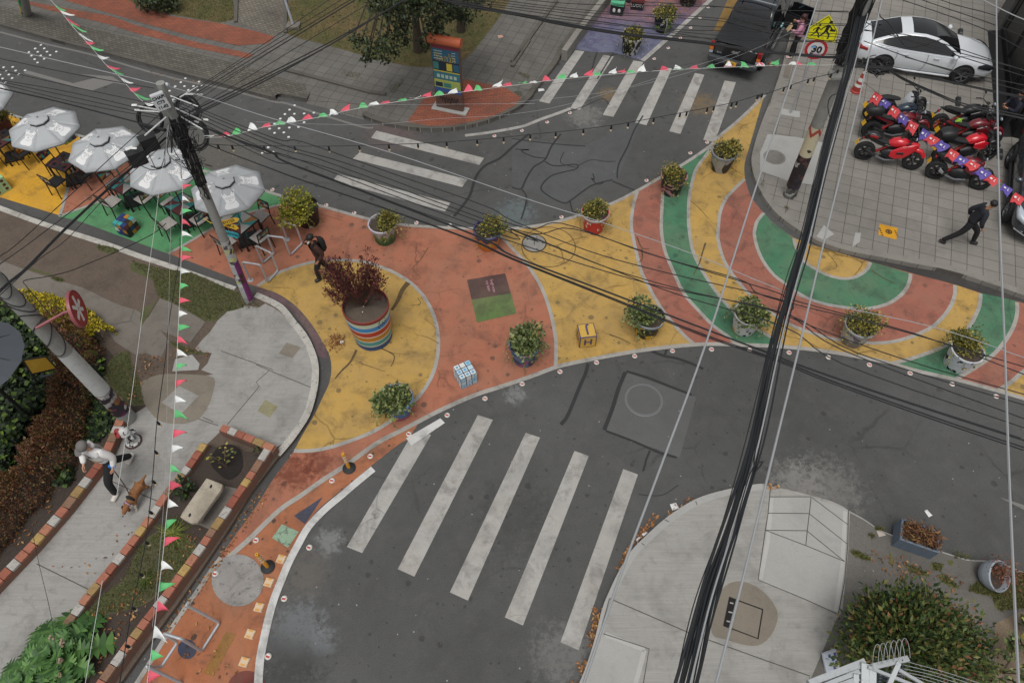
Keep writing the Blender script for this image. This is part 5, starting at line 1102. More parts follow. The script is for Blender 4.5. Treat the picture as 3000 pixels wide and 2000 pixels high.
# --- left pole
t1 = thing("utility_pole", "leaning concrete pole loaded with black cables and covered in stickers", "utility pole")
B1, T1, ax1 = axis((730, 880), (469, 243), ZL); r1 = lambda h: .13 - .0065 * h
shaft("shaft", ax1, ZL - .1, T1.z, r1, t1)
def stickmat(name, base, cols, sc, th):
 m, t, b = nodes(name); pos = N(t, "NewGeometry").outputs["Position"]; v = N(t, "TexVoronoi"); v.feature = 'F1'; v.distance = 'CHEBYCHEV'; v.inputs["Scale"].default_value = sc; t.links.new(pos, v.inputs["Vector"])
 s = N(t, "SeparateColor"); t.links.new(v.outputs["Color"], s.inputs[0])
 c = ramp(t, s.outputs[0], [(i / len(cols), x) for i, x in enumerate(cols)], 'CONSTANT')
 out = mix(t, ramp(t, s.outputs[1], [(th, BLK), (th + .01, WHT)]), base, c)
 out = mix(t, ramp(t, noise(t, pos, 14, 5, .7), [(.5, BLK), (.62, (.7,) * 3)]), out, k_(base, .8)); t.links.new(out, b.inputs["Base Color"]); b.inputs["Roughness"].default_value = .7; return m
STK = stickmat("stickers", S(160, 160, 158), [S(190, 190, 186), S(120, 150, 160), S(60, 60, 62), S(178, 176, 120), S(170, 168, 170)], 9, .5)
PURP = stickmat("purple_posters", S(112, 44, 104), [S(128, 50, 116), S(150, 110, 148), S(96, 40, 92)], 7, .6)
sleeve("sticker_layer", STK, ax1, ZL + .25, 2.5, lambda h: r1(h) + .004, t1)
sleeve("poster_layer", PURP, ax1, ZL + .1, 1.75, lambda h: r1(h) + .007, t1, -1.2, 1.4)
ps = MB()
for h, a in ((.98, -1.15), (1.16, -1.0)): ps.lathe([(.155, 0), (.155, .15)], 5, ax1(h), a0=a, a1=a + .55)
ps.build("yellow_poster", pmat("poster_dark", S(60, 44, 26), .7), t1); 
cb = MB(); bundle(cb, ax1, 4.3, 6.1, .085, 28, .012, 3, -.9, 1.0); bundle(cb, ax1, 4.9, 6.0, .09, 16, .016, 4); bundle(cb, ax1, 3.9, 4.8, .095, 5, .01, 14, -.9, .6)
cb.build("cable_bundle", BLKW, t1, smooth=True)
cl = MB()
def coil(c, rad_, thick, seed, tilt, n=9):
 g = np.random.default_rng(seed); nrm = (CAM - c).normalized(); nrm = (Matrix.Rotation(tilt, 3, 'Z') @ nrm); q = nrm.to_track_quat('Z', 'Y').to_matrix()
 for k in range(n):
  rr = rad_ * g.uniform(.9, 1.08); off = Vector(g.normal(0, .03, 3)); cl.tube([c + off + q @ Vector((rr * math.cos(a * .2618) * g.uniform(.98, 1.02), rr * math.sin(a * .2618) * 1.08, 0)) for a in range(24)], thick, 5, closed=True)
coil(P(*T("A 1225,715")[0], 5.55), .24, .013, 5, .5); coil(P(*T("A 1270,885")[0], 4.9), .29, .013, 6, .15, 12); coil(P(*T("A 985,780")[0], 5.3), .26, .013, 7, -.5)
cl.build("coiled_cable", BLKW, t1, smooth=True)
for s, lab in (("M 0", 0),):
 hb = min((k * .02 for k in range(280, 340)), key=lambda h: (ax1(h) - CAM).normalized().angle(ray(487, 297))); c = CAM + ray(470, 297).normalized() * ((ax1(hb) - CAM).length - .24); q = (CAM - c); yaw = math.atan2(q.y, q.x) + R(90)
 bx = MB().box((0, 0, 0), (.27, .1, .36)).build("number_plate", pmat("plate_white", S(186, 188, 190), .5, var=.05, dirt=.25), t1, bevel=.02)
 bx.location = c; bx.rotation_euler = (R(-8), R(-4), yaw)
 for j, tx in enumerate(("CHAPI", "CT3", "11-02")): letter(tx, .085, INK, bx, (0, -.054, .1 - j * .1), (R(90), 0, 0), bold=.003)
tm = MB(); g = np.random.default_rng(77)
for k in range(34):
 h = g.uniform(4.8, 6.0); c = ax1(h); a = g.uniform(0, 6.28); a2 = a + g.uniform(.6, 2.4); ra, rb, rm = g.uniform(.1, .3), g.uniform(.1, .34), g.uniform(.16, .4)
 tm.tube(cr([c + Vector((ra * math.cos(a), ra * math.sin(a), g.uniform(-.1, .2))), c + Vector((rm * math.cos((a + a2) / 2), rm * math.sin((a + a2) / 2), g.uniform(-.35, .2))), c + Vector((rb * math.cos(a2), rb * math.sin(a2), g.uniform(-.2, .2)))], 6), float(g.choice([.006, .009, .012])), 5)
tm.build("cable_tangle", BLKW, t1, smooth=True)
iso = MB()
for s, z in (("A 1085,560", 6.6), ("A 1130,665", 6.05)):
 c = P(*T(s)[0], z); iso.lathe([(0, -.08), (.035, -.08), (.05, -.02), (.035, 0), (.05, .04), (.03, .08), (0, .08)], 12, c, Matrix.Rotation(R(75), 4, 'Y'))
 iso.bar(ax1(z), c, .025)
iso.build("insulator", pmat("insulator_grey", S(176, 180, 184), .35), t1, smooth=True)
YSG = pmat("sign_yellow", S(204, 162, 40), .5, var=.06); TSG = pmat("sign_teal", S(40, 148, 160), .5, var=.06)
def arrow_sign(pa, pb, z, hh, m, txt, ink, size):
 a, b = P(*pa, z), P(*pb, z); d = b - a; L_ = d.length; d.normalize()
 o_ = MB(); prof = [(0, -hh / 2), (L_ * .85, -hh / 2), (L_, 0), (L_ * .85, hh / 2), (0, hh / 2), (L_ * .06, 0)]
 o_.add([(x, 0, y) for x, y in prof] + [(x, .012, y) for x, y in prof], [(0, 1, 2, 3, 4, 5), (11, 10, 9, 8, 7, 6)] + [(i, i + 6, (i + 1) % 6 + 6, (i + 1) % 6) for i in range(6)])
 o = o_.build("arrow_board", m, t1, tri=True); o.location = a; o.rotation_euler = (R(-35), 0, math.atan2(d.y, d.x)); letter(txt, size, ink, o, (L_ * .47, -.003, 0), (R(90), 0, 0), bold=.001); return o
z2 = lambda s: zq(s, 3.485, 380, 430)
arrow_sign(z2("915,790")[0], z2("1120,735")[0], 2.55, .12, YSG, "ENTER", INK, .1)
arrow_sign(z2("925,775")[0], z2("1115,835")[0], 2.42, .12, YSG, "CASA A", INK, .09)
arrow_sign(z2("945,870")[0], z2("1125,915")[0], 2.15, .14, TSG, "LA MERENDERIA", INK, .075)
arrow_sign(z2("850,785")[0], z2("755,725")[0], 2.5, .1, YSG, "CASA", INK, .07)
# --- black splice boxes hanging on the cables
for s, z, lb_, rz in (("A 980,940", 5.0, "black cable splice box hanging nearest the cable-loaded pole", .62), ("A 900,1035", 4.9, "second black cable splice box with a white tag, left of the other", .62)):
 c = P(*T(s)[0], z); t = thing("splice_box", lb_, "cable box", c, rz, "black cable splice boxes")
 MB().box((0, 0, 0), (.36, .22, .34)).build("housing", pmat("splice_black", S(30, 32, 35), .5, var=.15), t, bevel=.03); MB().box((0, 0, .175), (.37, .23, .03)).build("lid_flange", RUB, t, bevel=.006)
 if "tag" in lb_: MB().box((-.05, .13, .2), (.16, .1, .006)).build("paper_tag", LIT, t)
# --- pole at the hedge with the red disc sign
t2 = thing("utility_pole", "thick white-based concrete pole by the hedge carrying a red round sign", "utility pole")
B2, T2, ax2 = axis((377, 1226), (9, 842), ZL); r2 = lambda h: .2 - .01 * h
shaft("shaft", ax2, ZL - .1, 8.2, r2, t2)
sleeve("white_paint", pmat("pole_white", S(178, 180, 178), .7, var=.08, dirt=.35, scale=3), ax2, 1.5, 3.1, lambda h: r2(h) + .003, t2)
PST = stickmat("dark_posters", S(40, 34, 38), [S(34, 30, 34), S(104, 40, 84), S(130, 84, 40), S(150, 148, 148), S(60, 32, 52), S(180, 180, 178)], 8, .42)
sleeve("poster_wrap", PST, ax2, .55, 1.47, lambda h: r2(h) + .006, t2)
tw = MB()
for k in range(9):
 h = 3.4 + k * .32; c = ax2(h); tw.tube([c + Vector((math.cos(a * .35) * (r2(h) + .012), math.sin(a * .35) * (r2(h) + .012), .22 * math.sin(a * .35 + k))) for a in range(18)], .01, 5, closed=True)
tw.build("strapped_cable", BLKW, t2, smooth=True)
zs = 4.28; c_ = P(225, 905, zs - .05); RS = pmat("disc_red", S(150, 34, 42), .4, var=.05); RSF = pmat("disc_rim", S(146, 80, 86), .4)
sg = thing("round_sign", "red round sign with white star strokes on a bracket", "sign", c_, R(17)); MX = Matrix.Rotation(R(90), 4, 'Y')
MB().lathe([(0, .03), (.36, .03), (.37, .02), (.37, -.02), (.36, -.03), (0, -.03)], 40, (0, 0, 0), MX).build("disc", RS, sg, smooth=True)
MB().lathe([(.37, .032), (.385, .032), (.39, 0), (.385, -.032), (.37, -.032)], 40, (0, 0, 0), MX).build("rim", RSF, sg, smooth=True)
st = MB()
for a, l0, l1 in ((0, .03, .28), (62, .03, .22), (118, .03, .22), (-58, .03, .26), (-122, .03, .26), (180, .03, .27)):
 d = Vector((0, math.sin(R(a + 25)), math.cos(R(a + 25)))); st.bar(Vector((.034, 0, 0)) + d * l0, Vector((.034, 0, 0)) + d * l1, .075, .075)
o = st.build("star_strokes", WPAINT, sg); o.scale = (.12, 1, 1); o.location = (.03, 0, 0)
p0 = ax2(zs - .05); MB().tube([p0 - c_, Vector((-.18, 0, 0)) + (p0 - c_) * .1, Vector((-.02, 0, 0))], .028, 8).build("bracket", RSF, sg, smooth=True)
# --- right pole
t3 = thing("utility_pole", "tall concrete pole on the tiled pavement wrapped in cream and black posters", "utility pole")
B3, T3, ax3 = axis((2313, 572), (2539, 0), ZR); r3 = lambda h: .2 - .008 * h
shaft("shaft", ax3, ZR - .1, 9.2, r3, t3)
m_, t_, b_ = nodes("cream_wrap"); ps_ = N(t_, "NewGeometry").outputs["Position"]
vv = N(t_, "TexVoronoi"); vv.inputs["Scale"].default_value = 2.6; t_.links.new(ps_, vv.inputs["Vector"]); wv_ = noise(t_, ps_, 16, 2); md = N(t_, "Math", operation='MULTIPLY_ADD'); t_.links.new(wv_, md.inputs[0]); md.inputs[1].default_value = .35; t_.links.new(vv.outputs["Distance"], md.inputs[2])
t_.links.new(ramp(t_, md.outputs[0], [(.3, S(52, 46, 40)), (.32, S(190, 182, 156))]), b_.inputs["Base Color"])
sleeve("cream_wrap", m_, ax3, 1.75, 2.75, lambda h: r3(h) + .005, t3)
PS3 = stickmat("right_posters", S(38, 30, 34), [S(34, 30, 34), S(66, 40, 48), S(50, 42, 56), S(168, 166, 166), S(84, 60, 50), S(30, 28, 30)], 7, .4)
sleeve("poster_wrap", PS3, ax3, .55, 1.74, lambda h: r3(h) + .006, t3)
sleeve("scuffed_base", stickmat("base_scuff", S(96, 96, 92), [S(52, 52, 50), S(150, 150, 146), S(70, 70, 68)], 10, .3), ax3, ZR, .55, lambda h: r3(h) + .003, t3)
ch = MB(); ch.loft([[ax3(h0) + Vector((math.cos(a * .2) * (r3(2.5) + .009), math.sin(a * .2) * (r3(2.5) + .009), (0 if a % 8 else 0) + .22 * abs(((a / 4.0) % 2) - 1))) for a in range(32)] for h0 in (2.42, 2.56)], caps=False)
ch.build("red_chevron", pmat("chevron_red", S(162, 66, 62), .6), t3)
cb = MB(); bundle(cb, ax3, 4.7, 7.4, .16, 16, .016, 8, 3.5, .5); bundle(cb, ax3, 5.0, 6.9, .17, 12, .024, 9, 3.4, .4); cb.build("cable_bundle", BLKW, t3, smooth=True)
sw = MB(); c = P(*T("D 820,430")[0], 4.9)
for k in range(9):
 g = np.random.default_rng(20 + k); sw.tube([c + Vector((g.normal(0, .05) + .33 * math.cos(a * .3), .28 * math.sin(a * .3) + g.normal(0, .03), g.normal(0, .05))) for a in range(21)], .013, 5)
sw.tube([ax3(4.9), c], .03, 6); sw.build("hanging_coil", BLKW, t3, smooth=True)
bl = MB(); bx_ = pmat("tag_pale", S(160, 196, 214), .5)
for s, z in (("D 703,262", 5.9), ("D 690,295", 5.7)): bl.box(P(*T(s)[0], z), (.09, .03, .1))
bl.build("paper_tag", bx_, t3)
MB().box(ax3(4.45) + Vector((-.05, -.2, 0)), (.5, .3, .12)).build("clamp_band", CONC, t3, bevel=.03)
# --- far painted pole, white mast
t4 = thing("painted_pole", "pole base painted yellow, green and white at the far left pavement", "pole"); B4, T4, ax4 = axis((77, 42), (60, -40), ZT, 1.8); 
shaft("shaft", ax4, ZT - .1, 6, lambda h: .19 - .006 * h, t4)
sleeve("painted_wrap", potmat("pole_mural", S(168, 146, 82), [(S(54, 132, 78), 1.6, .52, (1, 1, .7)), (S(44, 44, 40), 3, .6, (1, 1, .6)), (S(186, 186, 174), 2.6, .62, (1, 1, 1))]), ax4, ZT, 2.6, lambda h: .2, t4)
t5 = thing("white_mast", "thin white mast on a concrete footing on the far lawn", "mast"); B5, T5, ax5 = axis((861, 80), (835, 0), ZT)
shaft("shaft", ax5, ZT, 4.5, lambda h: .045, t5, pmat("mast_white", S(186, 190, 200), .4)); MB().box((B5.x, B5.y, ZT + .06), (.5, .4, .12)).build("footing", MT["concrete_old"], t5, bevel=.02)
# --- sign post with school sign and 30 sign
B6 = P(2315, 333, ZR); PY_ = R(-16)
sp6 = thing("sign_post", "grey steel sign post on a pale footing at the pavement edge", "sign post", B6, PY_)
MB().tube([(0, 0, 0), (0.02, 0, 3.35)], .032, 10).build("post", pmat("post_galv", S(172, 174, 180), .4, .3), sp6, smooth=True)
MB().box((0, 0, .012), (.62, .34, .03)).build("footing", MT["concrete_panel"], sp6)
SY = pmat("sign_lime", S(226, 222, 22), .35); SW = pmat("sign_white", S(206, 206, 208), .4); SRD = pmat("sign_red", S(176, 38, 46), .4)
tA, tB = T("D 384,276")[0], T("D 540,305")[0]
sc6 = thing("school_sign", "lime yellow pentagon school crossing sign with two walking figures", "traffic sign", B6 + Vector((.02, -.045, 2.72)), PY_)
def plate(name, prof, y, m, parent, th=.01):
 n = len(prof); b = MB(); b.add([(x, y, z) for x, z in prof] + [(x, y + th, z) for x, z in prof], [tuple(range(n)), tuple(range(2 * n - 1, n - 1, -1))] + [(i, i + n, (i + 1) % n + n, (i + 1) % n) for i in range(n)])
 return b.build(name, m, parent, tri=True)
pen = lambda k: [(-.43 * k, -.01 + .34 * (1 - k)), (.43 * k, -.01 + .34 * (1 - k)), (.43 * k, .34 + .09 * (k - 1)), (0, .34 + .48 * k), (-.43 * k, .34 + .09 * (k - 1))]
plate("panel", [(-.44, 0), (.44, 0), (.44, .36), (0, .84), (-.44, .36)], 0, SY, sc6)
bd = MB(); bp_ = [(-.405, .035), (.405, .035), (.405, .345), (0, .785), (-.405, .345)]
for i in range(5): a, b = bp_[i], bp_[(i + 1) % 5]; bd.bar((a[0], -.003, a[1]), (b[0], -.003, b[1]), .012)
bd.build("border_line", INK, sc6)
fg = MB()
def walker_fig(x, z, s, case):
 Lf = lambda a, b, w_: fg.bar((x + a[0] * s, 0, z + a[1] * s), (x + b[0] * s, 0, z + b[1] * s), w_ * s * .8)
 fg.ball((x + .03 * s, 0, z + .48 * s), .05 * s, 12, 8)
 Lf((.01, .4), (-.02, .2), .11); Lf((-.02, .22), (.1, .1), .06); Lf((.1, .1), (.1, -.02), .05); Lf((-.02, .22), (-.08, .1), .06); Lf((-.08, .1), (-.18, .0), .05); Lf((.02, .38), (.13, .28), .04); Lf((0, .38), (-.12, .3), .04); Lf((-.12, .3), (-.16, .22), .04)
 if case: Lf((.08, .25), (.22, .25), .08)
walker_fig(.1, .12, 1.05, True); walker_fig(-.17, .13, .75, False)
for x in (-.3, -.18, -.06, .06, .2): fg.bar((x - .03, 0, .1), (x + .03, 0, .1), .012)
o = fg.build("walking_figures", INK, sc6); o.scale = (1, .12, 1); o.location = (0, -.004, 0)
s30 = thing("speed_sign", "round white 30 speed limit sign with red ring and stickers", "traffic sign", B6 + Vector((.02, -.045, 2.42)), PY_)
MF = Matrix.Rotation(R(90), 4, 'X')
MB().lathe([(0, .0), (.33, .0), (.33, -.01), (0, -.01)], 36, (0, 0, 0), MF).build("panel", SW, s30); MB().lathe([(.25, .004), (.335, .004), (.335, -.012)], 36, (0, 0, 0), MF).build("red_ring", SRD, s30)
letter("30", .3, INK, s30, (0.02, -.006, -.0), (R(90), 0, 0), bold=.012)
sk = MB(); sk.mat(0).box((-.1, -.009, .08), (.13, .004, .06)); sk.mat(1).box((.05, -.009, -.16), (.2, .004, .06)); sk.mat(2).box((-.1, -.009, -.14), (.09, .004, .05))
sk.build("sticker_layer", [pmat("stk_blue", S(110, 160, 210), .5), pmat("stk_pink", S(200, 150, 180), .5), pmat("stk_dark", S(60, 60, 66), .5)], s30)
# --- information totem
qa, qb = P(1281, 312, ZT), P(1359, 328, ZT); d = qb - qa; tz = math.atan2(d.y, d.x); wd = d.length; cc = (qa + qb) / 2
to = thing("info_totem", "tall information totem with orange top and graffiti on red brick paving", "totem", (cc.x, cc.y, ZT), tz); H_ = 2.42; y0 = -.075
MB().box((0, 0, .02), (wd + .28, .42, .05)).build("plinth", MT["concrete_panel"], to, bevel=.01)
MB().box((0, 0, .05 + H_ / 2), (wd, .15, H_)).build("body", pmat("totem_brown", S(96, 74, 66), .35, var=.1, dirt=.2), to, bevel=.01)
MB().tube([(-wd / 2 - .06, 0, H_ + .12), (wd / 2 + .06, 0, H_ + .12)], .15, 20).build("orange_top", pmat("totem_orange", S(186, 96, 62), .5, var=.1, dirt=.25), to, smooth=True)
pn = MB(); cols = [S(112, 44, 56), S(44, 92, 118), S(62, 120, 116), S(56, 112, 124), S(150, 168, 90), S(52, 84, 140), S(190, 176, 66), S(34, 48, 60)]
pm2 = [pmat("totem_%d" % i, c, .4, var=.25, scale=9) for i, c in enumerate(cols)]
def rect(i, x0, x1, z0, z1, o=.0): pn.mat(i).add([(x0, y0 - .004 - o, z0), (x1, y0 - .004 - o, z0), (x1, y0 - .004 - o, z1), (x0, y0 - .004 - o, z1)], [(0, 1, 2, 3)])
hw = wd / 2 - .03
rect(0, -hw, hw, 2.28, 2.4); rect(1, -hw, hw, 1.86, 2.28); rect(7, -hw, hw, 1.5, 1.86); rect(6, -hw, hw, 1.46, 1.5); rect(3, -hw, hw, 1.16, 1.46); rect(6, -hw, hw, 1.13, 1.16); rect(4, -hw, hw, .86, 1.13); rect(5, -hw, hw, .7, .86)
for i, x in enumerate((-.36, -.12, .12, .36)): rect((2, 7, 6, 1)[i], x * wd - .1 * wd, x * wd + .1 * wd, 1.54, 1.8, .003)
for i, x in enumerate((-.3, 0, .3)): rect((7, 2, 4)[i], x * wd - .13 * wd, x * wd + .13 * wd, .9, 1.06, .003)
pn.build("printed_panel", pm2, to)
tx = MB()
for j in range(4): tx.box((-.25 * wd, y0 - .008, 2.2 - j * .09), (.3 * wd, .004, .025)); tx.box((.3 * wd, y0 - .008, 2.2 - j * .09), (.12 * wd, .004, .02))
for j in range(5): tx.box((-.3 * wd + j * .15 * wd, y0 - .008, 1.3), (.1 * wd, .004, .12))
tx.build("text_line", pmat("totem_text", S(168, 186, 170), .5), to)
sc_ = MB(); sy = MB(); g = np.random.default_rng(5)
for k in range(7):
 x = -.34 * wd + k * .1 * wd; sc_.tube([(x, y0 - .01, .32 + g.uniform(-.08, .08)), (x + .06, y0 - .01, .55), (x + .1, y0 - .01, .33 + g.uniform(-.1, .1))], .011, 4)
sc_.tube([(-.4 * wd, y0 - .01, .52), (.1, y0 - .01, .44), (.4 * wd, y0 - .01, .3)], .01, 4); sc_.build("black_scrawl", INK, to)
for k in range(8):
 x = -.36 * wd + k * .09 * wd; sy.tube([(x, y0 - .012, 1.78 + g.uniform(0, .3)), (x + .05, y0 - .012, 2.1 + g.uniform(-.1, .1)), (x + .09, y0 - .012, 1.9), (x + .04, y0 - .012, 1.86)], .009, 4)
sy.build("yellow_scrawl", pmat("scrawl_yellow", S(190, 160, 50), .5), to)
# --- dark shopfront at the right
a, b = P(2893, 90, ZR) + Vector((.5, 0, 0)), P(2919, 402, ZR) + Vector((.5, 0, 0)); d = (b - a); an = math.atan2(d.y, d.x); L_b = d.length
struct(MB().poly([a + Vector((-.5, 0, .006)), b + Vector((-.5, 0, .006)), b + Vector((.02, 0, .006)), a + Vector((.02, 0, .006))]).build("doorway_paving", pmat("mat_black", S(28, 28, 29), .9)))
bd = thing("shop_building", "black glazed shopfront with dark concrete corner at the right edge", "building", (a.x, a.y, ZR), an)
MB().box((L_b / 2 - .05, 2.0, 3.0), (L_b + .1, 4.0, 6.0)).build("wall", pmat("facade_black", S(24, 25, 27), .5, spec=.4), bd)
MB().box((-.5, 1.9, 3.0), (1.0, 4.0, 6.1)).build("corner_pier", pmat("pier_grey", S(84, 83, 80), .85, var=.12, dirt=.3), bd)
for k in range(3):
 x = .55 + k * 1.9; f = MB().box((x + .85, -.012, 2.2), (1.75, .03, 3.7)).build("window", pmat("window_dark", S(18, 19, 21), .35, spec=.4), bd)
 fr = MB()
 for xx in (x - .02, x + 1.72): fr.box((xx, -.03, 2.2), (.05, .05, 3.8))
 fr.box((x + .85, -.031, 4.1), (1.8, .05, .06)); fr.box((x + .85, -.031, .33), (1.8, .05, .06)); fr.build("window_frame", CHF, f)
MB().box((L_b * .35, -.06, 5.0), (L_b * .8, .08, .9)).build("pale_fascia", pmat("fascia_pale", S(150, 152, 150), .6, var=.15, scale=2), bd)
# small board in the ivy
v4 = lambda s: zq(s, 3.4844, 0, 800)
a = P(*v4("385,1030")[0], .9); ab = thing("notice_board", "yellow notice board on a black stand in the ivy", "notice board", (a.x, a.y, ZL + .006))
q = [p - Vector((a.x, a.y, ZL + .006)) for p in (P(*v4("325,1030")[0], .85), P(*v4("582,972")[0], .85), P(*v4("465,848")[0], 1.25), P(*v4("232,885")[0], 1.25))]
nn_ = (q[1] - q[0]).cross(q[3] - q[0]).normalized()
b = MB(); b.add(q + [p - nn_ * .03 for p in q], [(0, 1, 2, 3), (7, 6, 5, 4), (0, 4, 5, 1), (1, 5, 6, 2), (2, 6, 7, 3), (3, 7, 4, 0)]); b.build("panel", pmat("board_yellow", S(196, 152, 42), .5, var=.06), ab)
fr = MB()
for i in range(4): fr.bar(q[i] + nn_ * .004, q[(i + 1) % 4] + nn_ * .004, .03)
fr.build("frame", CHF, ab)
for i in (0, 1): MB().bar(q[i], (q[i].x * 1.1 + .1, q[i].y - .25, .0), .035).build("leg", CHF, ab)
ls = MB(); x_ = (q[1] - q[0]); y_ = (q[3] - q[0])
for k in range(5): ls.bar(q[0] + x_ * .15 + y_ * (.35 + k * .1) + nn_ * .003, q[0] + x_ * (.6 + .05 * (k % 2)) + y_ * (.35 + k * .1) + nn_ * .003, .012, .004)
ls.build("text_line", INK, ab); lp_ = q[0] + x_ * .22 + y_ * .16 + nn_ * .004; b = MB().add([lp_, lp_ + x_ * .26, lp_ + x_ * .26 + y_ * .14, lp_ + y_ * .14], [(0, 1, 2, 3)]); b.build("white_patch", LIT, ab)
for k in range(3):
 pa, pb = P(*v4("415,1062 490,1098 560,1138")[k], .6 - k * .15), P(*v4("600,1012 650,1056 705,1104")[k], .6 - k * .15); MB().bar(pa - Vector((a.x, a.y, ZL + .006)), pb - Vector((a.x, a.y, ZL + .006)), .06, .02).build("slat", pmat("slat_dark", S(66, 72, 78), .5), ab)

gmat("tile_sticker", S(206, 150, 40), .06, 2, 60, .1, dirt=.2)
shapes("pavement_sticker", "tile_sticker", ["H 843,12 963,40 955,117 835,85"], ZR + .005)
q = W("H 905,64", ZR + .008)[0]; em = MB(); em.lathe([(.06, 0), (.085, .001), (.1, 0)], 24, q); em.ball(q, (.045, .06, .002), 12, 4)
for k in range(4): em.box(q + Vector((-.23 + .0 * k, -.14 + k * .09, 0)), (.05, .05, .002))
for k in range(3): em.box(q + Vector((.2, -.12 + k * .07, 0)), (.05, .04, .002))
struct(em.build("pavement_sticker_print", pmat("print_brown", S(92, 66, 30), .8)))
lt = letter("laugh now", .115, pmat("print_pink", S(186, 140, 150), .8), None, P(*T("F 1555,418")[0], .0135), (0, 0, R(-78)), "painted_words", .0005); struct(lt)
lt = letter("cry later", .115, pmat("print_pink", S(186, 140, 150), .8), None, P(*T("F 1524,420")[0], .0135), (0, 0, R(-78)), "painted_words", .0005); struct(lt)
lt = letter("T", .16, INK, None, P(*T("F 268,662")[0], ZL + .010), (0, 0, R(-40)), "kerb_letter", .0005); struct(lt)
# ================================================================ overhead wires, bunting, lights
def wpath(s, z0, z1, sag=0.0, n=5):
 px = T(s); c = [0.0]
 for a, b in zip(px[:-1], px[1:]): c.append(c[-1] + math.dist(a, b))
 pts = [P(u, v, z0 + (z1 - z0) * k / c[-1] - sag * 4 * (k / c[-1]) * (1 - k / c[-1])) for (u, v), k in zip(px, c)]
 return cr(pts, n)
def wire(s, z0, z1, r, label, group, m=None, n=1, spread=.0, name="overhead_cable", sag=0.0):
 base = wpath(s, z0, z1, sag); last = None
 for k in range(n):
  o_ = Vector((rng.normal(0, spread), rng.normal(0, spread), rng.normal(0, spread * .5))) if n > 1 else Vector(); o2 = Vector((rng.normal(0, spread), rng.normal(0, spread), 0)) if n > 1 else Vector()
  m_ = len(base); pts = [p + o_ * (1 - i / (m_ - 1)) + o2 * (i / (m_ - 1)) for i, p in enumerate(base)]
  last = MB().tube(pts, r, 6).build(name, m or BLKW, smooth=True); tag(last, label, "cable", group)
 return base
LBR, GR = "thin black cable running from the cable-loaded pole to the right edge", "cables from the left pole to the right"
wire("A 1100,565 1400,655 1792,780 B 880,1000 1792,1310 G 580,0 1200,215 H 335,492 1200,690 1792,890 2000,960", 6.5, 6.0, .007, "pale grey cable from the top of the cable-loaded pole to the right edge", GR, GREYW)
for s, z in (("A 1130,640 1792,905 B 300,930 870,1130 1500,1350 G 0,-10 500,190 1000,330 1792,520 H 300,640 1000,900 1792,1130", 6.3), ("A 1140,660 1792,930 B 600,1075 1400,1370 1792,1500 G 330,10 900,210 1500,380 H 100,490 900,690 1792,950", 6.25),
             ("A 1140,680 1792,960 B 400,1040 1200,1330 1792,1530 G 400,45 1000,240 1700,450 H 300,520 1100,740 1792,1000", 6.2), ("A 1150,700 1792,1000 B 500,1110 1792,1568 G 0,50 600,290 1100,440 1792,610 H 600,840 1792,1290", 6.1),
             ("A 1150,720 1700,990 B 200,1020 1000,1320 1700,1568 G 0,50 600,290 1100,480 1792,690 H 600,930 1792,1350", 6.0), ("A 1160,740 1750,1040 B 300,1100 1100,1400 G 0,130 500,290 1000,430 1792,600 H 700,860 1792,1200", 6.0)):
 wire(s, z, 5.8, .0092, LBR, GR)
wire("A 1170,760 1500,890 1792,1000 B 200,1060 800,1290 1500,1568 G 0,220 600,450 1200,680 1750,890 H 300,940 900,1150 1792,1440", 5.9, 5.7, .0135, "heavy black cable crossing from the cable-loaded pole over the plaza", GR, n=3, spread=.03)
wire("A 1360,945 1500,1000 1792,1110 B 300,1180 800,1350 1400,1568 G 0,240 600,480 1250,740 1750,910 H 500,1040 1200,1290 1792,1490", 5.2, 5.7, .012, "heavy black cable crossing from the cable-loaded pole over the plaza", GR, n=2, spread=.03)
LBL, GL = "black cable running from the cable-loaded pole up past the far lawn", "cables from the left pole to the far side"
for s, r in (("A 1130,680 1680,325 B 480,0 700,-150", .007), ("A 1130,690 1680,345 B 560,0 760,-140", .007), ("A 1150,700 1680,372 B 620,0 800,-120", .009), ("A 1150,710 1680,395 B 650,0 900,-150", .007), ("A 1180,740 1680,402 B 560,60 800,-90", .006), ("A 1200,760 1680,475 B 500,170 780,0 900,-80", .007)):
 wire(s, 5.9, 6.3, r, LBL, GL)
for s in ("A 1180,770 1680,525 B 500,270 930,28 1050,-40", "A 1190,790 1680,545 B 470,305 900,45 1050,-50", "A 1230,780 1680,562 B 400,345 850,75 1050,-60"):
 wire(s, 5.8, 6.3, .013, "thick black cable running from the cable-loaded pole up past the far lawn", GL)
LBX, GX = "black cable running from the cable-loaded pole to the left edge", "cables from the left pole to the left edge"
wire("A 1060,560 600,450 0,310 -150,275", 6.5, 6.5, .008, "pale cable from the cable-loaded pole top to the left edge", GX, GREYW)
for s, z in (("A 1010,580 500,490 0,385 -150,352", 6.4), ("A 1040,690 500,575 0,460 -150,428", 6.1), ("A 1050,745 480,610 0,525 -150,500", 5.9), ("A 1050,765 480,640 0,535 -150,505", 5.8), ("A 1050,780 480,670 0,550 -150,515", 5.7)): wire(s, z, z, .0085, LBX, GX)
wire("A 1085,850 1000,830 870,795 400,672 0,580 -150,548", 5.3, 5.4, .017, "thickest black cable from the cable-loaded pole to the left edge", GX)
MB().tube(wpath("A 920,815 1085,855", 5.3, 5.3), .04, 8).build("x", BLKW); bpy.data.objects["x"].name = "splice_sleeve"; tag(bpy.data.objects["splice_sleeve"], "black splice sleeve on the thickest cable left of the pole", "cable splice")
LBD, GD = "black cable sloping down from the cable-loaded pole to the hedge pole", "cables between the two left poles"
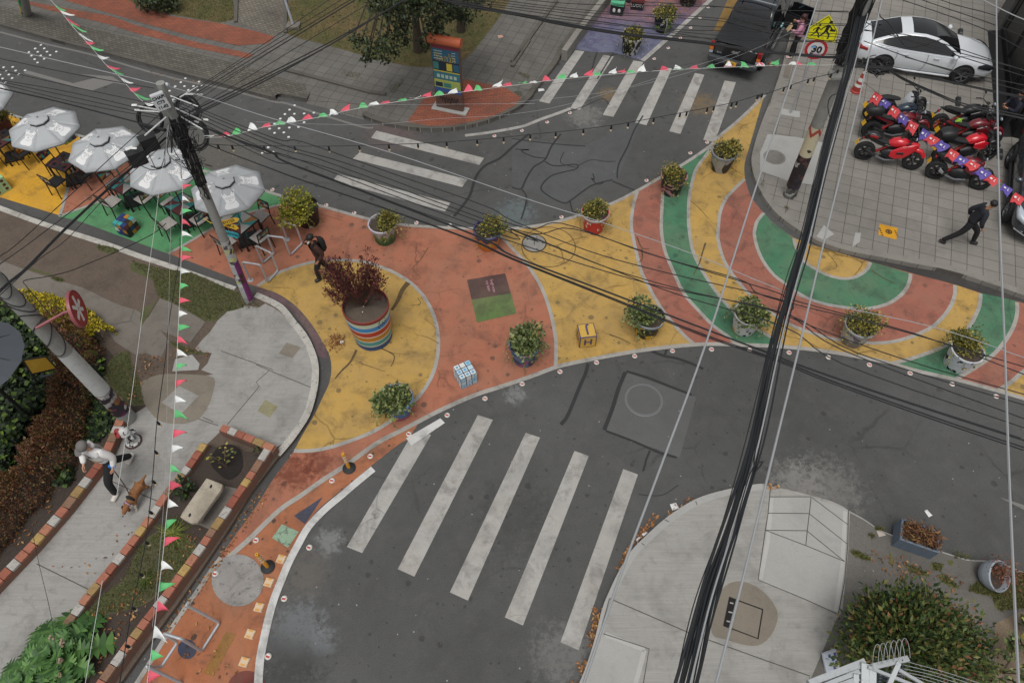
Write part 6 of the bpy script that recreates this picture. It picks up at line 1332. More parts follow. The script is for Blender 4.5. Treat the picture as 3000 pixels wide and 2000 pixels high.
for s, r in (("A 1040,760 945,840 700,1060 150,1568 E 0,225 -60,290", .008), ("A 1080,870 860,1080 230,1568 E 0,275 -60,330", .008), ("A 1090,930 700,1290 440,1568 E 250,250 0,480 -50,520", .007)): wire(s, 5.5, 6.0, r, LBD, GD)
wire("A 1090,900 830,1130 610,1330 400,1530 E 180,300 60,400 -10,465", 5.4, 5.9, .012, "black cable sloping down from the cable-loaded pole to the hedge pole", GD, n=3, spread=.025)
wire("E 1090,10 1000,80 800,180 600,265 450,325 300,360 160,385 180,430 330,610", 3.4, 4.6, .009, "slack black cable looping over the bare verge to the hedge pole", GD)
for s in ("A 1110,870 1080,1000 1080,1080 1030,1110 990,1040 960,970", "A 1120,880 1100,1000 1180,1080 1250,1120", "A 1190,900 1250,980 1270,1010", "A 1100,860 1150,1000 1230,1110", "A 930,1090 1000,1115 1060,1090 1090,980", "A 1290,1100 1320,1060 1310,1040 1280,1090"):
 wire(s, 5.0, 4.3, .009, "slack black cable loop hanging below the cable-loaded pole top", "slack loops on the left pole", name="slack_cable")
for s in ("A 1090,620 1300,700", "A 1130,700 1320,790", "A 1140,740 1330,850", "A 1090,770 950,890", "A 870,690 1030,720", "A 900,725 1050,735", "A 1180,640 1300,570", "A 1210,620 1330,620"):
 wire(s, 5.95, 5.9, .016, "white spiral grip on a cable end by the cable-loaded pole", "white cable grips", WHW, name="cable_grip")
for s, z in (("A 880,690", 6.0), ("A 898,723", 5.8), ("A 880,973", 5.2), ("A 1350,786", 5.9), ("A 1290,800", 5.8), ("A 1490,893", 5.7)):
 o = MB().box(P(*T(s)[0], z), (.11, .05, .004), M=Matrix.Rotation(.3, 4, 'X')).build("cable_tag", WPAINT); tag(o, "white plastic tag hanging on a cable near the cable-loaded pole", "tag", "white cable tags")
# top bundle to the right pole
GT_, LT = "cables across the top of the photo", "thin black cable across the top running to the right pole"
wire("B 1000,-60 1400,40 1792,112 C 300,155 700,222 1000,256 1300,290 1600,335 D 300,362 540,378 640,340", 6.2, 5.6, .014, "thick black cable of the top bundle reaching the right pole", GT_, n=5, spread=.035)
for s in ("C -400,-60 300,20 900,40 1500,50 D 0,62 650,82", "C -400,-40 500,70 1200,110 D 0,140 640,160", "C -400,-20 500,85 1200,125 D 0,155 640,170", "C -400,0 0,45 900,150 1500,185 D 0,190 640,230", "C -400,10 0,60 900,185 D 0,208 640,250", "C -400,25 0,85 700,170 D 0,252 400,270 620,262", "C -400,40 0,95 900,220 D 0,265 640,280", "C 640,0 1300,40 D 0,66 640,75", "C 200,90 900,190 1500,300 D 0,345 620,360"):
 wire(s, 6.3, 5.7, .008, LT, GT_)
for s in ("B 700,690 1792,680 C 0,675 700,590 1400,400 D 400,150", "B 0,800 700,820 1200,780 C 0,750 500,650 1500,340"): wire(s, 5.6, 5.8, .003, "very thin pale line above the side street crossing", GT_, GREYW)
wire("B 0,655 400,665 1000,690 1792,590 C 200,560 900,470 1600,330", 5.5, 5.8, .003, "very thin dark line above the side street crossing", GT_)
# right of the right pole
LR_, GRR = "black cable running from the right pole over the white sedan", "cables right of the right pole"
for s in ("D 720,-90 990,0 1500,180 1792,330 1900,380", "D 900,-90 1120,0 1560,150 1792,245 1900,290", "D 1000,-90 1300,20 1560,90 1792,165 1900,200", "D 720,130 860,200 1000,250 1300,330 1792,460 1900,490", "D 720,190 940,240 1300,350 1792,500 1900,530", "D 740,270 1100,400 1500,520 1792,600 1900,630", "D 700,200 950,220 1200,270 1600,400 1900,500", "D 1010,375 1100,400 1400,480 1792,560 1900,600"):
 wire(s, 5.9, 6.2, .0095, LR_, GRR)
wire("D 640,440 900,452 1100,500 1350,548 1600,600 1900,660", 5.3, 5.8, .012, "heavy black cable sweeping from the right pole above the motorcycles", GRR, n=3, spread=.04)
wire("D 900,450 1000,520 1200,610 1400,690 1600,730 1900,790", 5.2, 5.6, .014, "heavy black cable sweeping from the right pole above the motorcycles", GRR, n=3, spread=.035)
wire("D 840,60 850,110 900,150 960,230 1010,300 1080,310 1250,260", 6.2, 6.0, .012, "slack black cable looping above the white sedan roof", GRR)
wire("D 1480,-20 1700,90 1792,130 1900,180", 6.6, 6.6, .012, "pale grey cable at the top right corner", GRR, GREYW)
for s in ("D 520,780 505,700 520,640 560,618 600,620", "D 640,400 580,380 560,420 600,440", "D 690,210 740,190 790,150", "D 640,250 560,270 600,300 640,330", "D 600,330 560,360 590,400"):
 wire(s, 4.9, 5.0, .012, "slack black cable loop on the right pole", "slack loops on the right pole", name="slack_cable")
# fat bundle towards the viewer
ctr = wpath("X 2530,30 2512,90 2479,223 2420,446 2361,690 2325,815 2274,1007 2210,1300 2145,1523 2074,1746 2011,2000 1940,2300", 6.0, 7.2, n=6); m_ = len(ctr)
for k in range(17):
 a0 = rng.uniform(-1, 1); a1 = -1 + 2 * k / 16 + rng.uniform(-.1, .1); hw0, hw1 = .115, .135; zz_ = rng.normal(0, .025); ph = rng.uniform(0, 6.28)
 pts = [p + Vector(((a0 * hw0 * (1 - i / (m_ - 1)) ** 1.2 + a1 * hw1 * (1 - (1 - i / (m_ - 1)) ** 1.2)) + .012 * math.sin(i * .5 + ph), 0, zz_)) for i, p in enumerate(ctr)]
 r_ = rng.choice([.007, .009, .012, .017, .02], p=[.2, .25, .25, .2, .1])
 o = MB().tube(pts, float(r_), 7).build("overhead_cable", pmat("cable_bluish", S(34, 38, 42), .5) if k % 3 else BLKW, smooth=True); tag(o, "black cable in the fat bundle running from the right pole towards the viewer", "cable", "cables in the fat bundle")
for s, dz in (("X 2545,30 2495,223 2432,446 2373,690 2337,815 2286,1007 2222,1300 2157,1523 2086,1746 2023,2000 1950,2300", .05),): wire(s, 6.1, 7.3, .012, "grey steel messenger cable alongside the fat bundle", "cables in the fat bundle", GREYW)
wire("D 700,-60 600,500 470,1100 H 280,300 150,800 20,1568 G 1650,1568 K 1560,200 1400,800 1250,1400 1190,1700", 6.2, 7.2, .009, "thin black cable just right of the fat bundle", "cables in the fat bundle")
# pale cables close to the viewer
wire("X 2402,-60 2396,0 2298,297 2200,594 2070,1000 1942,1350 1830,1650 1710,2000 1640,2200", 8.8, 9.6, .0115, "pale grey cable near the viewer, left of the fat bundle", "pale cables near the viewer", GREYW)
wire("X 2600,-60 2584,0 2512,310 2428,650 2345,1000 2260,1350 2180,1680 2098,2000 2050,2200", 8.8, 9.6, .0115, "pale grey cable near the viewer crossing the right of the fat bundle", "pale cables near the viewer", GREYW)
wire("X 2918,-60 2919,0 2922,300 2930,680 2943,1000 2955,1350 2970,1700 2984,2000 2994,2200", 9.0, 9.8, .0115, "pale grey cable near the viewer along the right edge", "pale cables near the viewer", GREYW)
# white strings on the left
wire("A 1105,820 1085,1000 1050,1200 E 1020,0 960,420 850,1240 I 765,350", 5.2, 5.6, .004, "white string hanging from the cable-loaded pole past the man with the dog", "white strings", WHW, name="string")
wire("A 1125,820 1120,1568 E 1120,0 1105,700 1095,1250 I 1080,300 1040,800 1000,1200", 5.2, 5.6, .003, "thin pale string beside the vertical bunting", "white strings", GREYW, name="string")
wire("I 672,895 620,1200 560,1568 540,1700", 5.4, 5.6, .004, "white string over the large-leaved plant", "white strings", WHW, name="string")
wire("I 100,0 180,400 250,760 330,1100 375,1400 400,1600", 4.0, 4.5, .004, "thin black string over the near sidewalk", "white strings", name="string")
# bunting
FP, FG, FW = (pmat("flag_pink", S(214, 88, 106), .7, var=.06), pmat("flag_green", S(98, 186, 118), .7, var=.06), pmat("flag_white", S(222, 224, 222), .7, var=.03))
FR_, FV = pmat("flag_red", S(196, 62, 66), .7, var=.06), pmat("flag_violet", S(86, 72, 150), .7, var=.06)
def flag(mesh_o, u, along, drop, w_, h_, m, curl, swallow=False, marks=False):
 """pennant whose upper edge lies on the string; drop = direction the wind carries the tip"""
 along = along.normalized(); drop = drop.normalized(); nrm = along.cross(drop).normalized(); rows = []; b = MB(); nr = 6
 for j in range(nr + 1):
  f = j / nr; wd = w_ * (1 - f) if not swallow else w_ * (1 - .05 * f); c = u + drop * h_ * f + along * (curl * f * f * w_) + nrm * (.05 * math.sin(f * 4 + curl * 3) * abs(curl) + .03 * curl * f)
  rows.append([c + along * wd * (g - .5) + nrm * .018 * math.sin(g * 6 + f * 3 + curl) for g in (0, .33, .67, 1)])
 if swallow:
  for i in (1, 2): rows[-1][i] = rows[-1][i] - drop * h_ * .28
 b.loft(rows, closed=False); o = b.build("flag", m, mesh_o, smooth='all')
 if marks:
  mk_ = MB(); c = u + drop * h_ * .42 + nrm * .03; s_ = 1 if nrm.z > 0 else -1; c = u + drop * h_ * .42 + nrm * .035 * s_
  for x, y, sx_, sy_ in ((-.16, 0, .2, .16), (.16, -.02, .05, .24), (.21, .08, .16, .05)): p = c + along * x * w_ + drop * y * h_; mk_.add([p + along * sx_ * w_ * q[0] / 2 + drop * sy_ * h_ * q[1] / 2 for q in ((-1, -1), (1, -1), (1, 1), (-1, 1))], [(0, 1, 2, 3)])
  mk_.build("white_mark", WPAINT, o)
 return o
def bunting(label, s, z0, z1, at, cols, drop, w_, h_, swallow=False, marks=False, cord=None):
 pth = wpath(s, z0, z1, 0, 8); t = thing("bunting", label, "bunting"); MB().tube(pth, .005, 5).build("string", cord or WHW, t)
 px = T(at)
 for i, (u, v) in enumerate(px):
  best = min(range(len(pth)), key=lambda k: abs((pth[k] - CAM).normalized().angle(ray(u, v)))); a = pth[min(best + 1, len(pth) - 1)] - pth[max(best - 1, 0)]
  d = Vector(drop) + Vector(rng.normal(0, .16, 3)); flag(t, pth[best], a, d, w_ * rng.uniform(.9, 1.08), h_ * rng.uniform(.75, 1.15), cols[i % len(cols)], rng.uniform(-.5, .6), swallow, marks)
 return t
fl_ = " ".join("B %.0f,%.0f" % (x, 845 - .165 * x - .0000 * x * x) for x in (60, 150, 240, 330, 430, 520, 605, 700, 780, 870, 960, 1050, 1135, 1222, 1310, 1395, 1480, 1570, 1650, 1740)) + " " + " ".join("C %.0f,%.0f" % (x, 555 - .072 * x) for x in (145, 228, 310, 395, 478, 563, 645, 725, 805, 885, 965, 1045, 1125, 1205, 1285, 1365, 1440, 1520, 1595, 1672, 1748))
bunting("pink, green and white bunting strung from the cable-loaded pole to the right pole", "A 1345,905 1500,893 B 20,842 180,812 400,772 700,705 1000,658 1340,607 1792,548 C 200,535 500,503 1000,463 1792,428 D 400,430 570,425", 5.3, 4.9, "A 1375,900 1470,893 1550,880 1640,855 " + fl_ + " D 40,430 120,430 180,429 250,429 320,429 400,429", [FW, FP, FG], (.05, 1, -.18), .24, .27)
bunting("twisted green, white and red bunting running up to the far left corner", "A 985,690 930,660 860,590 760,480 690,420 590,300 480,180 410,90 340,10 290,-50", 5.6, 5.6, "A 960,672 890,622 845,570 800,525 740,455 700,428 650,370 610,320 560,262 520,222 470,165 440,125 400,78 370,40", [FW, FG, FP], (1, .0, -.6), .24, .3)
bunting("pink, green and white bunting hanging towards the viewer over the brick planter", "A 1170,880 1195,1150 E 1195,0 1190,200 1176,560 1160,900 1142,1300 I 1127,30 1110,300 1090,500 1070,720 1045,930 1020,1150 990,1380 962,1600 950,1750", 5.0, 5.6, "A 1195,1225 1195,1300 1195,1370 1195,1465 E 1195,80 1192,160 1190,240 1188,330 1185,400 1182,500 1176,590 1174,680 1170,770 1165,860 1160,950 1155,1070 1150,1160 1145,1270 1138,1375 1130,1495 I 1120,150 1112,270 1100,390 1090,520 1078,640 1062,790 1045,920 1030,1070 1010,1230 992,1370 970,1520", [FP, FW, FG], (1, -.05, -.35), .16, .2)
bunting("red and violet swallow-tailed bunting above the motorcycles", "D 740,540 830,610 900,660 960,708 1015,758 1075,805 1150,850 1205,893 1270,938 1335,985 1395,1030 1470,1070 1545,1120 1615,1165 1690,1225 1770,1280 1900,1370", 4.2, 4.0, "D 845,610 908,655 965,705 1022,755 1082,800 1158,850 1213,893 1278,940 1342,985 1402,1030 1475,1065 1548,1115 1618,1158 1692,1222 1772,1275", [FR_, FV], (-.75, -.62, -.45), .26, .31, True, True, BLKW)
# festoon lights
BULB = pmat("bulb_glass", S(206, 190, 160), .2); 
def festoon(label, s, z0, z1, at):
 pth = wpath(s, z0, z1, 0, 8); t = thing("festoon_lights", label, "string lights"); MB().tube(pth, .008, 5).build("string", BLKW, t)
 for u, v in T(at):
  b_ = min(range(len(pth)), key=lambda k: abs((pth[k] - CAM).normalized().angle(ray(u, v)))); c = pth[b_]
  so = MB().lathe([(0, 0), (.018, 0), (.024, -.05), (.024, -.11), (0, -.11)], 8, c).build("socket", BLKW, t); MB().ball(c + Vector((0, 0, -.145)), (.027, .027, .04), 10, 6).build("bulb", BULB, so, smooth=True)
festoon("string of small bulbs from the cable-loaded pole across the crossing to the right pole", "A 1360,945 1520,955 B 50,958 475,960 870,950 1250,932 1625,902 C 120,883 470,848 765,805 1105,742 1445,675 1645,615 D 40,638 220,575 400,515 530,485 575,460", 5.0, 4.6, "A 1420,950 1515,955 B 50,958 270,960 475,960 675,956 870,950 1060,940 1250,932 1440,918 1625,902 C 120,883 300,868 470,848 645,824 765,805 940,775 1105,742 1150,733 1275,709 1315,701 1445,675 1485,662 1610,627 1645,615 D 225,573 255,563 390,518 420,510 530,485 575,462")
festoon("string of small bulbs hanging towards the viewer over the near sidewalk", "E 1180,100 1175,250 1110,650 1085,900 1040,1230 1022,1400 I 1015,45 1000,240 980,440 955,640 915,850 865,1070 825,1320 785,1568 760,1750", 3.2, 4.6, "E 1030,1318 1018,1505 I 1000,240 980,440 955,640 915,850 865,1070 825,1320 785,1568")
# ================================================================ vehicles
def rings(secs, n=16, e=2.6):
 """rounded cross-sections along x: (x, half width, z low, z high[, y shift])"""
 out = []
 for s in secs:
  x, hw, z0, z1 = s[:4]; y0 = s[4] if len(s) > 4 else 0; zc, hz = (z0 + z1) / 2, (z1 - z0) / 2; r = []
  for k in range(n):
   a = 2 * math.pi * k / n; c, s_ = math.cos(a), math.sin(a)
   r.append(Vector((x, y0 + hw * math.copysign(abs(c) ** (2 / e), c), zc + hz * math.copysign(abs(s_) ** (2 / e), s_))))
  out.append(r)
 return out
TYRE = pmat("tyre_black", S(30, 30, 31), .85, var=.15, scale=20); ALLOY = pmat("alloy_grey", S(120, 122, 126), .35, .6); ALD = pmat("alloy_dark", S(48, 48, 50), .35, .4)
GLASS = pmat("glass_dark", S(17, 18, 20), .06, spec=.7); CHR = pmat("chrome", S(190, 194, 198), .2, .8)
def wheel(parent, c, r, w_, spokes=5, rimc=None, side=1, name="wheel"):
 """axle along y; spokes on the outer side"""
 M_ = Matrix.Rotation(R(90), 4, 'X'); h = w_ / 2
 t = MB().lathe([(r * .64, -h), (r * .9, -h), (r, -h * .6), (r, h * .6), (r * .9, h), (r * .64, h), (r * .62, 0), (r * .64, -h)], 28, (0, 0, 0), M_).build(name, TYRE, parent, smooth=True); t.location = c
 b = MB(); b.lathe([(r * .64, -h * .9), (r * .6, -h * .5), (r * .6, h * .5), (r * .64, h * .9)], 28, (0, 0, 0), M_)
 y = -h * .62 * side if False else -h * .7
 for sy in (-1, 1):
  b.lathe([(0, .012), (r * .14, .012), (r * .16, -.012), (0, -.012)], 12, (0, sy * h * .72, 0), M_)
  for k in range(spokes):
   for q in (-.11, .11): a = 2 * math.pi * k / spokes; b.bar((r * .1 * math.cos(a), sy * h * .72, r * .1 * math.sin(a)), (r * .62 * math.cos(a + q), sy * h * .78, r * .62 * math.sin(a + q)), r * .075, r * .07)
 b.build("rim", rimc or ALLOY, t)
 return t
def car(name, label, loc, yaw, body, L, Wd, hull, green, roofx, wr_, paint, glass=None, wb=(1.33, -1.33), wheel_r=.33, rimc=None):
 """hull: (x, half width, bottom z, shoulder z); green: (x, half width low, z low, half width top, z top)"""
 t = thing(name, label, "car" if "pickup" not in name else "pickup truck", loc, yaw)
 rg = []
 for x, hw, b, tz in hull:
  h = tz - b; half = [(hw * .80, b), (hw * .93, b + .03), (hw * .985, b + h * .28), (hw, b + h * .5), (hw * .985, b + h * .72), (hw * .945, b + h * .92), (hw * .86, b + h * 1.0), (hw * .45, b + h * 1.035), (0, b + h * 1.045)]
  r = [Vector((x, -y, z)) for y, z in half] + [Vector((x, y, z)) for y, z in reversed(half[:-1])]; rg.append(r)
 bd_ = MB(); bd_.loft(rg); bo = bd_.build("body", paint, t, smooth='all', subd=1)
 glass = glass or GLASS
 # greenhouse
 side = {1: MB(), -1: MB()}; rail = MB(); top = {}
 for sg in (1, -1):
  lo_ = [Vector((x, sg * wl, zl - .03)) for x, wl, zl, wt, zt in green]; hi_ = [Vector((x * 1.0, sg * (wt + .035), zt - .05)) for x, wl, zl, wt, zt in green]; ed = [Vector((x, sg * (wt - .07), zt)) for x, wl, zl, wt, zt in green]
  side[sg].loft([lo_, hi_], closed=False); side[sg].build("side_window", glass, t, smooth='all')
  out = lambda p, k: p + Vector((0, sg * .012, .012))
  rail.loft([[out(p, 0) for p in hi_], [out((p + q) / 2 + Vector((0, sg * .018, .012)), 0) for p, q in zip(hi_, ed)], [out(q, 0) for q in ed]], closed=False)
 rail.build("roof_rail", paint, t, smooth='all')
 def band(i0, i1, nm, m, lift=0.0):
  b = MB(); rows = []
  for x, wl, zl, wt, zt in green[i0:i1 + 1]: rows.append([Vector((x, y * (wt - .055), zt + .03 * (1 - y * y) + lift)) for y in (-1, -.6, -.2, .2, .6, 1)])
  b.loft(rows, closed=False); return b.build(nm, m, t, smooth='all')
 n = len(green); f0, f1, r0, r1 = roofx
 band(0, f0, "windshield", glass); band(f0, f1, "roof_front", roof_m[0] if False else glass if wr_ == 'pano' else paint); band(f1, r0, "roof_rear", paint); band(r0, n - 1, "rear_window", glass)
 ar = MB()
 for i, x in enumerate(wb):
  for sg in (1, -1):
   hw = Wd / 2
   w_ = wheel(t, (x, sg * (hw - .055), wheel_r), wheel_r, .21, 5, rimc)
   ar.lathe([(0, .0), (wheel_r + .055, 0), (wheel_r + .065, -.03)], 32, (x, sg * (hw - .004), wheel_r + .02), Matrix.Rotation(R(90 if sg < 0 else -90), 4, 'X'))
 ar.build("wheel_arch", pmat("arch_black", S(22, 22, 23), .8), t)
 return t
WHT_P = pmat("car_white", S(206, 210, 214), .25, coat=.6, var=.02); GRY_P = pmat("car_grey", S(62, 68, 74), .25, .35, coat=.7); BLK_P = pmat("car_black", S(24, 27, 32), .2, .1, coat=.7, dirt=.1)
TAIL = pmat("tail_red", S(140, 24, 26), .25); HEADL = pmat("head_dark", S(40, 42, 46), .1); HEADW = pmat("head_clear", S(170, 178, 186), .1); AMB = pmat("lamp_amber", S(200, 120, 40), .25); SEAM = pmat("seam_dark", S(70, 72, 74), .7); PLT = pmat("plate_yellow", S(210, 164, 34), .5)
# --- white sedan
pr, pf = P(2577, 214, ZR), P(2797, 245, ZR); d = pf - pr; d.z = 0; yw = math.atan2(d.y, d.x); mid = (pr + pf) / 2 + Vector((-math.sin(yw), math.cos(yw), 0)) * .86
hull = [(-2.3, .62, .5, .78), (-2.26, .76, .36, .9), (-2.1, .85, .26, .99), (-1.7, .885, .22, 1.02), (-1.0, .89, .2, 1.0), (0, .89, .2, .97), (.9, .89, .2, .94), (1.4, .885, .2, .89), (1.8, .86, .22, .81), (2.1, .8, .26, .72), (2.27, .7, .34, .62), (2.34, .5, .42, .54)]
green = [(1.05, .78, .93, .72, .94), (.8, .79, .94, .68, 1.06), (.45, .8, .95, .62, 1.25), (.1, .8, .96, .59, 1.37), (-.3, .8, .97, .575, 1.43), (-.7, .8, .98, .57, 1.42), (-1.05, .79, .99, .57, 1.36), (-1.4, .77, 1.0, .58, 1.24), (-1.75, .74, 1.01, .62, 1.09), (-1.92, .71, 1.01, .66, 1.02)]
sed = car("white_sedan", "white sedan with black glass roof parked on the tiled pavement", (mid.x, mid.y, ZR), yw, None, 4.63, 1.78, hull, green, (3, 5, 6, 9), 'pano', WHT_P)
for sg in (1, -1):
 sm_ = MB()
 for x in (.95, .02, -1.0): sm_.tube([(x - .04, sg * .885, .93), (x, sg * .9, .72), (x - .03, sg * .893, .45), (x - .12, sg * .872, .26)], .006, 4)
 sm_.build("door_seam", SEAM, sed); MB().tube(cr([Vector(p) for p in ((.98, sg * .862, .945), (0, sg * .868, .972), (-1.2, sg * .862, 1.0), (-1.72, sg * .85, 1.03))], 5), .012, 6).build("chrome_strip", CHR, sed)
 for x in (-.75, .3): MB().box((x, sg * .897, .83), (.2, .03, .035)).build("door_handle", WHT_P, sed, bevel=.01)
 mr_ = MB().ball((.82, sg * .97, 1.0), (.08, .11, .075), 12, 8).build("mirror", WHT_P, sed, smooth=True)
 MB().loft(rings([(1.7, .03, .66, .74, sg * .85), (1.9, .08, .6, .78, sg * .79), (2.12, .1, .55, .72, sg * .69), (2.27, .06, .52, .62, sg * .58)], 12)).build("headlight", HEADL, sed, smooth=True)
 MB().loft(rings([(-2.3, .06, .74, .84, sg * .58), (-2.24, .14, .72, .88, sg * .64), (-2.0, .05, .76, .86, sg * .82)], 12)).build("taillight", TAIL, sed, smooth=True)
 MB().tube([(-.95, sg * .86, .24), (.95, sg * .86, .24)], .035, 8).build("sill", WHT_P, sed)
MB().box((2.3, 0, .44), (.1, .9, .16)).build("grille", HEADL, sed, bevel=.02); MB().tube([(1.0, 0.72, .93), (1.5, .6, .9), (2.05, .45, .78)], .006, 4).tube([(1.0, -.72, .93), (1.5, -.6, .9), (2.05, -.45, .78)], .006, 4).tube([(2.05, -.45, .78), (2.14, 0, .78), (2.05, .45, .78)], .006, 4).build("bonnet_seam", SEAM, sed)
MB().box((-1.62, .3, 1.16), (.2, .16, .02)).build("roof_fin", HEADL, sed)
# --- grey SUV
pr, pf = P(2951, 474, ZR), P(2937, 650, ZR); d = pf - pr; d.z = 0; yw = math.atan2(d.y, d.x); mid = (pr + pf) / 2 + Vector((-math.sin(yw), math.cos(yw), 0)) * .86
hull = [(-2.2, .7, .5, .95), (-2.12, .82, .36, 1.05), (-1.8, .9, .28, 1.08), (-.9, .91, .26, 1.08), (.2, .91, .26, 1.06), (1.0, .91, .26, 1.05), (1.5, .9, .27, 1.0), (1.9, .87, .3, .94), (2.12, .8, .34, .86), (2.24, .66, .42, .78), (2.28, .5, .5, .7)]
green = [(1.15, .8, 1.04, .74, 1.06), (.75, .82, 1.05, .68, 1.34), (.4, .82, 1.05, .64, 1.58), (0, .82, 1.06, .63, 1.66), (-.7, .82, 1.06, .63, 1.68), (-1.4, .81, 1.06, .62, 1.64), (-1.8, .8, 1.07, .62, 1.52), (-2.08, .78, 1.07, .66, 1.15)]
suv = car("grey_suv", "dark grey SUV cut off by the right edge of the photo", (mid.x, mid.y, ZR), yw, None, 4.5, 1.82, hull, green, (2, 4, 5, 7), 'body', GRY_P, wheel_r=.36)
for sg in (1, -1):
 MB().loft(rings([(1.68, .03, .82, .92, sg * .87), (1.92, .09, .78, .95, sg * .82), (2.12, .12, .72, .88, sg * .74), (2.24, .08, .7, .82, sg * .6)], 12)).build("headlight", HEADW, suv, smooth=True)
 MB().ball((.85, sg * 1.0, 1.1), (.09, .12, .08), 12, 8).build("mirror", GRY_P, suv, smooth=True)
 MB().loft(rings([(-2.2, .04, .8, 1.0, sg * .7), (-2.1, .12, .78, 1.02, sg * .74), (-1.9, .04, .84, .96, sg * .86)], 12)).build("taillight", TAIL, suv, smooth=True)
 MB().tube([(.7, sg * .72, 1.66), (-1.6, sg * .7, 1.66)], .025, 8).build("roof_bar", CHR, suv); MB().tube([(-.95, sg * .9, .32), (.95, sg * .9, .32)], .05, 8).build("sill", RUB, suv)
 sm_ = MB(); 
 for x in (.9, -.05, -1.0): sm_.tube([(x, sg * .9, 1.02), (x, sg * .925, .75), (x, sg * .91, .4)], .006, 4)
 sm_.build("door_seam", SEAM, suv)
MB().loft(rings([(2.16, .6, .6, .8), (2.27, .56, .62, .78), (2.3, .5, .66, .74)], 14)).build("grille", HEADL, suv, smooth=True); MB().tube([(2.26, -.5, .8), (2.31, 0, .79), (2.26, .5, .8)], .018, 6).build("chrome_strip", CHR, suv)
MB().tube([(2.1, -.74, .4), (2.27, -.4, .36), (2.29, 0, .36), (2.27, .4, .36), (2.1, .74, .4)], .03, 8).build("bumper_lip", CHR, suv); MB().box((2.27, 0, .5), (.06, 1.0, .14)).build("intake", RUB, suv, bevel=.02)
# --- black pickup
m0 = P(*T("C 1298,372")[0], .5); m1 = P(*T("C 1600,452")[0], .5); e_ = m1 - m0; rdir = W("C 870,400 1290,10"); q = rdir[1] - rdir[0]; e_ = P(*T("C 1568,395")[0], .9) - P(*T("C 1310,322")[0], .9); yw = math.atan2(e_.y, e_.x) + math.pi / 2
org = (m0 + m1) / 2 + Vector((math.cos(yw), math.sin(yw), 0)) * 2.5
hull = [(-2.5, .86, .55, 1.02), (-2.45, .9, .5, 1.08), (-1.5, .92, .42, 1.1), (-.5, .92, .36, 1.1), (.6, .92, .36, 1.1), (1.5, .92, .38, 1.08), (2.0, .9, .4, 1.04), (2.4, .84, .44, .95), (2.56, .7, .5, .82)]
green = [(1.0, .8, 1.1, .76, 1.12), (.65, .82, 1.1, .7, 1.45), (.35, .83, 1.1, .66, 1.7), (-.05, .83, 1.1, .65, 1.78), (-.65, .83, 1.1, .65, 1.79), (-.97, .83, 1.1, .66, 1.76), (-1.13, .82, 1.1, .7, 1.5), (-1.27, .8, 1.1, .74, 1.12)]
trk = car("pickup_truck", "black pickup truck with covered bed and open passenger door", (org.x, org.y, 0), yw, None, 5.0, 1.84, hull, green, (2, 4, 5, 7), 'body', BLK_P, wb=(1.5, -1.5), wheel_r=.37)
MB().box((-1.88, 0, 1.145), (1.18, 1.66, .05)).build("bed_cover", pmat("tonneau", S(27, 29, 32), .45, var=.25, scale=4), trk, bevel=.02)
MB().box((-2.53, 0, .86), (.05, 1.5, .44)).build("tailgate", BLK_P, trk, bevel=.02); MB().box((-2.57, 0, .92), (.03, .24, .06)).build("tailgate_handle", CHR, trk)
letter("4x4", .12, CHR, trk, (-2.565, .55, .78), (R(90), 0, R(-90)))
MB().box((-2.6, 0, .56), (.2, 1.76, .2)).build("rear_bumper", pmat("bumper_grey", S(58, 60, 63), .5), trk, bevel=.04); MB().box((-2.71, 0, .57), (.012, .34, .16)).build("number_plate", PLT, trk); letter("BXE", .1, INK, trk, (-2.718, 0, .57), (R(90), 0, R(-90)))
for sg in (1, -1):
 lt = MB().box((-2.5, sg * .84, .9), (.1, .15, .42)).build("taillight", TAIL, trk, bevel=.02); MB().box((-2.556, sg * .84, .86), (.012, .13, .1)).build("amber_lens", AMB, lt); MB().box((-2.556, sg * .84, .74), (.012, .13, .09)).build("white_lens", HEADW, lt)
 MB().box((.65, sg * 1.04, 1.18), (.12, .22, .2)).build("mirror", RUB, trk, bevel=.03); MB().tube([(-.9, sg * .98, .42), (.95, sg * .98, .42)], .05, 8).build("side_step", CHR, trk)
 MB().bar((-.9, sg * .5, 1.83), (.2, sg * .5, 1.83), .03).build("rack_foot", RUB, trk)
for x in (-.72, -.05): MB().bar((x, -.66, 1.88), (x, .66, 1.88), .06, .035).build("roof_bar", CHR, trk)
gr = MB()
for y in (-.4, -.13, .13, .4): gr.bar((-1.28, y, 1.15), (-1.02, y * .95, 1.66), .018)
gr.bar((-1.2, -.6, 1.32), (-1.2, .6, 1.32), .018); gr.build("window_guard_frame", RUB, trk)
dr = MB().box((-.02, -.52, 0), (.05, 1.04, .62)).build("open_door", BLK_P, trk, bevel=.03); dr.location = (.63, -.92, .78); dr.rotation_euler = (0, 0, R(-12)); MB().bar((-.02, -.06, .3), (-.02, -.25, .72), .04).bar((-.02, -.25, .72), (-.02, -.95, .72), .04).bar((-.02, -.95, .72), (-.02, -1.0, .3), .04).build("door_frame", BLK_P, dr); MB().box((-.02, -.55, .5), (.012, .8, .42)).build("door_glass", GLASS, dr)
MB().box((-.06, -.5, -.02), (.03, .9, .5)).build("door_card", pmat("trim_black", S(20, 20, 21), .8), dr)
MB().tube([(-.34, -.99, .98), (-.2, -1.0, .99), (-.05, -.99, .98)], .03, 6).build("side_handle", pmat("teal_strip", S(150, 200, 200), .4), trk)
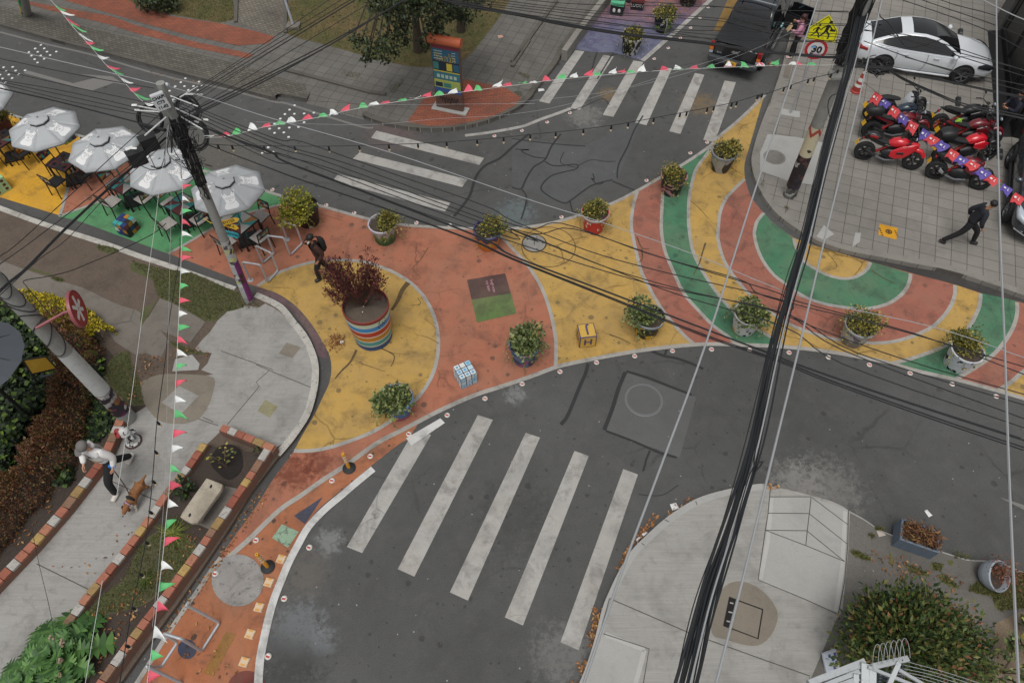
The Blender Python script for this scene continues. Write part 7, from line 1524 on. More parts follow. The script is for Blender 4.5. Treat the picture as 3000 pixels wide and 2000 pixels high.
# --- motorcycles
ENG = pmat("engine_black", S(36, 36, 38), .45, .3, var=.2, scale=15); STB = pmat("moto_black", S(30, 30, 32), .4, coat=.3); SEATM = pmat("moto_seat", S(34, 34, 35), .75)
def moto(label, rc, fc, col_, style, sc_=1.0, seat_c=None, rimc=None, extra=()):
 a, b = P(*T(rc)[0], ZR), P(*T(fc)[0], ZR); d = b - a; d.z = 0; wb = min(max(d.length, 1.22), 1.5); mid = (a + b) / 2; yw = math.atan2(d.y, d.x)
 t = thing("motorcycle", label, "motorcycle", (mid.x, mid.y, ZR), yw, "parked motorcycles"); t.rotation_euler = (R(-6), 0, yw); h = wb / 2; r = .31
 rim = rimc or ALD; sport, naked, scoot = style == 'sport', style in ('naked', 'street', 'enduro'), style == 'scooter'
 wheel(t, (-h, 0, r), r, .15, 5, rim); fw = wheel(t, (h, 0, r), r, .12, 5, rim)
 fk = MB()
 for y in (-.09, .09): fk.tube([(h, y, r), (h - .25, y, .86)], .024, 8)
 fk.build("fork", pmat("fork_steel", S(96, 98, 100), .35, .6), t, smooth=True)
 MB().tube(cr([Vector(p) for p in ((h + .22, 0, .5), (h + .1, 0, .655), (h - .08, 0, .68), (h - .26, 0, .56))], 5), [.07] * 5 + [.075] * 5 + [.06] * 5 + [.06], 10).build("front_fender", col_ if sport or style == 'enduro' else STB, t, smooth=True)
 sw = MB()
 for y in (-.1, .1): sw.bar((-h, y, r), (-.1, y, .4), .05, .035)
 sw.build("swingarm", pmat("swing_grey", S(120, 122, 124), .4, .5) if sport else ENG, t); MB().tube([(-h + .3, .0, .36), (-.16, 0, .62)], .045, 10).build("shock", pmat("spring_red", S(150, 36, 36), .4), t, smooth=True)
 if not scoot:
  MB().loft(rings([(-.28, .12, .26, .5), (-.12, .17, .2, .6), (.12, .17, .2, .62), (.3, .11, .28, .58)], 14)).build("engine", ENG, t, smooth=True)
  MB().loft(rings([(-.2, .1, .7, .8), (-.1, .14, .66, .92), (.08, .17, .66, .99), (.28, .16, .7, .98), (.4, .1, .76, .9)], 16, 2.3)).build("fuel_tank", col_, t, smooth=True)
  MB().ball((.12, 0, .985), (.05, .05, .015), 12, 6).build("fuel_cap", ENG, t)
  MB().loft(rings([(-.78, .06, .84, .9), (-.62, .12, .8, .9), (-.4, .14, .74, .84), (-.15, .13, .7, .8), (-.02, .1, .72, .8)], 14)).build("seat", seat_c or SEATM, t, smooth=True)
  MB().loft(rings([(-h - .18, .03, .84, .88), (-.7, .1, .72, .87), (-.45, .12, .64, .78), (-.25, .1, .6, .72)], 12)).build("tail_cowl", col_ if style in ('enduro',) else STB, t, smooth=True)
  ex = MB().tube([(.2, -.14, .3), (-.1, -.17, .24), (-.35, -.18, .3), (-.45, -.18, .34)], .03, 8).build("exhaust_pipe", ALLOY, t, smooth=True); MB().tube([(-.42, -.19, .33), (-.5, -.19, .36), (-h - .05, -.19, .5)], [.04, .065, .06], 12).build("silencer", STB if style != 'street' else RUB, ex, smooth=True)
  if style == 'street': MB().loft(rings([(-.5, .01, .36, .45, -.262), (-h, .012, .42, .56, -.255)], 8)).build("heat_shield", CHR, ex)
 else:
  MB().loft(rings([(-h - .1, .08, .62, .74), (-.5, .15, .5, .78), (-.2, .16, .42, .74), (0, .12, .3, .5)], 14)).build("rear_body", col_, t, smooth=True); MB().loft(rings([(-h, .08, .76, .84), (-.4, .14, .74, .86), (-.12, .13, .7, .8), (.02, .08, .7, .76)], 14)).build("seat", SEATM, t, smooth=True)
  MB().loft(rings([(-.2, .16, .22, .36), (.1, .15, .2, .34), (.32, .14, .24, .5)], 12)).build("footboard", STB, t, smooth=True); MB().loft(rings([(.26, .2, .3, .7), (.36, .19, .34, .92), (.46, .12, .46, .86), (.5, .05, .6, .76)], 14)).build("leg_shield", WHT_P, t, smooth=True)
  MB().tube([(-.1, -.2, .3), (-h - .1, -.2, .42)], .06, 10).build("silencer", RUB, t, smooth=True)
 if sport:
  for sg in (1, -1):
   MB().loft(rings([(-.05, .02, .4, .6, sg * .19), (.15, .04, .34, .78, sg * .2), (.38, .05, .42, .86, sg * .17), (.58, .04, .6, .92, sg * .1), (.66, .02, .72, .86, sg * .05)], 12)).build("side_fairing", col_, t, smooth=True)
   MB().loft(rings([(.12, .015, .55, .62, sg * .245), (.32, .02, .57, .65, sg * .232)], 8)).build("fairing_vent", ENG, t)
  MB().loft(rings([(.42, .16, .74, 1.0), (.58, .13, .74, .96), (.7, .06, .76, .88)], 14)).build("nose_fairing", col_, t, smooth=True); MB().loft(rings([(.36, .12, 1.0, 1.14), (.5, .1, .94, 1.08), (.6, .05, .92, .98)], 12)).build("windscreen", GLASS, t, smooth=True)
 else:
  MB().loft(rings([(h - .36, .1, .76, .98), (h - .24, .1, .74, .96), (h - .16, .06, .78, .9)], 14)).build("headlight_cowl", col_ if style in ('street', 'enduro') else STB, t, smooth=True); MB().ball((h - .16, 0, .83), (.03, .07, .07), 12, 8).build("headlamp", HEADW, t, smooth=True)
  if naked:
   for sg in (1, -1): MB().loft(rings([(.02, .02, .6, .74, sg * .17), (.26, .04, .52, .86, sg * .2), (.44, .02, .6, .78, sg * .18)], 12)).build("tank_shroud", col_, t, smooth=True)
 hx = h - .3; MB().tube([(hx - .14, -.36, 1.02), (hx - .02, -.2, 1.06), (hx + .02, 0, 1.02), (hx - .02, .2, 1.06), (hx - .14, .36, 1.02)], .014, 8).build("handlebar", STB, t, smooth=True)
 for sg in (1, -1):
  MB().tube([(hx - .2, sg * .37, 1.01), (hx - .06, sg * .31, 1.04)], .022, 8).build("grip", RUB, t); mr_ = MB().tube([(hx - .04, sg * .26, 1.05), (hx + .02, sg * .34, 1.2)], .008, 6).build("mirror_arm", STB, t); MB().ball((hx + .01, sg * .37, 1.23), (.02, .07, .045), 10, 6).build("mirror", GLASS if sg > 0 else HEADW, mr_, smooth=True)
 MB().ball((hx + .04, 0, 1.05), (.06, .08, .03), 10, 6).build("dashboard", STB, t); MB().box((-h - .2, 0, .74), (.05, .1, .05)).build("taillight", TAIL, t, bevel=.01)
 MB().bar((-h - .14, 0, .8), (-h - .32, 0, .58), .05, .015).build("plate_hanger", STB, t); pt = MB().box((0, 0, 0), (.012, .2, .15)).build("number_plate", PLT, t); pt.location = (-h - .33, 0, .56); pt.rotation_euler = (0, R(25), 0)
 MB().tube([(-.05, .14, .3), (-.1, .3, .02)], .014, 6).build("side_stand", STB, t)
 if 'box' in extra: MB().loft(rings([(-h - .38, .14, .92, 1.12), (-h - .26, .22, .88, 1.2), (-h - .02, .22, .88, 1.22), (-h + .1, .15, .9, 1.14)], 16, 3)).build("top_box", pmat("topbox", S(36, 36, 38), .5), t, smooth=True); MB().tube([(-h - .4, .0, 1.0), (-h - .28, .224, 1.0), (-h - .02, .226, 1.0)], .01, 5).build("red_trim", TAIL, t)
 if 'net' in extra:
  nt_ = MB(); g = np.random.default_rng(3)
  for k in range(7): nt_.tube([(-.62 + g.uniform(-.12, .12), -.13, .9 + g.uniform(0, .05)), (-.55 + g.uniform(-.12, .12), 0, .95), (-.5 + g.uniform(-.12, .12), .13, .9)], .01, 5)
  nt_.build("cargo_net", pmat("net_lime", S(150, 190, 60), .6) if extra[-1] == 'lime' else pmat("net_blue", S(60, 110, 160), .6), t)
 if 'bag' in extra: MB().loft(rings([(-.86, .08, .86, .98), (-.7, .14, .84, 1.02), (-.5, .13, .82, .98), (-.42, .06, .84, .92)], 12)).build("tail_bag", STB, t, smooth=True); MB().loft(rings([(-.8, .01, .88, .96, -.14), (-.55, .01, .86, .95, -.145)], 8)).build("red_panel", TAIL, t)
 return t
MRED = pmat("moto_red", S(196, 26, 40), .22, coat=.6); MDR = pmat("moto_darkred", S(104, 26, 34), .25, coat=.5); MBLU = pmat("moto_blueblack", S(38, 52, 66), .3, coat=.4); MORG = pmat("rim_orange", S(178, 80, 40), .4)
moto("bright red sport motorcycle nearest the concrete pole", "D 720,1043", "D 1032,1110", MRED, 'sport', extra=('bag',))
moto("black and dark red motorcycle with top box behind the bright red one", "D 758,905", "D 1078,922", MDR, 'enduro', extra=('box',))
moto("blue-black motorcycle with a blue cargo net", "D 780,845", "D 1090,862", MBLU, 'naked', extra=('net', 'blue'))
moto("black scooter with white leg shield nearest the traffic cone", "D 768,782", "D 1065,770", STB, 'scooter')
moto("black naked motorcycle with orange rear rim", "D 1190,858", "D 1520,868", STB, 'naked', rimc=MORG)
moto("dark red trail motorcycle with lime cargo net", "D 1230,950", "D 1555,965", MDR, 'enduro', extra=('net', 'lime'))
moto("motorcycle with glossy red tank in the right-hand row", "D 1205,1062", "D 1545,1052", MRED, 'naked', extra=('box',))
moto("black and red street motorcycle nearest the grey SUV", "D 1185,1168", "D 1472,1240", MDR, 'street')
# ================================================================ people and the dog
def skin_mesh(name, vs, es, root, m, parent, subd=2):
 """one continuous surface grown on a skeleton: vs = {key: (pos, radius or (rx, ry))}"""
 keys = list(vs); bm = bmesh.new(); lay = bm.verts.layers.skin.verify(); bv = {}
 for k in keys:
  v = bm.verts.new(vs[k][0]); r = vs[k][1]; v[lay].radius = r if hasattr(r, '__len__') else (r, r); v[lay].use_root = (k == root); bv[k] = v
 for a, b in es: bm.edges.new((bv[a], bv[b]))
 me = bpy.data.meshes.new(name); bm.to_mesh(me); bm.free(); me.materials.append(m)
 o = bpy.data.objects.new(name, me); col.objects.link(o); o.parent = parent
 k = o.modifiers.new("skin", 'SKIN'); k.use_smooth_shade = True; k.branch_smoothing = .6
 s = o.modifiers.new("subd", 'SUBSURF'); s.levels = s.render_levels = subd
 return o
V = lambda *a: Vector(a)
def person(label, loc, yaw, J, skin, shirt, trou, shoe, hair, sleeve=True, curl=.6, fem=False, hairlong=False):
 t = thing("person", label, "person", loc, yaw); J = {k: Vector(v) for k, v in J.items()}
 up = (J['head'] - J['neck']).normalized(); fw = J['look'].normalized(); lat = up.cross(fw).normalized(); vs, es = {}, []
 H0 = J['head']; k = .95 if fem else 1.0
 vs.update(pelvis=(J['pelvis'], .07), belly=((J['pelvis'] * .5 + J['chest'] * .5), .065), chest=(J['chest'] * .8 + J['pelvis'] * .2, .05), neck=(J['neck'], .052), jaw=(H0 - up * .06 + fw * .028, .066), skull=(H0 + up * .02 - fw * .005, .088), crown=(H0 + up * .075 - fw * .01, .062), nose=(H0 - up * .012 + fw * .108, .013),
              earL=(H0 + lat * .083 - up * .01, .016), earR=(H0 - lat * .083 - up * .01, .016))
 es += [('pelvis', 'belly'), ('belly', 'chest'), ('chest', 'neck'), ('neck', 'jaw'), ('jaw', 'skull'), ('skull', 'crown'), ('jaw', 'nose'), ('skull', 'earL'), ('skull', 'earR')]
 for s in 'LR':
  vs['sh' + s] = (J['sh' + s], .022 * k); vs['el' + s] = (J['el' + s], .04 * k); vs['wr' + s] = (J['wr' + s], .027 * k)
  vs['hip' + s] = (J['hip' + s], .06); vs['kn' + s] = (J['kn' + s], .045); vs['an' + s] = (J['an' + s], .03); vs['toe' + s] = (J['toe' + s], .03)
  es += [('chest', 'sh' + s), ('sh' + s, 'el' + s), ('el' + s, 'wr' + s), ('pelvis', 'hip' + s), ('hip' + s, 'kn' + s), ('kn' + s, 'an' + s), ('an' + s, 'toe' + s)]
  w_ = J['wr' + s]; d = (w_ - J['el' + s]).normalized(); n_ = J.get('pn' + s, Vector((0, 1 if s == 'R' else -1, 0))); n_ = (n_ - d * n_.dot(d)).normalized(); a_ = d.cross(n_).normalized()
  vs['pm' + s] = (w_ + d * .06, (.036, .022)); es.append(('wr' + s, 'pm' + s)); th = Vector((1, 0, 0)); sg = 1 if a_.dot(th) > 0 else -1
  for i, (o_, l) in enumerate(((-.028, .062), (-.010, .07), (.010, .066), (.027, .052))):
   b0 = w_ + d * .095 + a_ * o_ * -sg; m1 = b0 + d * l * .5 * (1 - .3 * curl) + n_ * l * .35 * curl; m2 = m1 + d * l * .45 * (1 - 1.1 * curl) + n_ * l * .5 * curl
   for nm, p, r in (('a', b0, .0105), ('b', m1, .0095), ('c', m2, .008)): vs['f%d%s%s' % (i, nm, s)] = (p, r)
   es += [('pm' + s, 'f%da%s' % (i, s)), ('f%da%s' % (i, s), 'f%db%s' % (i, s)), ('f%db%s' % (i, s), 'f%dc%s' % (i, s))]
  q = w_ + d * .035 + a_ * sg * .034; vs['ta' + s] = (q, .012); vs['tb' + s] = (q + d * .035 + a_ * sg * .016 + n_ * .012, .0105); vs['tc' + s] = (q + d * .06 + a_ * sg * .012 + n_ * .024, .009); es += [('wr' + s, 'ta' + s), ('ta' + s, 'tb' + s), ('tb' + s, 'tc' + s)]
 body = skin_mesh("body", vs, es, 'pelvis', skin, t)
 for s in (1, -1): MB().ball(H0 + fw * .083 + lat * s * .033 + up * .012, (.011, .014, .009), 8, 6).build("eye", INK, body)
 MB().box(H0 + fw * .094 - up * .058, (.008, .04, .008), M=Matrix.Rotation(math.atan2(fw.y, fw.x), 4, 'Z')).build("mouth", pmat("lip", S(130, 78, 70), .6), body)
 sv = {'waist': (J['pelvis'] - V(0, 0, .04), (.19, .165)), 'belly': (J['pelvis'] * .5 + J['chest'] * .5, (.2, .165)), 'chest': (J['chest'], (.22, .175)), 'collar': (J['neck'] * .7 + J['chest'] * .3, .09)}; se = [('waist', 'belly'), ('belly', 'chest'), ('chest', 'collar')]
 for s in 'LR':
  sv['sh' + s] = (J['sh' + s], .1); sv['el' + s] = (J['el' + s], .075); se += [('chest', 'sh' + s), ('sh' + s, 'el' + s)]
  if sleeve: sv['wr' + s] = (J['wr' + s] * .93 + J['el' + s] * .07, .05); se.append(('el' + s, 'wr' + s))
 skin_mesh("shirt", sv, se, 'belly', shirt, t)
 tv = {'waist': (J['pelvis'] + V(0, 0, .06), (.15, .13)), 'seat': (J['pelvis'] - V(0, 0, .04), (.165, .15))}; te = [('waist', 'seat')]
 for s in 'LR':
  tv['hip' + s] = (J['hip' + s] - V(0, 0, .04), .115); tv['kn' + s] = (J['kn' + s], .085); tv['an' + s] = (J['an' + s], .066); te += [('seat', 'hip' + s), ('hip' + s, 'kn' + s), ('kn' + s, 'an' + s)]
 skin_mesh("trousers", tv, te, 'seat', trou, t)
 for s in 'LR':
  a, b = J['an' + s], J['toe' + s]; d = (b - a); sh = MB(); n = (b - a).normalized(); dz = V(0, 0, 1)
  h_ = a - n * .05 - dz * .02
  skin_mesh("shoe", {'h': (a - n * .045 - dz * .03, (.056, .056)), 'm': (a * .5 + b * .5 - dz * .01, (.058, .052)), 't': (b, (.054, .042)), 'u': (a + dz * .02, .058)}, [('h', 'm'), ('m', 't'), ('h', 'u')], 'm', shoe, t)
 if hair:
  hb = MB(); M_ = Matrix([[fw.x, lat.x, up.x, 0], [fw.y, lat.y, up.y, 0], [fw.z, lat.z, up.z, 0], [0, 0, 0, 1]])
  hb.ball(H0 + up * .045 - fw * .022, (.108, .1, .092), 16, 10, M_)
  if hairlong: hb.ball(H0 - fw * .085 - up * .03, (.05, .075, .12), 12, 8, M_)
  hb.build("hair", hair, t, smooth='all')
 return t, J, up, fw, lat
def pose(h=1.7, stride=0.0, lean=0.0, arms=None):
 """standing or striding figure, x forward; stride = half step, left foot ahead"""
 k = h / 1.7; J = dict(pelvis=(0, 0, .94), chest=(lean * .6, 0, 1.28), neck=(lean * .9, 0, 1.47), head=(lean * 1.15 + .02, 0, 1.585), look=(1, 0, -.1), shL=(lean * .75, .185, 1.38), shR=(lean * .75, -.185, 1.38), hipL=(0, .095, .88), hipR=(0, -.095, .88))
 s = stride
 J.update(knL=(s * .75 + .04, .1, .5), anL=(s, .1, .075), toeL=(s + .15, .11, .035), knR=(-s * .35 + .03, -.1, .49), anR=(-s, -.1, .1 if s else .075), toeR=(-s + .13, -.11, .03), elL=(-.06, .26, 1.1), wrL=(.03, .27, .86), elR=(-.04, -.26, 1.1), wrR=(.06, -.27, .86))
 J.update(arms or {}); return {q: tuple(c * k for c in v) if q not in ('look', 'pnL', 'pnR') else v for q, v in J.items()}
SK1 = pmat("skin_tan", S(168, 120, 92), .5); SK2 = pmat("skin_light", S(186, 142, 116), .5); HAIRB = pmat("hair_black", S(24, 21, 20), .6)
NAVY = pmat("cloth_navy", S(30, 32, 40), .85, var=.15); BLKC = pmat("cloth_black", S(24, 24, 26), .85, var=.15); PINKC = pmat("cloth_pink", S(186, 128, 152), .85, var=.08); BRWN = pmat("cloth_brown", S(62, 38, 32), .85, var=.12); HOOD = pmat("cloth_white", S(216, 214, 212), .85, var=.05); SHB = pmat("shoe_black", S(28, 28, 30), .5); SHW = pmat("shoe_white", S(200, 194, 186), .6); DNAV = pmat("cloth_darknavy", S(28, 30, 44), .85); GUN = pmat("gun_none", S(30, 30, 30), .6)
def yaw_of(a, b, z): d = P(*b, z) - P(*a, z); return math.atan2(d.y, d.x)
# man striding on the right pavement
yw = yaw_of((2752, 706), (2840, 722), ZR)
J = pose(1.7, .44, .16, dict(elL=(-.12, .25, 1.1), wrL=(-.02, .27, .88), elR=(.13, -.26, 1.1), wrR=(.24, -.24, .9), look=(1, 0, -.5)))
person("man in black striding over the tiled pavement near the grey SUV", P(2800, 712, ZR), yw, J, SK1, NAVY, BLKC, SHB, HAIRB)
# woman in pink by the pickup
J = pose(1.63, .06, .03, dict(elL=(.12, .26, 1.12), wrL=(.34, .16, 1.16), elR=(.02, -.3, 1.2), wrR=(.22, -.24, 1.3), pnL=(0, -1, 0), look=(1, -.1, -.25)))
t, *_ = person("woman in pink top and black trousers holding a folder beside the open pickup door", P(2318, 168, ZR), R(165), J, SK2, PINKC, BLKC, pmat("shoe_pinkish", S(196, 170, 170), .6), pmat("hair_reddish", S(58, 28, 30), .6), fem=True, hairlong=True)
o = MB().box((0, 0, 0), (.03, .3, .24)).build("folder", pmat("folder_cream", S(206, 178, 138), .6)); o.location = P(2318, 168, ZR) + Matrix.Rotation(R(165), 3, 'Z') @ V(.42, .12, 1.17); o.rotation_euler = (R(10), R(-25), R(165)); tag(o, "cream folder held by the woman in pink", "folder")
# guard in the dark doorway
gp_ = P(2907, 396, ZR) + V(.12, 0, 0)
J = pose(1.72, .0, .03, dict(elL=(.1, .27, 1.1), wrL=(.3, .12, 1.12), elR=(.1, -.27, 1.1), wrR=(.3, -.1, 1.12), look=(1, .2, -.05), pnL=(0, -1, 0), pnR=(0, 1, 0)))
person("man in dark navy clothes standing against the black shopfront holding a phone", gp_, R(175), J, SK1, DNAV, BLKC, SHB, HAIRB)
o = MB().box((0, 0, 0), (.012, .075, .15)).build("phone", pmat("phone_black", S(20, 20, 24), .2), bevel=.004); o.location = gp_ + Matrix.Rotation(R(175), 3, 'Z') @ V(.4, .0, 1.16); o.rotation_euler = (0, R(35), R(175)); tag(o, "black phone held by the man at the shopfront", "phone")
# person drinking by the red shrub
J = pose(1.66, .2, .05, dict(elR=(.2, -.26, 1.24), wrR=(.19, -.1, 1.43), elL=(-.08, .26, 1.1), wrL=(.1, .25, .9), look=(1, 0, -.35), pnR=(0, 1, .3)))
dl, dy_ = P(952, 806, Z2), R(212)
t, J_, up_, fw_, lat_ = person("person in brown top and black trousers drinking from a white cup by the red shrub", dl, dy_, J, SK1, BRWN, BLKC, SHB, HAIRB, hairlong=False)
MB().ball(J_['head'] - fw_ * .1 + up_ * .06, .045, 10, 8).build("hair_bun", HAIRB, t, smooth=True)
Mz = Matrix.Rotation(dy_, 3, 'Z')
o = MB().lathe([(0, 0), (.03, 0), (.042, .1), (.038, .1), (.028, .01)], 14).build("paper_cup", LIT, smooth=True); o.location = dl + Mz @ (J_['head'] + fw_ * .125 - up_ * .1); o.rotation_euler = (0, R(-35), dy_); tag(o, "white paper cup at the drinking person's mouth", "cup")
bk = thing("backpack", "black backpack on the back of the drinking person", "backpack", dl, dy_); b = MB(); b.loft(rings([(-.27, .1, 1.02, 1.36), (-.2, .15, .96, 1.44), (-.12, .15, .95, 1.45)], 14, 3)); b.build("bag", BLKC, bk, smooth=True)
for s in (1, -1): MB().tube([(-.14, s * .1, 1.42), (0.03, s * .12, 1.46), (.15, s * .12, 1.34), (.1, s * .15, 1.12), (-.1, s * .15, 1.02)], .017, 6).build("strap", BLKC, bk)
# man walking the dog
wl, wy = P(366, 1398, ZL + .004), yaw_of((402, 1361), (340, 1450), ZL)
J = pose(1.72, .38, .08, dict(elR=(.1, -.3, 1.12), wrR=(.28, -.2, 1.0), elL=(-.02, .3, 1.1), wrL=(.12, .28, .88), look=(.85, -.35, -.5), knR=(-.12, -.1, .5), anR=(-.42, -.1, .12)))
t, J_, up_, fw_, lat_ = person("man in grey cap, white hoodie and black trousers walking a dog", wl, wy, J, SK2, HOOD, BLKC, SHW, None); t.scale = (1.13,) * 3
M_ = Matrix([[fw_.x, lat_.x, up_.x, 0], [fw_.y, lat_.y, up_.y, 0], [fw_.z, lat_.z, up_.z, 0], [0, 0, 0, 1]]); CAPM = pmat("cap_grey", S(106, 102, 100), .8, var=.06)
cp2 = MB().ball(J_['head'] + up_ * .045 - fw_ * .01, (.118, .11, .1), 18, 12, M_).build("cap", CAPM, t, smooth='all'); b = MB(); n = 10
b.loft([[J_['head'] + up_ * .03 + M_.to_3x3() @ V(.09 + .0 * k, .09 * math.sin(a), .012 * math.cos(a)) for a in [(-1.2 + 2.4 * i / n) for i in range(n + 1)]] for k in (0,)] + [[J_['head'] + up_ * .02 + M_.to_3x3() @ V(.09 + .115 * math.cos(a), .095 * math.sin(a), 0) for a in [(-1.2 + 2.4 * i / n) for i in range(n + 1)]]], closed=False)
o = b.build("brim", CAPM, cp2); so = o.modifiers.new("thick", 'SOLIDIFY'); so.thickness = .006
skin_mesh("hood", {'a': (J_['neck'] - V(.07, 0, .0) + lat_ * .08, .045), 'b': (J_['neck'] - V(.12, 0, .01), .055), 'c': (J_['neck'] - V(.07, 0, 0) - lat_ * .08, .045)}, [('a', 'b'), ('b', 'c')], 'b', pmat("hood_white", S(204, 200, 198), .85), t)
skin_mesh("khaki_band", {'a': (J_['pelvis'] + V(.03, 0, .1), (.192, .165)), 'b': (J_['pelvis'] + V(.06, 0, .2), (.195, .168))}, [('a', 'b')], 'a', pmat("cloth_khaki", S(126, 114, 92), .85), t)
sv = MB(); e0, w0 = J_['elL'], J_['wrL']
for k in (-1, 0, 1): sv.tube([e0 + (w0 - e0) * f + V(.05 * math.cos(.5 * k + 1.2), .05 * math.sin(.5 * k + 1.2), 0) for f in (.1, .5, .9)], .006, 4)
sv.build("sleeve_stripe", pmat("stripe_blue", S(110, 140, 190), .7), t)
MB().lathe([(0, 0), (.035, 0), (.035, .09), (0, .1)], 10, J_['hipL'] + V(.1, .1, -.08)).build("bag_holder", pmat("bag_blue", S(30, 110, 190), .5), t, smooth=True)
for s in 'LR': skin_mesh("sock", {'a': (J_['an' + s] + V(0, 0, .03), .042), 'b': (J_['an' + s] * .85 + J_['kn' + s] * .15, .042)}, [('a', 'b')], 'a', pmat("sock_beige", S(190, 160, 120), .85), t)
# dog: brown coat, white chest and paws, black harness
h0, r0_ = P(394, 1492, ZL), P(432, 1436, ZL); d = h0 - r0_; dg_y = math.atan2(d.y, d.x); dc = (h0 + r0_) / 2; dc.z = ZL + .004
m_, t_, b_ = nodes("dog_coat"); tc = N(t_, "TexCoord").outputs["Object"]; sx = N(t_, "SeparateXYZ"); t_.links.new(tc, sx.inputs[0]); nz = noise(t_, tc, 7, 3)
ad = N(t_, "Math", operation='MULTIPLY_ADD'); t_.links.new(nz, ad.inputs[0]); ad.inputs[1].default_value = .16; t_.links.new(sx.outputs[2], ad.inputs[2])
ccol = mix(t_, ramp(t_, noise(t_, tc, 60, 4), [(.3, (0,) * 3), (.7, WHT)]), S(112, 74, 44), S(146, 100, 62))
t_.links.new(mix(t_, ramp(t_, ad.outputs[0], [(.27, BLK), (.3, WHT)]), S(196, 186, 170), ccol), b_.inputs["Base Color"]); b_.inputs["Roughness"].default_value = .9; bump(t_, b_, noise(t_, tc, 70, 4), .8, .012)
dog = thing("dog", "brown dog with white chest and paws in a black harness sniffing the sidewalk", "dog", dc, dg_y)
vs = dict(rump=((-.26, 0, .36), (.125, .12)), loin=((-.1, 0, .38), (.12, .115)), chest=((.12, 0, .35), (.13, .14)), neck=((.25, 0, .36), .075), head=((.37, 0, .3), .072), stop=((.42, 0, .265), .05), muzzle=((.475, 0, .225), .034), tail1=((-.35, .02, .42), .03), tail2=((-.44, .07, .5), .022))
es = [('rump', 'loin'), ('loin', 'chest'), ('chest', 'neck'), ('neck', 'head'), ('head', 'stop'), ('stop', 'muzzle'), ('rump', 'tail1'), ('tail1', 'tail2')]
for i, s in ((0, 1), (1, -1)):
 y = s * .075; fx = .05 * s
 vs.update({'sh%d' % i: ((.16, y, .27), .052), 'wr%d' % i: ((.17 + fx, y, .12), .028), 'fp%d' % i: ((.18 + fx, y, .035), .026), 'ft%d' % i: ((.225 + fx, y, .022), .022), 'th%d' % i: ((-.24, y * 1.1, .26), .068), 'st%d' % i: ((-.2 - fx, y * 1.15, .2), .04), 'hk%d' % i: ((-.32 - fx, y * 1.1, .13), .022), 'hp%d' % i: ((-.3 - fx, y * 1.1, .035), .024), 'ht%d' % i: ((-.25 - fx, y * 1.1, .022), .021)})
 es += [('chest', 'sh%d' % i), ('sh%d' % i, 'wr%d' % i), ('wr%d' % i, 'fp%d' % i), ('fp%d' % i, 'ft%d' % i), ('rump', 'th%d' % i), ('th%d' % i, 'st%d' % i), ('st%d' % i, 'hk%d' % i), ('hk%d' % i, 'hp%d' % i), ('hp%d' % i, 'ht%d' % i)]
vs = {k: (Vector(p), r) for k, (p, r) in vs.items()}; skin_mesh("body", vs, es, 'loin', m_, dog)
for s in (1, -1): MB().ball((.345, s * .082, .29), (.04, .018, .07), 10, 8).build("ear", pmat("ear_brown", S(104, 62, 32), .9), dog, smooth='all'); MB().ball((.43, s * .033, .295), .009, 8, 6).build("eye", INK, dog)
MB().ball((.507, 0, .222), (.014, .018, .014), 8, 6).build("nose", INK, dog)
skin_mesh("harness", {'a': (V(.08, 0, .36), (.135, .15)), 'b': (V(.18, 0, .36), (.125, .14))}, [('a', 'b')], 'a', BLKC, dog); MB().tube([(.262, .08 * math.sin(a * .3), .36 + .085 * math.cos(a * .3)) for a in range(21)], .014, 6).build("collar", pmat("collar_lilac", S(170, 140, 170), .6), dog)
hd = wl + Matrix.Rotation(wy, 3, 'Z') @ (J_['hipL'] + V(.12, .12, -.05)); hn = dc + Matrix.Rotation(dg_y, 3, 'Z') @ V(.08, 0, .5)
q = [hd.lerp(hn, f) - V(0, 0, .16 * math.sin(math.pi * f)) for f in [i / 12 for i in range(13)]]
tag(MB().tube(q, .012, 6).build("dog_leash", pmat("leash_brown", S(66, 46, 42), .7)), "dark brown leash between the walking man and the dog", "leash")
# ================================================================ planting
def inpoly(pts, n):
 xy = np.array([(p[0], p[1]) for p in pts]); lo_, hi_ = xy.min(0), xy.max(0); out = []
 while sum(len(o) for o in out) < n:
  q = rng.uniform(lo_, hi_, (n * 2, 2)); ins = np.zeros(len(q), bool); j = len(xy) - 1
  for i in range(len(xy)):
   c = ((xy[i, 1] > q[:, 1]) != (xy[j, 1] > q[:, 1])) & (q[:, 0] < (xy[j, 0] - xy[i, 0]) * (q[:, 1] - xy[i, 1]) / (xy[j, 1] - xy[i, 1] + 1e-12) + xy[i, 0]); ins ^= c; j = i
  out.append(q[ins])
 return np.vstack(out)[:n]
def lift(q, z, h): return np.column_stack([q, z + rng.uniform(0, 1, len(q)) * h])
LEAF_DARK = leafmat("leaf_dark_tree", [(0, S(32, 42, 28)), (.45, S(48, 60, 38)), (.8, S(66, 78, 48)), (1, S(90, 98, 60))])
LEAF_HEDGE = leafmat("leaf_redhedge", [(0, S(62, 42, 30)), (.3, S(96, 58, 40)), (.55, S(122, 74, 50)), (.8, S(84, 80, 44)), (1, S(128, 104, 62))])
LEAF_YEL = leafmat("leaf_yellow", [(0, S(92, 96, 28)), (.35, S(150, 140, 34)), (.75, S(186, 164, 38)), (1, S(204, 180, 60))])
LEAF_IVYD = leafmat("leaf_ivy_dark", [(0, S(26, 36, 24)), (.5, S(42, 56, 34)), (.8, S(58, 76, 44)), (.93, S(92, 116, 52)), (1, S(128, 150, 62))])
LEAF_RG = leafmat("leaf_redgreen", [(0, S(34, 48, 26)), (.4, S(58, 76, 36)), (.7, S(84, 98, 46)), (.9, S(108, 104, 56)), (.97, S(124, 88, 58)), (1, S(130, 76, 62))])
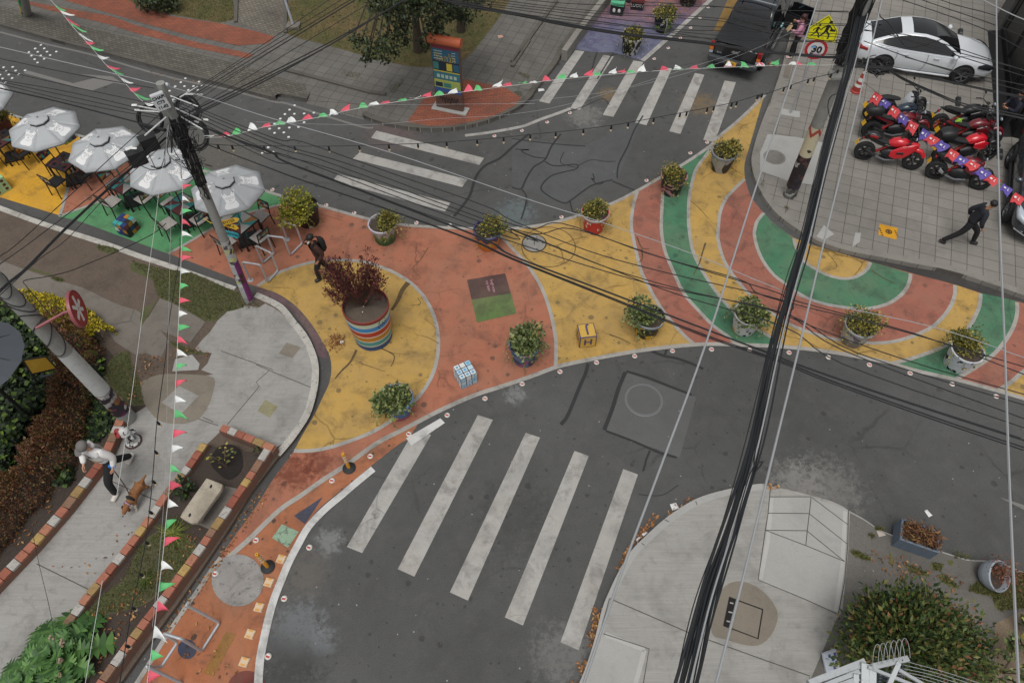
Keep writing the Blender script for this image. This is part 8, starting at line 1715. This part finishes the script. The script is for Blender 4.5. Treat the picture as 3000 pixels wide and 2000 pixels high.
LEAF_ACA = leafmat("leaf_acanthus", [(0, S(46, 78, 38)), (.5, S(64, 100, 48)), (1, S(94, 130, 66))])
LEAF_PALM = leafmat("leaf_palm", [(0, S(64, 74, 28)), (.5, S(98, 108, 44)), (1, S(132, 138, 66))])
LEAF_FALL = leafmat("leaf_fallen", [(0, S(92, 60, 38)), (.4, S(134, 90, 56)), (.8, S(166, 120, 78)), (1, S(182, 150, 100))], .9)
GRASSM = leafmat("grass_blade", [(0, S(58, 66, 32)), (.4, S(80, 88, 46)), (.75, S(100, 98, 58)), (1, S(116, 104, 72))], .9)
BARK = pmat("bark", S(66, 56, 46), .95, var=.3, scale=12)
# trees on the far lawn
def tree(label, base, clumps, trunk_top, r, nleaf, size, mat_, name="tree"):
 b = P(*base, ZT); t = thing(name, label, "tree", b); tk = MB(); tt = Vector(trunk_top); q = [Vector((0, 0, -.1)), Vector((.03, .02, tt.z * .3)), Vector((-.04, .05, tt.z * .7)), tt]
 tk.tube(cr(q, 4), [r * (1.35 - .08 * i) if i < 3 else r * (1.05 - .05 * i) for i in range(13)], 12)
 ctr = []
 for u, v, z, rr in clumps:
  p = P(u, v, z) - b if u is not None else Vector(v); ctr.append((p, rr)); st = tt * (.62 + .3 * rng.uniform(0, 1)); md = (st + p) / 2 + Vector((0, 0, .35)); tk.tube(cr([st, md, p], 4), [r * .42 * (1 - .09 * i) for i in range(9)], 6)
 tk.build("trunk", BARK, t, smooth=True); A_, D_ = [], []
 for p, rr in ctr:
  n = int(nleaf * rr * rr); a = rng.normal(0, 1, (n, 3)); a /= np.linalg.norm(a, axis=1)[:, None]; a *= (rng.uniform(0, 1, n) ** .45)[:, None] * np.array([rr, rr, rr * .8]); A_.append(a + np.array(p)); D_.append(np.column_stack([a[:, 0] * .6, a[:, 1] * .6, -np.ones(n) * .5 * rr]))
 leaf_mesh("crown", np.vstack(A_), np.vstack(D_), rng.uniform(size * .7, size * 1.3, sum(map(len, A_))), mat_, t, wr=.7, jit=.5); return t
bz = lambda x, y: (750 + x * SC, y * SC)
cl_ = [(*bz(x, y), z, r_) for x, y, z, r_ in ((690, 265, 2.6, .42), (745, 350, 2.1, .36), (715, 395, 1.8, .2), (800, 310, 2.4, .48), (870, 240, 2.8, .5), (640, 245, 2.6, .3), (900, 330, 2.0, .35), (960, 170, 3.2, .5), (920, 60, 3.8, .6), (820, 50, 3.6, .5), (1000, 20, 4.2, .6), (1100, 60, 4.0, .5), (1160, 200, 2.9, .45), (1120, 280, 2.4, .35), (1210, 260, 2.3, .35), (1190, 120, 3.3, .45), (950, -70, 4.6, .8), (1080, -90, 4.9, .8), (1220, -40, 4.4, .6), (800, -60, 4.4, .7), (985, 260, 2.5, .3), (840, 390, 1.7, .22))]
tree("dark leafy tree in front on the far lawn behind the totem", bz(1066, 335), [(u, v, z, r_ * .86) for u, v, z, r_ in cl_], (-.1, .1, 4.6), .15, 760, .125, LEAF_DARK)
cl2 = [(*bz(x, y), z, r_) for x, y, z, r_ in ((1330, 60, 2.6, .45), (1370, 100, 2.2, .35), (1290, 90, 2.4, .4), (1380, 10, 3.0, .5), (1250, 20, 3.2, .5), (1450, -60, 3.6, .8), (1300, -90, 4.0, .9), (1180, -80, 3.8, .7), (1180, 170, 1.9, .3))]
tree("second dark tree further back on the far lawn, partly cut off by the top edge", bz(1345, 205), cl2, (0, .2, 4.0), .13, 620, .13, LEAF_DARK)
tree("dark shrub at the top edge of the far lawn", (455, -8), [(440, -15, .8, .7), (480, -12, .7, .6), (420, 8, .5, .35), (462, 10, .6, .4), (500, 5, .5, .4)], (0, 0, .8), .05, 520, .14, LEAF_DARK, "shrub")
# hedges and bushes at the left
def hedge(name, label, cat, path, z0, w_, h_, n, size, m, wr=.6):
 pts = cr(W(path, z0), 6); L_ = len(pts); c = pts[L_ // 2]; t = thing(name, label, cat, (c.x, c.y, z0)); i = rng.uniform(0, L_ - 1.001, n); f = i - np.floor(i); ia = np.floor(i).astype(int)
 pa = np.array([tuple(p) for p in pts]); base = pa[ia] * (1 - f)[:, None] + pa[ia + 1] * f[:, None]; d = pa[ia + 1] - pa[ia]; d /= np.linalg.norm(d, axis=1)[:, None]; nn = np.column_stack([-d[:, 1], d[:, 0], np.zeros(n)])
 an = rng.uniform(-.15, math.pi + .15, n); lump = 1 + .14 * np.sin(i * 1.7) * np.cos(an * 3 + i) + .12 * np.sin(i * .63 + 2); rr = rng.uniform(.6, 1.02, n) ** .5 * lump
 off = nn * (np.cos(an) * w_ / 2 * rr)[:, None]; zz = np.maximum(np.sin(an), 0) ** .55 * h_ * rr; a = base + off; a[:, 2] = z0 + zz * 1.0
 dirs = nn * np.cos(an)[:, None] + np.array([0, 0, 1.0]) * (np.sin(an) + .3)[:, None]
 leaf_mesh("foliage", a - np.array([c.x, c.y, z0]), dirs, rng.uniform(size * .6, size * 1.35, n), m, t, wr=wr, jit=.7)
 st = MB()
 for k in range(0, L_, 2): q = pts[k] - Vector((c.x, c.y, z0)); st.tube([(q.x, q.y, -.02), (q.x + rng.uniform(-.1, .1), q.y + rng.uniform(-.1, .1), h_ * .7)], .012, 5)
 st.build("stems", TWIG, t); return t
hedge("red_hedge", "long clipped red-brown hedge curving along the ivy bed", "hedge", "E 420,720 500,820 550,950 535,1100 490,1270 420,1440 I 400,60 300,200 190,330 80,455 -50,600 -150,740", ZL, .95, .8, 21000, .065, LEAF_HEDGE, .45)
hedge("yellow_hedge", "bright yellow-green bushy hedge beside the old concrete path", "hedge", "E 175,545 300,575 420,610 520,660 620,720 690,790", ZL, .62, .5, 4200, .07, LEAF_YEL)
iv = []
for s, n, h in (("E -80,560 130,600 360,760 430,960 380,1150 270,1340 150,1500 60,1700 -80,1800", 5200, .75), ("E 560,1080 640,1060 760,1220 790,1290 700,1400 560,1480 440,1560 480,1400 560,1260", 1300, .22), ("E 560,860 660,900 690,1010 620,1020", 260, .3), ("I 360,150 480,170 470,270 380,260", 220, .2), ("I -60,-20 140,0 70,180 -60,330", 700, .5), ("E 540,730 640,760 620,850 550,820", 200, .3)):
 q = inpoly(W(s, ZL), n); iv.append(lift(q, ZL + .01, h))
iv = np.vstack(iv); iv[:, 2] = ZL + (iv[:, 2] - ZL) * (.6 + .4 * np.sin(iv[:, 0] * 2.3) * np.cos(iv[:, 1] * 1.9))
o = leaf_mesh("ivy", iv, np.column_stack([rng.normal(0, 1, (len(iv), 2)), np.full(len(iv), .35)]), rng.uniform(.08, .17, len(iv)), LEAF_IVYD, wr=1.0, jit=.3); tag(o, "dark ivy covering the bed at the left edge", "ivy", kind="stuff")
# big red-tipped bush and the neighbours bottom right
def bush(name, label, px, zc, r, n, size, m, ground, wr=.45):
 c = P(*px, zc); t = thing(name, label, "bush", (c.x, c.y, ground)); a, d = blob(n, (0, 0, zc - ground), r, -.75)
 k = rng.integers(0, 70, len(a)); cc, _ = blob(70 * 2, (0, 0, zc - ground), r, -.6); cc = cc[:70]; a = a * .45 + cc[k % len(cc)] * .55 + rng.normal(0, .06, a.shape); a[:, 2] = np.maximum(a[:, 2], .05)
 leaf_mesh("foliage", a, d + np.array([0, 0, .5]), rng.uniform(size * .65, size * 1.3, len(a)), m, t, wr=wr, jit=.6); b = MB()
 for i in range(14): q = cc[i * 4 % len(cc)]; b.tube([(rng.uniform(-.1, .1), rng.uniform(-.1, .1), -.02), (q[0] * .4, q[1] * .4, q[2] * .55), tuple(q * .92)], [.03, .02, .008], 6)
 b.build("branches", BARK, t); return t
bush("garden_bush", "large dense green bush with reddish tips behind the white steel crossarms", (2640, 1885), 1.25, (1.3, 1.15, 1.15), 10000, .12, LEAF_RG, ZB)
bush("garden_bush", "smaller darker bush on the right side of the large red-tipped bush", (2790, 1905), .9, (.75, .8, .85), 3600, .1, LEAF_RG, ZB)
def sapling(label, px, h, n, size, m, z0, lean=(0, 0), name="sapling"):
 b = P(*px, z0); t = thing(name, label, "plant", b); tk = MB(); A_, D_ = [], []
 for k in range(5):
  an = rng.uniform(0, 6.28); e = Vector((lean[0] + math.cos(an) * h * .35, lean[1] + math.sin(an) * h * .35, h * rng.uniform(.6, 1))); tk.tube(cr([Vector((0, 0, -.02)), e * .5 + Vector((0, 0, .1)), e], 4), .011, 5)
  for j in range(n // 5): f = rng.uniform(.4, 1.05); A_.append(np.array(e * f) + rng.normal(0, .06, 3)); D_.append((math.cos(an) + rng.normal(0, .5), math.sin(an) + rng.normal(0, .5), .2))
 tk.build("stems", TWIG, t); leaf_mesh("foliage", A_, D_, rng.uniform(size * .7, size * 1.3, len(A_)), m, t, wr=.6); return t
lz = lambda x, y: (2200 + x * SC, 1300 + y * SC)
sapling("thin leafy sapling on bare soil right of the big bush", lz(1650, 1500), .9, 130, .12, LEAF_IVY, ZB, (-.1, .1)); sapling("broad-leaved plant cut off by the right edge near the bottom corner", lz(1800, 1350), 1.2, 120, .16, LEAF_MIX, ZB); sapling("dark leafy plant at the right edge above the bare soil", lz(1830, 1180), .8, 110, .14, LEAF_IVY, ZB); sapling("low plant on the bottom edge between sapling and bush", lz(1480, 1560), .6, 110, .12, LEAF_RG, ZB)
# plants of the brick bed
iz = lambda x, y: (x * SC, 1300 + y * SC)
def lobed(name, label, px, z0, n, L0, m, flowers):
 c = P(*px, z0); t = thing(name, label, "plant", (c.x, c.y, z0)); g = np.random.default_rng(12); b = MB()
 for k in range(n):
  an = k * 2.399 + g.normal(0, .15); ring = k / n; L = L0 * g.uniform(.75, 1.1) * (.55 + .55 * ring); el = 1.15 - 1.0 * ring; r0 = .55 * ring * L0 + .02; o_ = Vector((math.cos(an) * r0 * .8, math.sin(an) * r0 * .8, .1 + (1 - ring) * .38)); di = Vector((math.cos(an), math.sin(an), 0)); sd = Vector((-di.y, di.x, 0))
  def q(f, s):
   zz = o_.z + L * (math.sin(el) * f * .7 - .55 * f * f * (1 - .4 * el)); return o_ + di * L * f * (math.cos(el) * .6 + .4) + sd * s + Vector((0, 0, zz - o_.z + abs(s) * .35))
  vs, m_ = [], 7
  for i in range(m_):   # lobes either side of the rib
   f = .12 + .85 * i / (m_ - 1); w2 = L * .34 * math.sin(math.pi * min(1, f * 1.02)) ** .7 + .012; f1 = min(1.05, f + .13)
   a0, a1 = q(f - .06, 0), q(min(1.05, f + .1), 0)
   for sg in (1, -1):
    e1, e2, e3 = q(f + .02, sg * w2 * .55), q(f1, sg * w2), q(f1 + .015, sg * w2 * .5); b.add([a0, e1, e2, e3, a1], [(0, 1, 2, 3, 4) if sg < 0 else (4, 3, 2, 1, 0)])
  b.tube([o_ * .3, o_, q(.5, 0), q(.95, 0)], .007, 4)
 b.build("leaves", m, t, tri=True)
 for fx, fy, h in flowers:
  fl = MB(); e = P(fx, fy, z0 + h) - c; e.z = h
  for j in range(16): f = .35 + .65 * j / 15; a = j * 2.4; p = e * f; fl.ball(p + Vector((.035 * math.cos(a), .035 * math.sin(a), 0)), (.028, .028, .02), 6, 4)
  fl.tube([(0, 0, 0), e], .014, 6); fl.build("flower_spike", pmat("spike_cream", S(150, 132, 112), .8, var=.4, scale=25), t)
 return t
lobed("acanthus_plant", "large lobed green plant with pale flower spikes in the bottom left corner", iz(420, 1420), .3, 46, .72, LEAF_ACA, [(*iz(405, 1285), .75), (*iz(390, 1420), .7), (*iz(330, 1260), .6)])
lobed("acanthus_plant", "second lobed green plant cut off by the bottom edge", iz(240, 1590), .25, 30, .62, LEAF_ACA, [(*iz(400, 1510), .6)])
def rosette(label, px, z0, n, L, m, up=.8, wl=.03):
 c = P(*px, z0); t = thing("spiky_plant", label, "plant", (c.x, c.y, z0)); b = MB(); g = np.random.default_rng(int(px[0]))
 for k in range(n):
  an = g.uniform(0, 6.28); el = g.uniform(.15, 1.2); l = L * g.uniform(.6, 1.1); d = Vector((math.cos(an), math.sin(an), 0)); sd = Vector((-d.y, d.x, 0)); pts = [d * l * f * math.cos(el) + Vector((0, 0, l * (f * math.sin(el) * up - .55 * f * f))) for f in (0, .35, .7, 1)]
  for p in pts: p.z = max(p.z, .01)
  b.loft([[p + sd * wl * (1 - i / 3.2) * .5, p + Vector((0, 0, .006)), p - sd * wl * (1 - i / 3.2) * .5] for i, p in enumerate(pts)], closed=False)
 b.build("leaves", m, t); return t
rosette("spiky yellow-green palm-like plant beside the stone bench", iz(1140, 590), .28, 150, .52, LEAF_PALM); rosette("spiky grass tuft in the middle of the brick bed", iz(960, 890), .28, 110, .4, leafmat("leaf_tuft", [(0, S(62, 76, 34)), (1, S(98, 108, 56))]), wl=.02)
sapling("heart-leaved green plant beside the stone bench end", iz(1225, 320), .35, 110, .12, LEAF_IVYD, .28); sapling("young sapling planted in dark wet soil", iz(1490, 150), .5, 36, .09, LEAF_MIX, .29, (-.1, .15)); sapling("small weed at the top corner of the brick bed", iz(1700, 40), .15, 40, .06, LEAF_IVYD, .28)
# fallen leaves, grass, weeds
def scatter(name, label, specs, m, size, stuff=True, flat=.12, wr=.5):
 A_ = np.vstack([lift(inpoly(W(s, z), n), z + .004, h) for s, n, z, h in specs]); d = rng.normal(0, 1, A_.shape); d[:, 2] = np.abs(d[:, 2]) * flat
 o = leaf_mesh(name, A_, d, rng.uniform(size * .6, size * 1.4, len(A_)), m, wr=wr, jit=.1); return tag(o, label, name.split('_')[-1], kind="stuff")
scatter("fallen_leaves", "dry brown leaves scattered in gutters and beds", [("I 1560,500 1760,250 1790,300 1620,540 1500,720 1200,1130 1080,1290 1020,1280 1200,1040 1420,700", 190, .01, .02), ("K 700,830 780,690 900,560 960,480 930,460 820,600 740,700 690,820", 150, .004, .05), ("K 500,1250 545,1090 580,1085 560,1220 530,1340 500,1330", 110, .004, .05), ("K 430,1440 490,1420 500,1460 450,1510", 50, .004, .05), ("K 400,1568 430,1540 440,1568 420,1640 390,1640", 30, .004, .03), ("I 800,1250 1000,1050 1350,560 1300,520 1000,850 640,1120 560,1160 500,1568 700,1500", 150, .285, .02), ("E 920,870 1100,880 1130,830 1280,820 1380,850 1370,920 1250,860 1100,900 1000,1000 900,1100 870,1200 830,1150", 90, ZL + .012, .02), ("L 640,800 800,780 950,880 1300,900 1500,1000 1400,900 1000,760 800,700", 90, ZB + .01, .02), ("I 1250,1100 1450,1100 1430,1330 1600,1500 1300,1560 1150,1400", 36, .022, .01), ("L 90,268 150,275 200,290 180,300 100,285", 20, ZB + .01, .01), ("I 60,560 300,250 420,160 480,170 300,480 60,760", 60, ZL + .012, .02), ("K 1000,500 1130,400 1200,355 1190,345 1100,395 1000,470", 40, .004, .02), ("A 900,480 1792,640 1792,620 900,450", 30, .004, .01), ("I 300,800 700,900 900,560 860,500 500,800", 18, ZL + .014, .01)], LEAF_FALL, .07)
q = W("F 525,790", .02)[0]; n = 260; a = np.column_stack([rng.normal(0, .13, n), rng.normal(0, .13, n), np.abs(rng.normal(0, .035, n)) + .005]); d = rng.normal(0, 1, (n, 3)); d[:, 2] *= .3
o = leaf_mesh("leaf_heap", a, d, rng.uniform(.03, .08, n), LEAF_FALL, wr=.5); o.location = q; tag(o, "small heap of dry brown leaves on the yellow circle", "leaf heap")
scatter("verge_grass_blades", "short patchy grass on the left verge", [("E 860,260 1060,310 1250,330 1480,430 1570,470 1600,560 1480,590 1430,640 1350,650 1130,530 1040,490 1000,380", 4600, ZL, .03), ("E 650,150 780,180 740,210 640,180", 200, ZL, .03), ("E 760,870 850,850 860,920 920,1050 950,1200 800,1180 700,1050 680,980", 1400, ZL, .04), ("E 1110,780 1290,850 1380,870 1200,860", 200, ZL, .03), ("I 900,700 1050,560 1280,640 1260,780 1130,900 960,1050 700,1120 560,1160 640,1020 800,900", 3200, .275, .04), ("F 330,700 400,870 385,880 300,740", 60, .004, .03), ("E 340,360 420,375 410,395 350,380", 120, ZL, .03), ("E 1580,540 1650,520 1720,560 1600,580", 130, ZL, .04)], GRASSM, .055, flat=.9, wr=.2)
scatter("weed_grass", "weeds and grass along the cracked near pavement", [("L 1420,950 1520,880 1640,850 1792,850 1900,950 1900,1120 1792,1080 1620,1090 1580,1000 1480,980", 3600, ZB, .04), ("L 650,705 700,700 780,745 770,765 690,740", 160, ZB, .03), ("L 1005,790 1080,810 1170,860 1140,870 1040,835", 160, ZB, .03), ("L 1180,780 1260,790 1240,830 1190,820", 120, ZB, .03), ("L 1250,850 1320,900 1370,950 1300,930 1240,890", 160, ZB, .03), ("L 820,545 870,550 860,575 820,565", 90, ZB, .05), ("L 1320,700 1420,730 1460,760 1330,750", 130, ZB, .05), ("L 775,590 810,600 800,615 770,610", 60, ZB, .04)], GRASSM, .06, flat=.9, wr=.2)
scatter("pavement_moss_grass", "thin grass growing in joints of the far pavement", [("B 560,470 680,480 700,520 560,500", 120, ZT, .02), ("B 860,590 900,560 960,520 980,540 900,620", 110, ZT, .02), ("B 1720,470 1792,500 1792,530 1730,490", 80, ZT, .03), ("B 1700,610 1740,600 1760,640 1720,640", 70, ZT, .03), ("C 340,300 380,320 370,345 345,330", 50, .004, .05), ("D 60,1180 90,1200 80,1230 60,1220", 30, ZR, .03), ("D 225,1350 240,1370 235,1400", 30, ZR, .03), ("D 120,640 140,650 110,720", 40, ZR, .03)], GRASSM, .06, flat=.9, wr=.22)
scatter("lawn_grass_blades", "sparse rough grass over the far lawn", [("B 215,0 215,230 420,285 900,415 1100,442 1350,402 1480,270 1600,110 1665,0", 5200, ZT, .02), ("A 840,0 1530,0 1540,130 1440,150 1150,100 920,50", 1500, ZT, .02)], GRASSM, .07, flat=.8, wr=.25)
# --- white steel crossarms of the pole below the camera
za = 6.5; WST = pmat("steel_white", S(170, 174, 176), .45, .2, var=.08, dirt=.35); pt_ = P(*lz(760, 1700), za)
ca = thing("pole_crossarms", "white steel crossarms with insulators on a pole top at the bottom right", "utility pole", (pt_.x, pt_.y, ZB))
oC = Vector((pt_.x, pt_.y, ZB)); LZ = lambda x, y, z=za: P(*lz(x, y), z) - oC
MB().tube([(0, 0, 0), (0, 0, za - ZB - .3)], [.17, .12], 16).build("shaft", CONC, ca, smooth=True)
for i, (a, b2, w_) in enumerate((((380, 1575), (745, 1432), .085), ((420, 1600), (705, 1492), .06), ((400, 1650), (700, 1540), .05))): MB().bar(LZ(*a), LZ(*b2), w_, .085).build("crossarm", WST, ca)
for a, b2, w_ in (((742, 1436), (738, 1720), .09), ((792, 1470), (786, 1720), .08), ((686, 1505), (676, 1720), .06)): MB().bar(LZ(*a, za + .05), LZ(*b2, za - .1), w_).build("upright", WST, ca)
for a, b2, w_ in (((790, 1462), (1026, 1408), .065), ((968, 1436), (885, 1620), .05), ((768, 1462), (1110, 1600), .035), ((968, 1480), (1130, 1575), .035)): MB().bar(LZ(*a, za + .1), LZ(*b2, za + .05), w_).build("brace_arm", WST, ca)
for k in range(6):
 x, y = 815 + k * 36, 1452 - k * 8; ins = MB(); p = LZ(x, y, za + .1); ins.tube([p, p + Vector((0, -.08, -.06))], .006, 5)
 for j in range(3): ins.ball(p + Vector((.0, -.1 - j * .028, -.08 - j * .03)), (.032, .02, .03), 8, 5)
 ins.build("insulator", pmat("insulator_dark", S(62, 68, 74), .35), ca, smooth=True)
 jw = MB(); c = (LZ(x, y, za + .14) + LZ(x + 36, y - 8, za + .14)) / 2; dx = (LZ(x + 36, y - 8, za + .14) - LZ(x, y, za + .14)); jw.tube([c + dx * math.cos(a) * .9 + Vector((0, .2 * math.sin(a), .12 * math.sin(a))) for a in [i * math.pi / 10 for i in range(11)]], .0035, 4); jw.build("jumper_wire", GREYW, ca)
for k in range(5): wire("L %d,%d %d,%d %d,%d" % (900 + k * 32, 1500 - k * 18, 1130 + k * 40, 1540 - k * 10, 1420 + k * 60, 1640 - k * 5), za, za + .2, .0035, "thin grey wire leaving the white crossarms", "wires from the crossarms", GREYW)
o = MB().box((0, 0, .2), (.3, .05, .4)).build("enamel_plate", pmat("plate_paleblue", S(186, 192, 202), .5)); o.location = P(*lz(535, 1480), ZB); o.rotation_euler = (R(-50), 0, .3); tag(o, "pale blue and white plate leaning by the big bush", "plate"); pb2 = MB()
for i in range(3):
 for j in range(4):
  if (i + j) % 2: pb2.box((-.02 + i * .06, -.027, .05 + j * .09), (.05, .006, .07))
pb2.build("blue_pattern", pmat("tile_blue", S(60, 84, 130), .5), o)
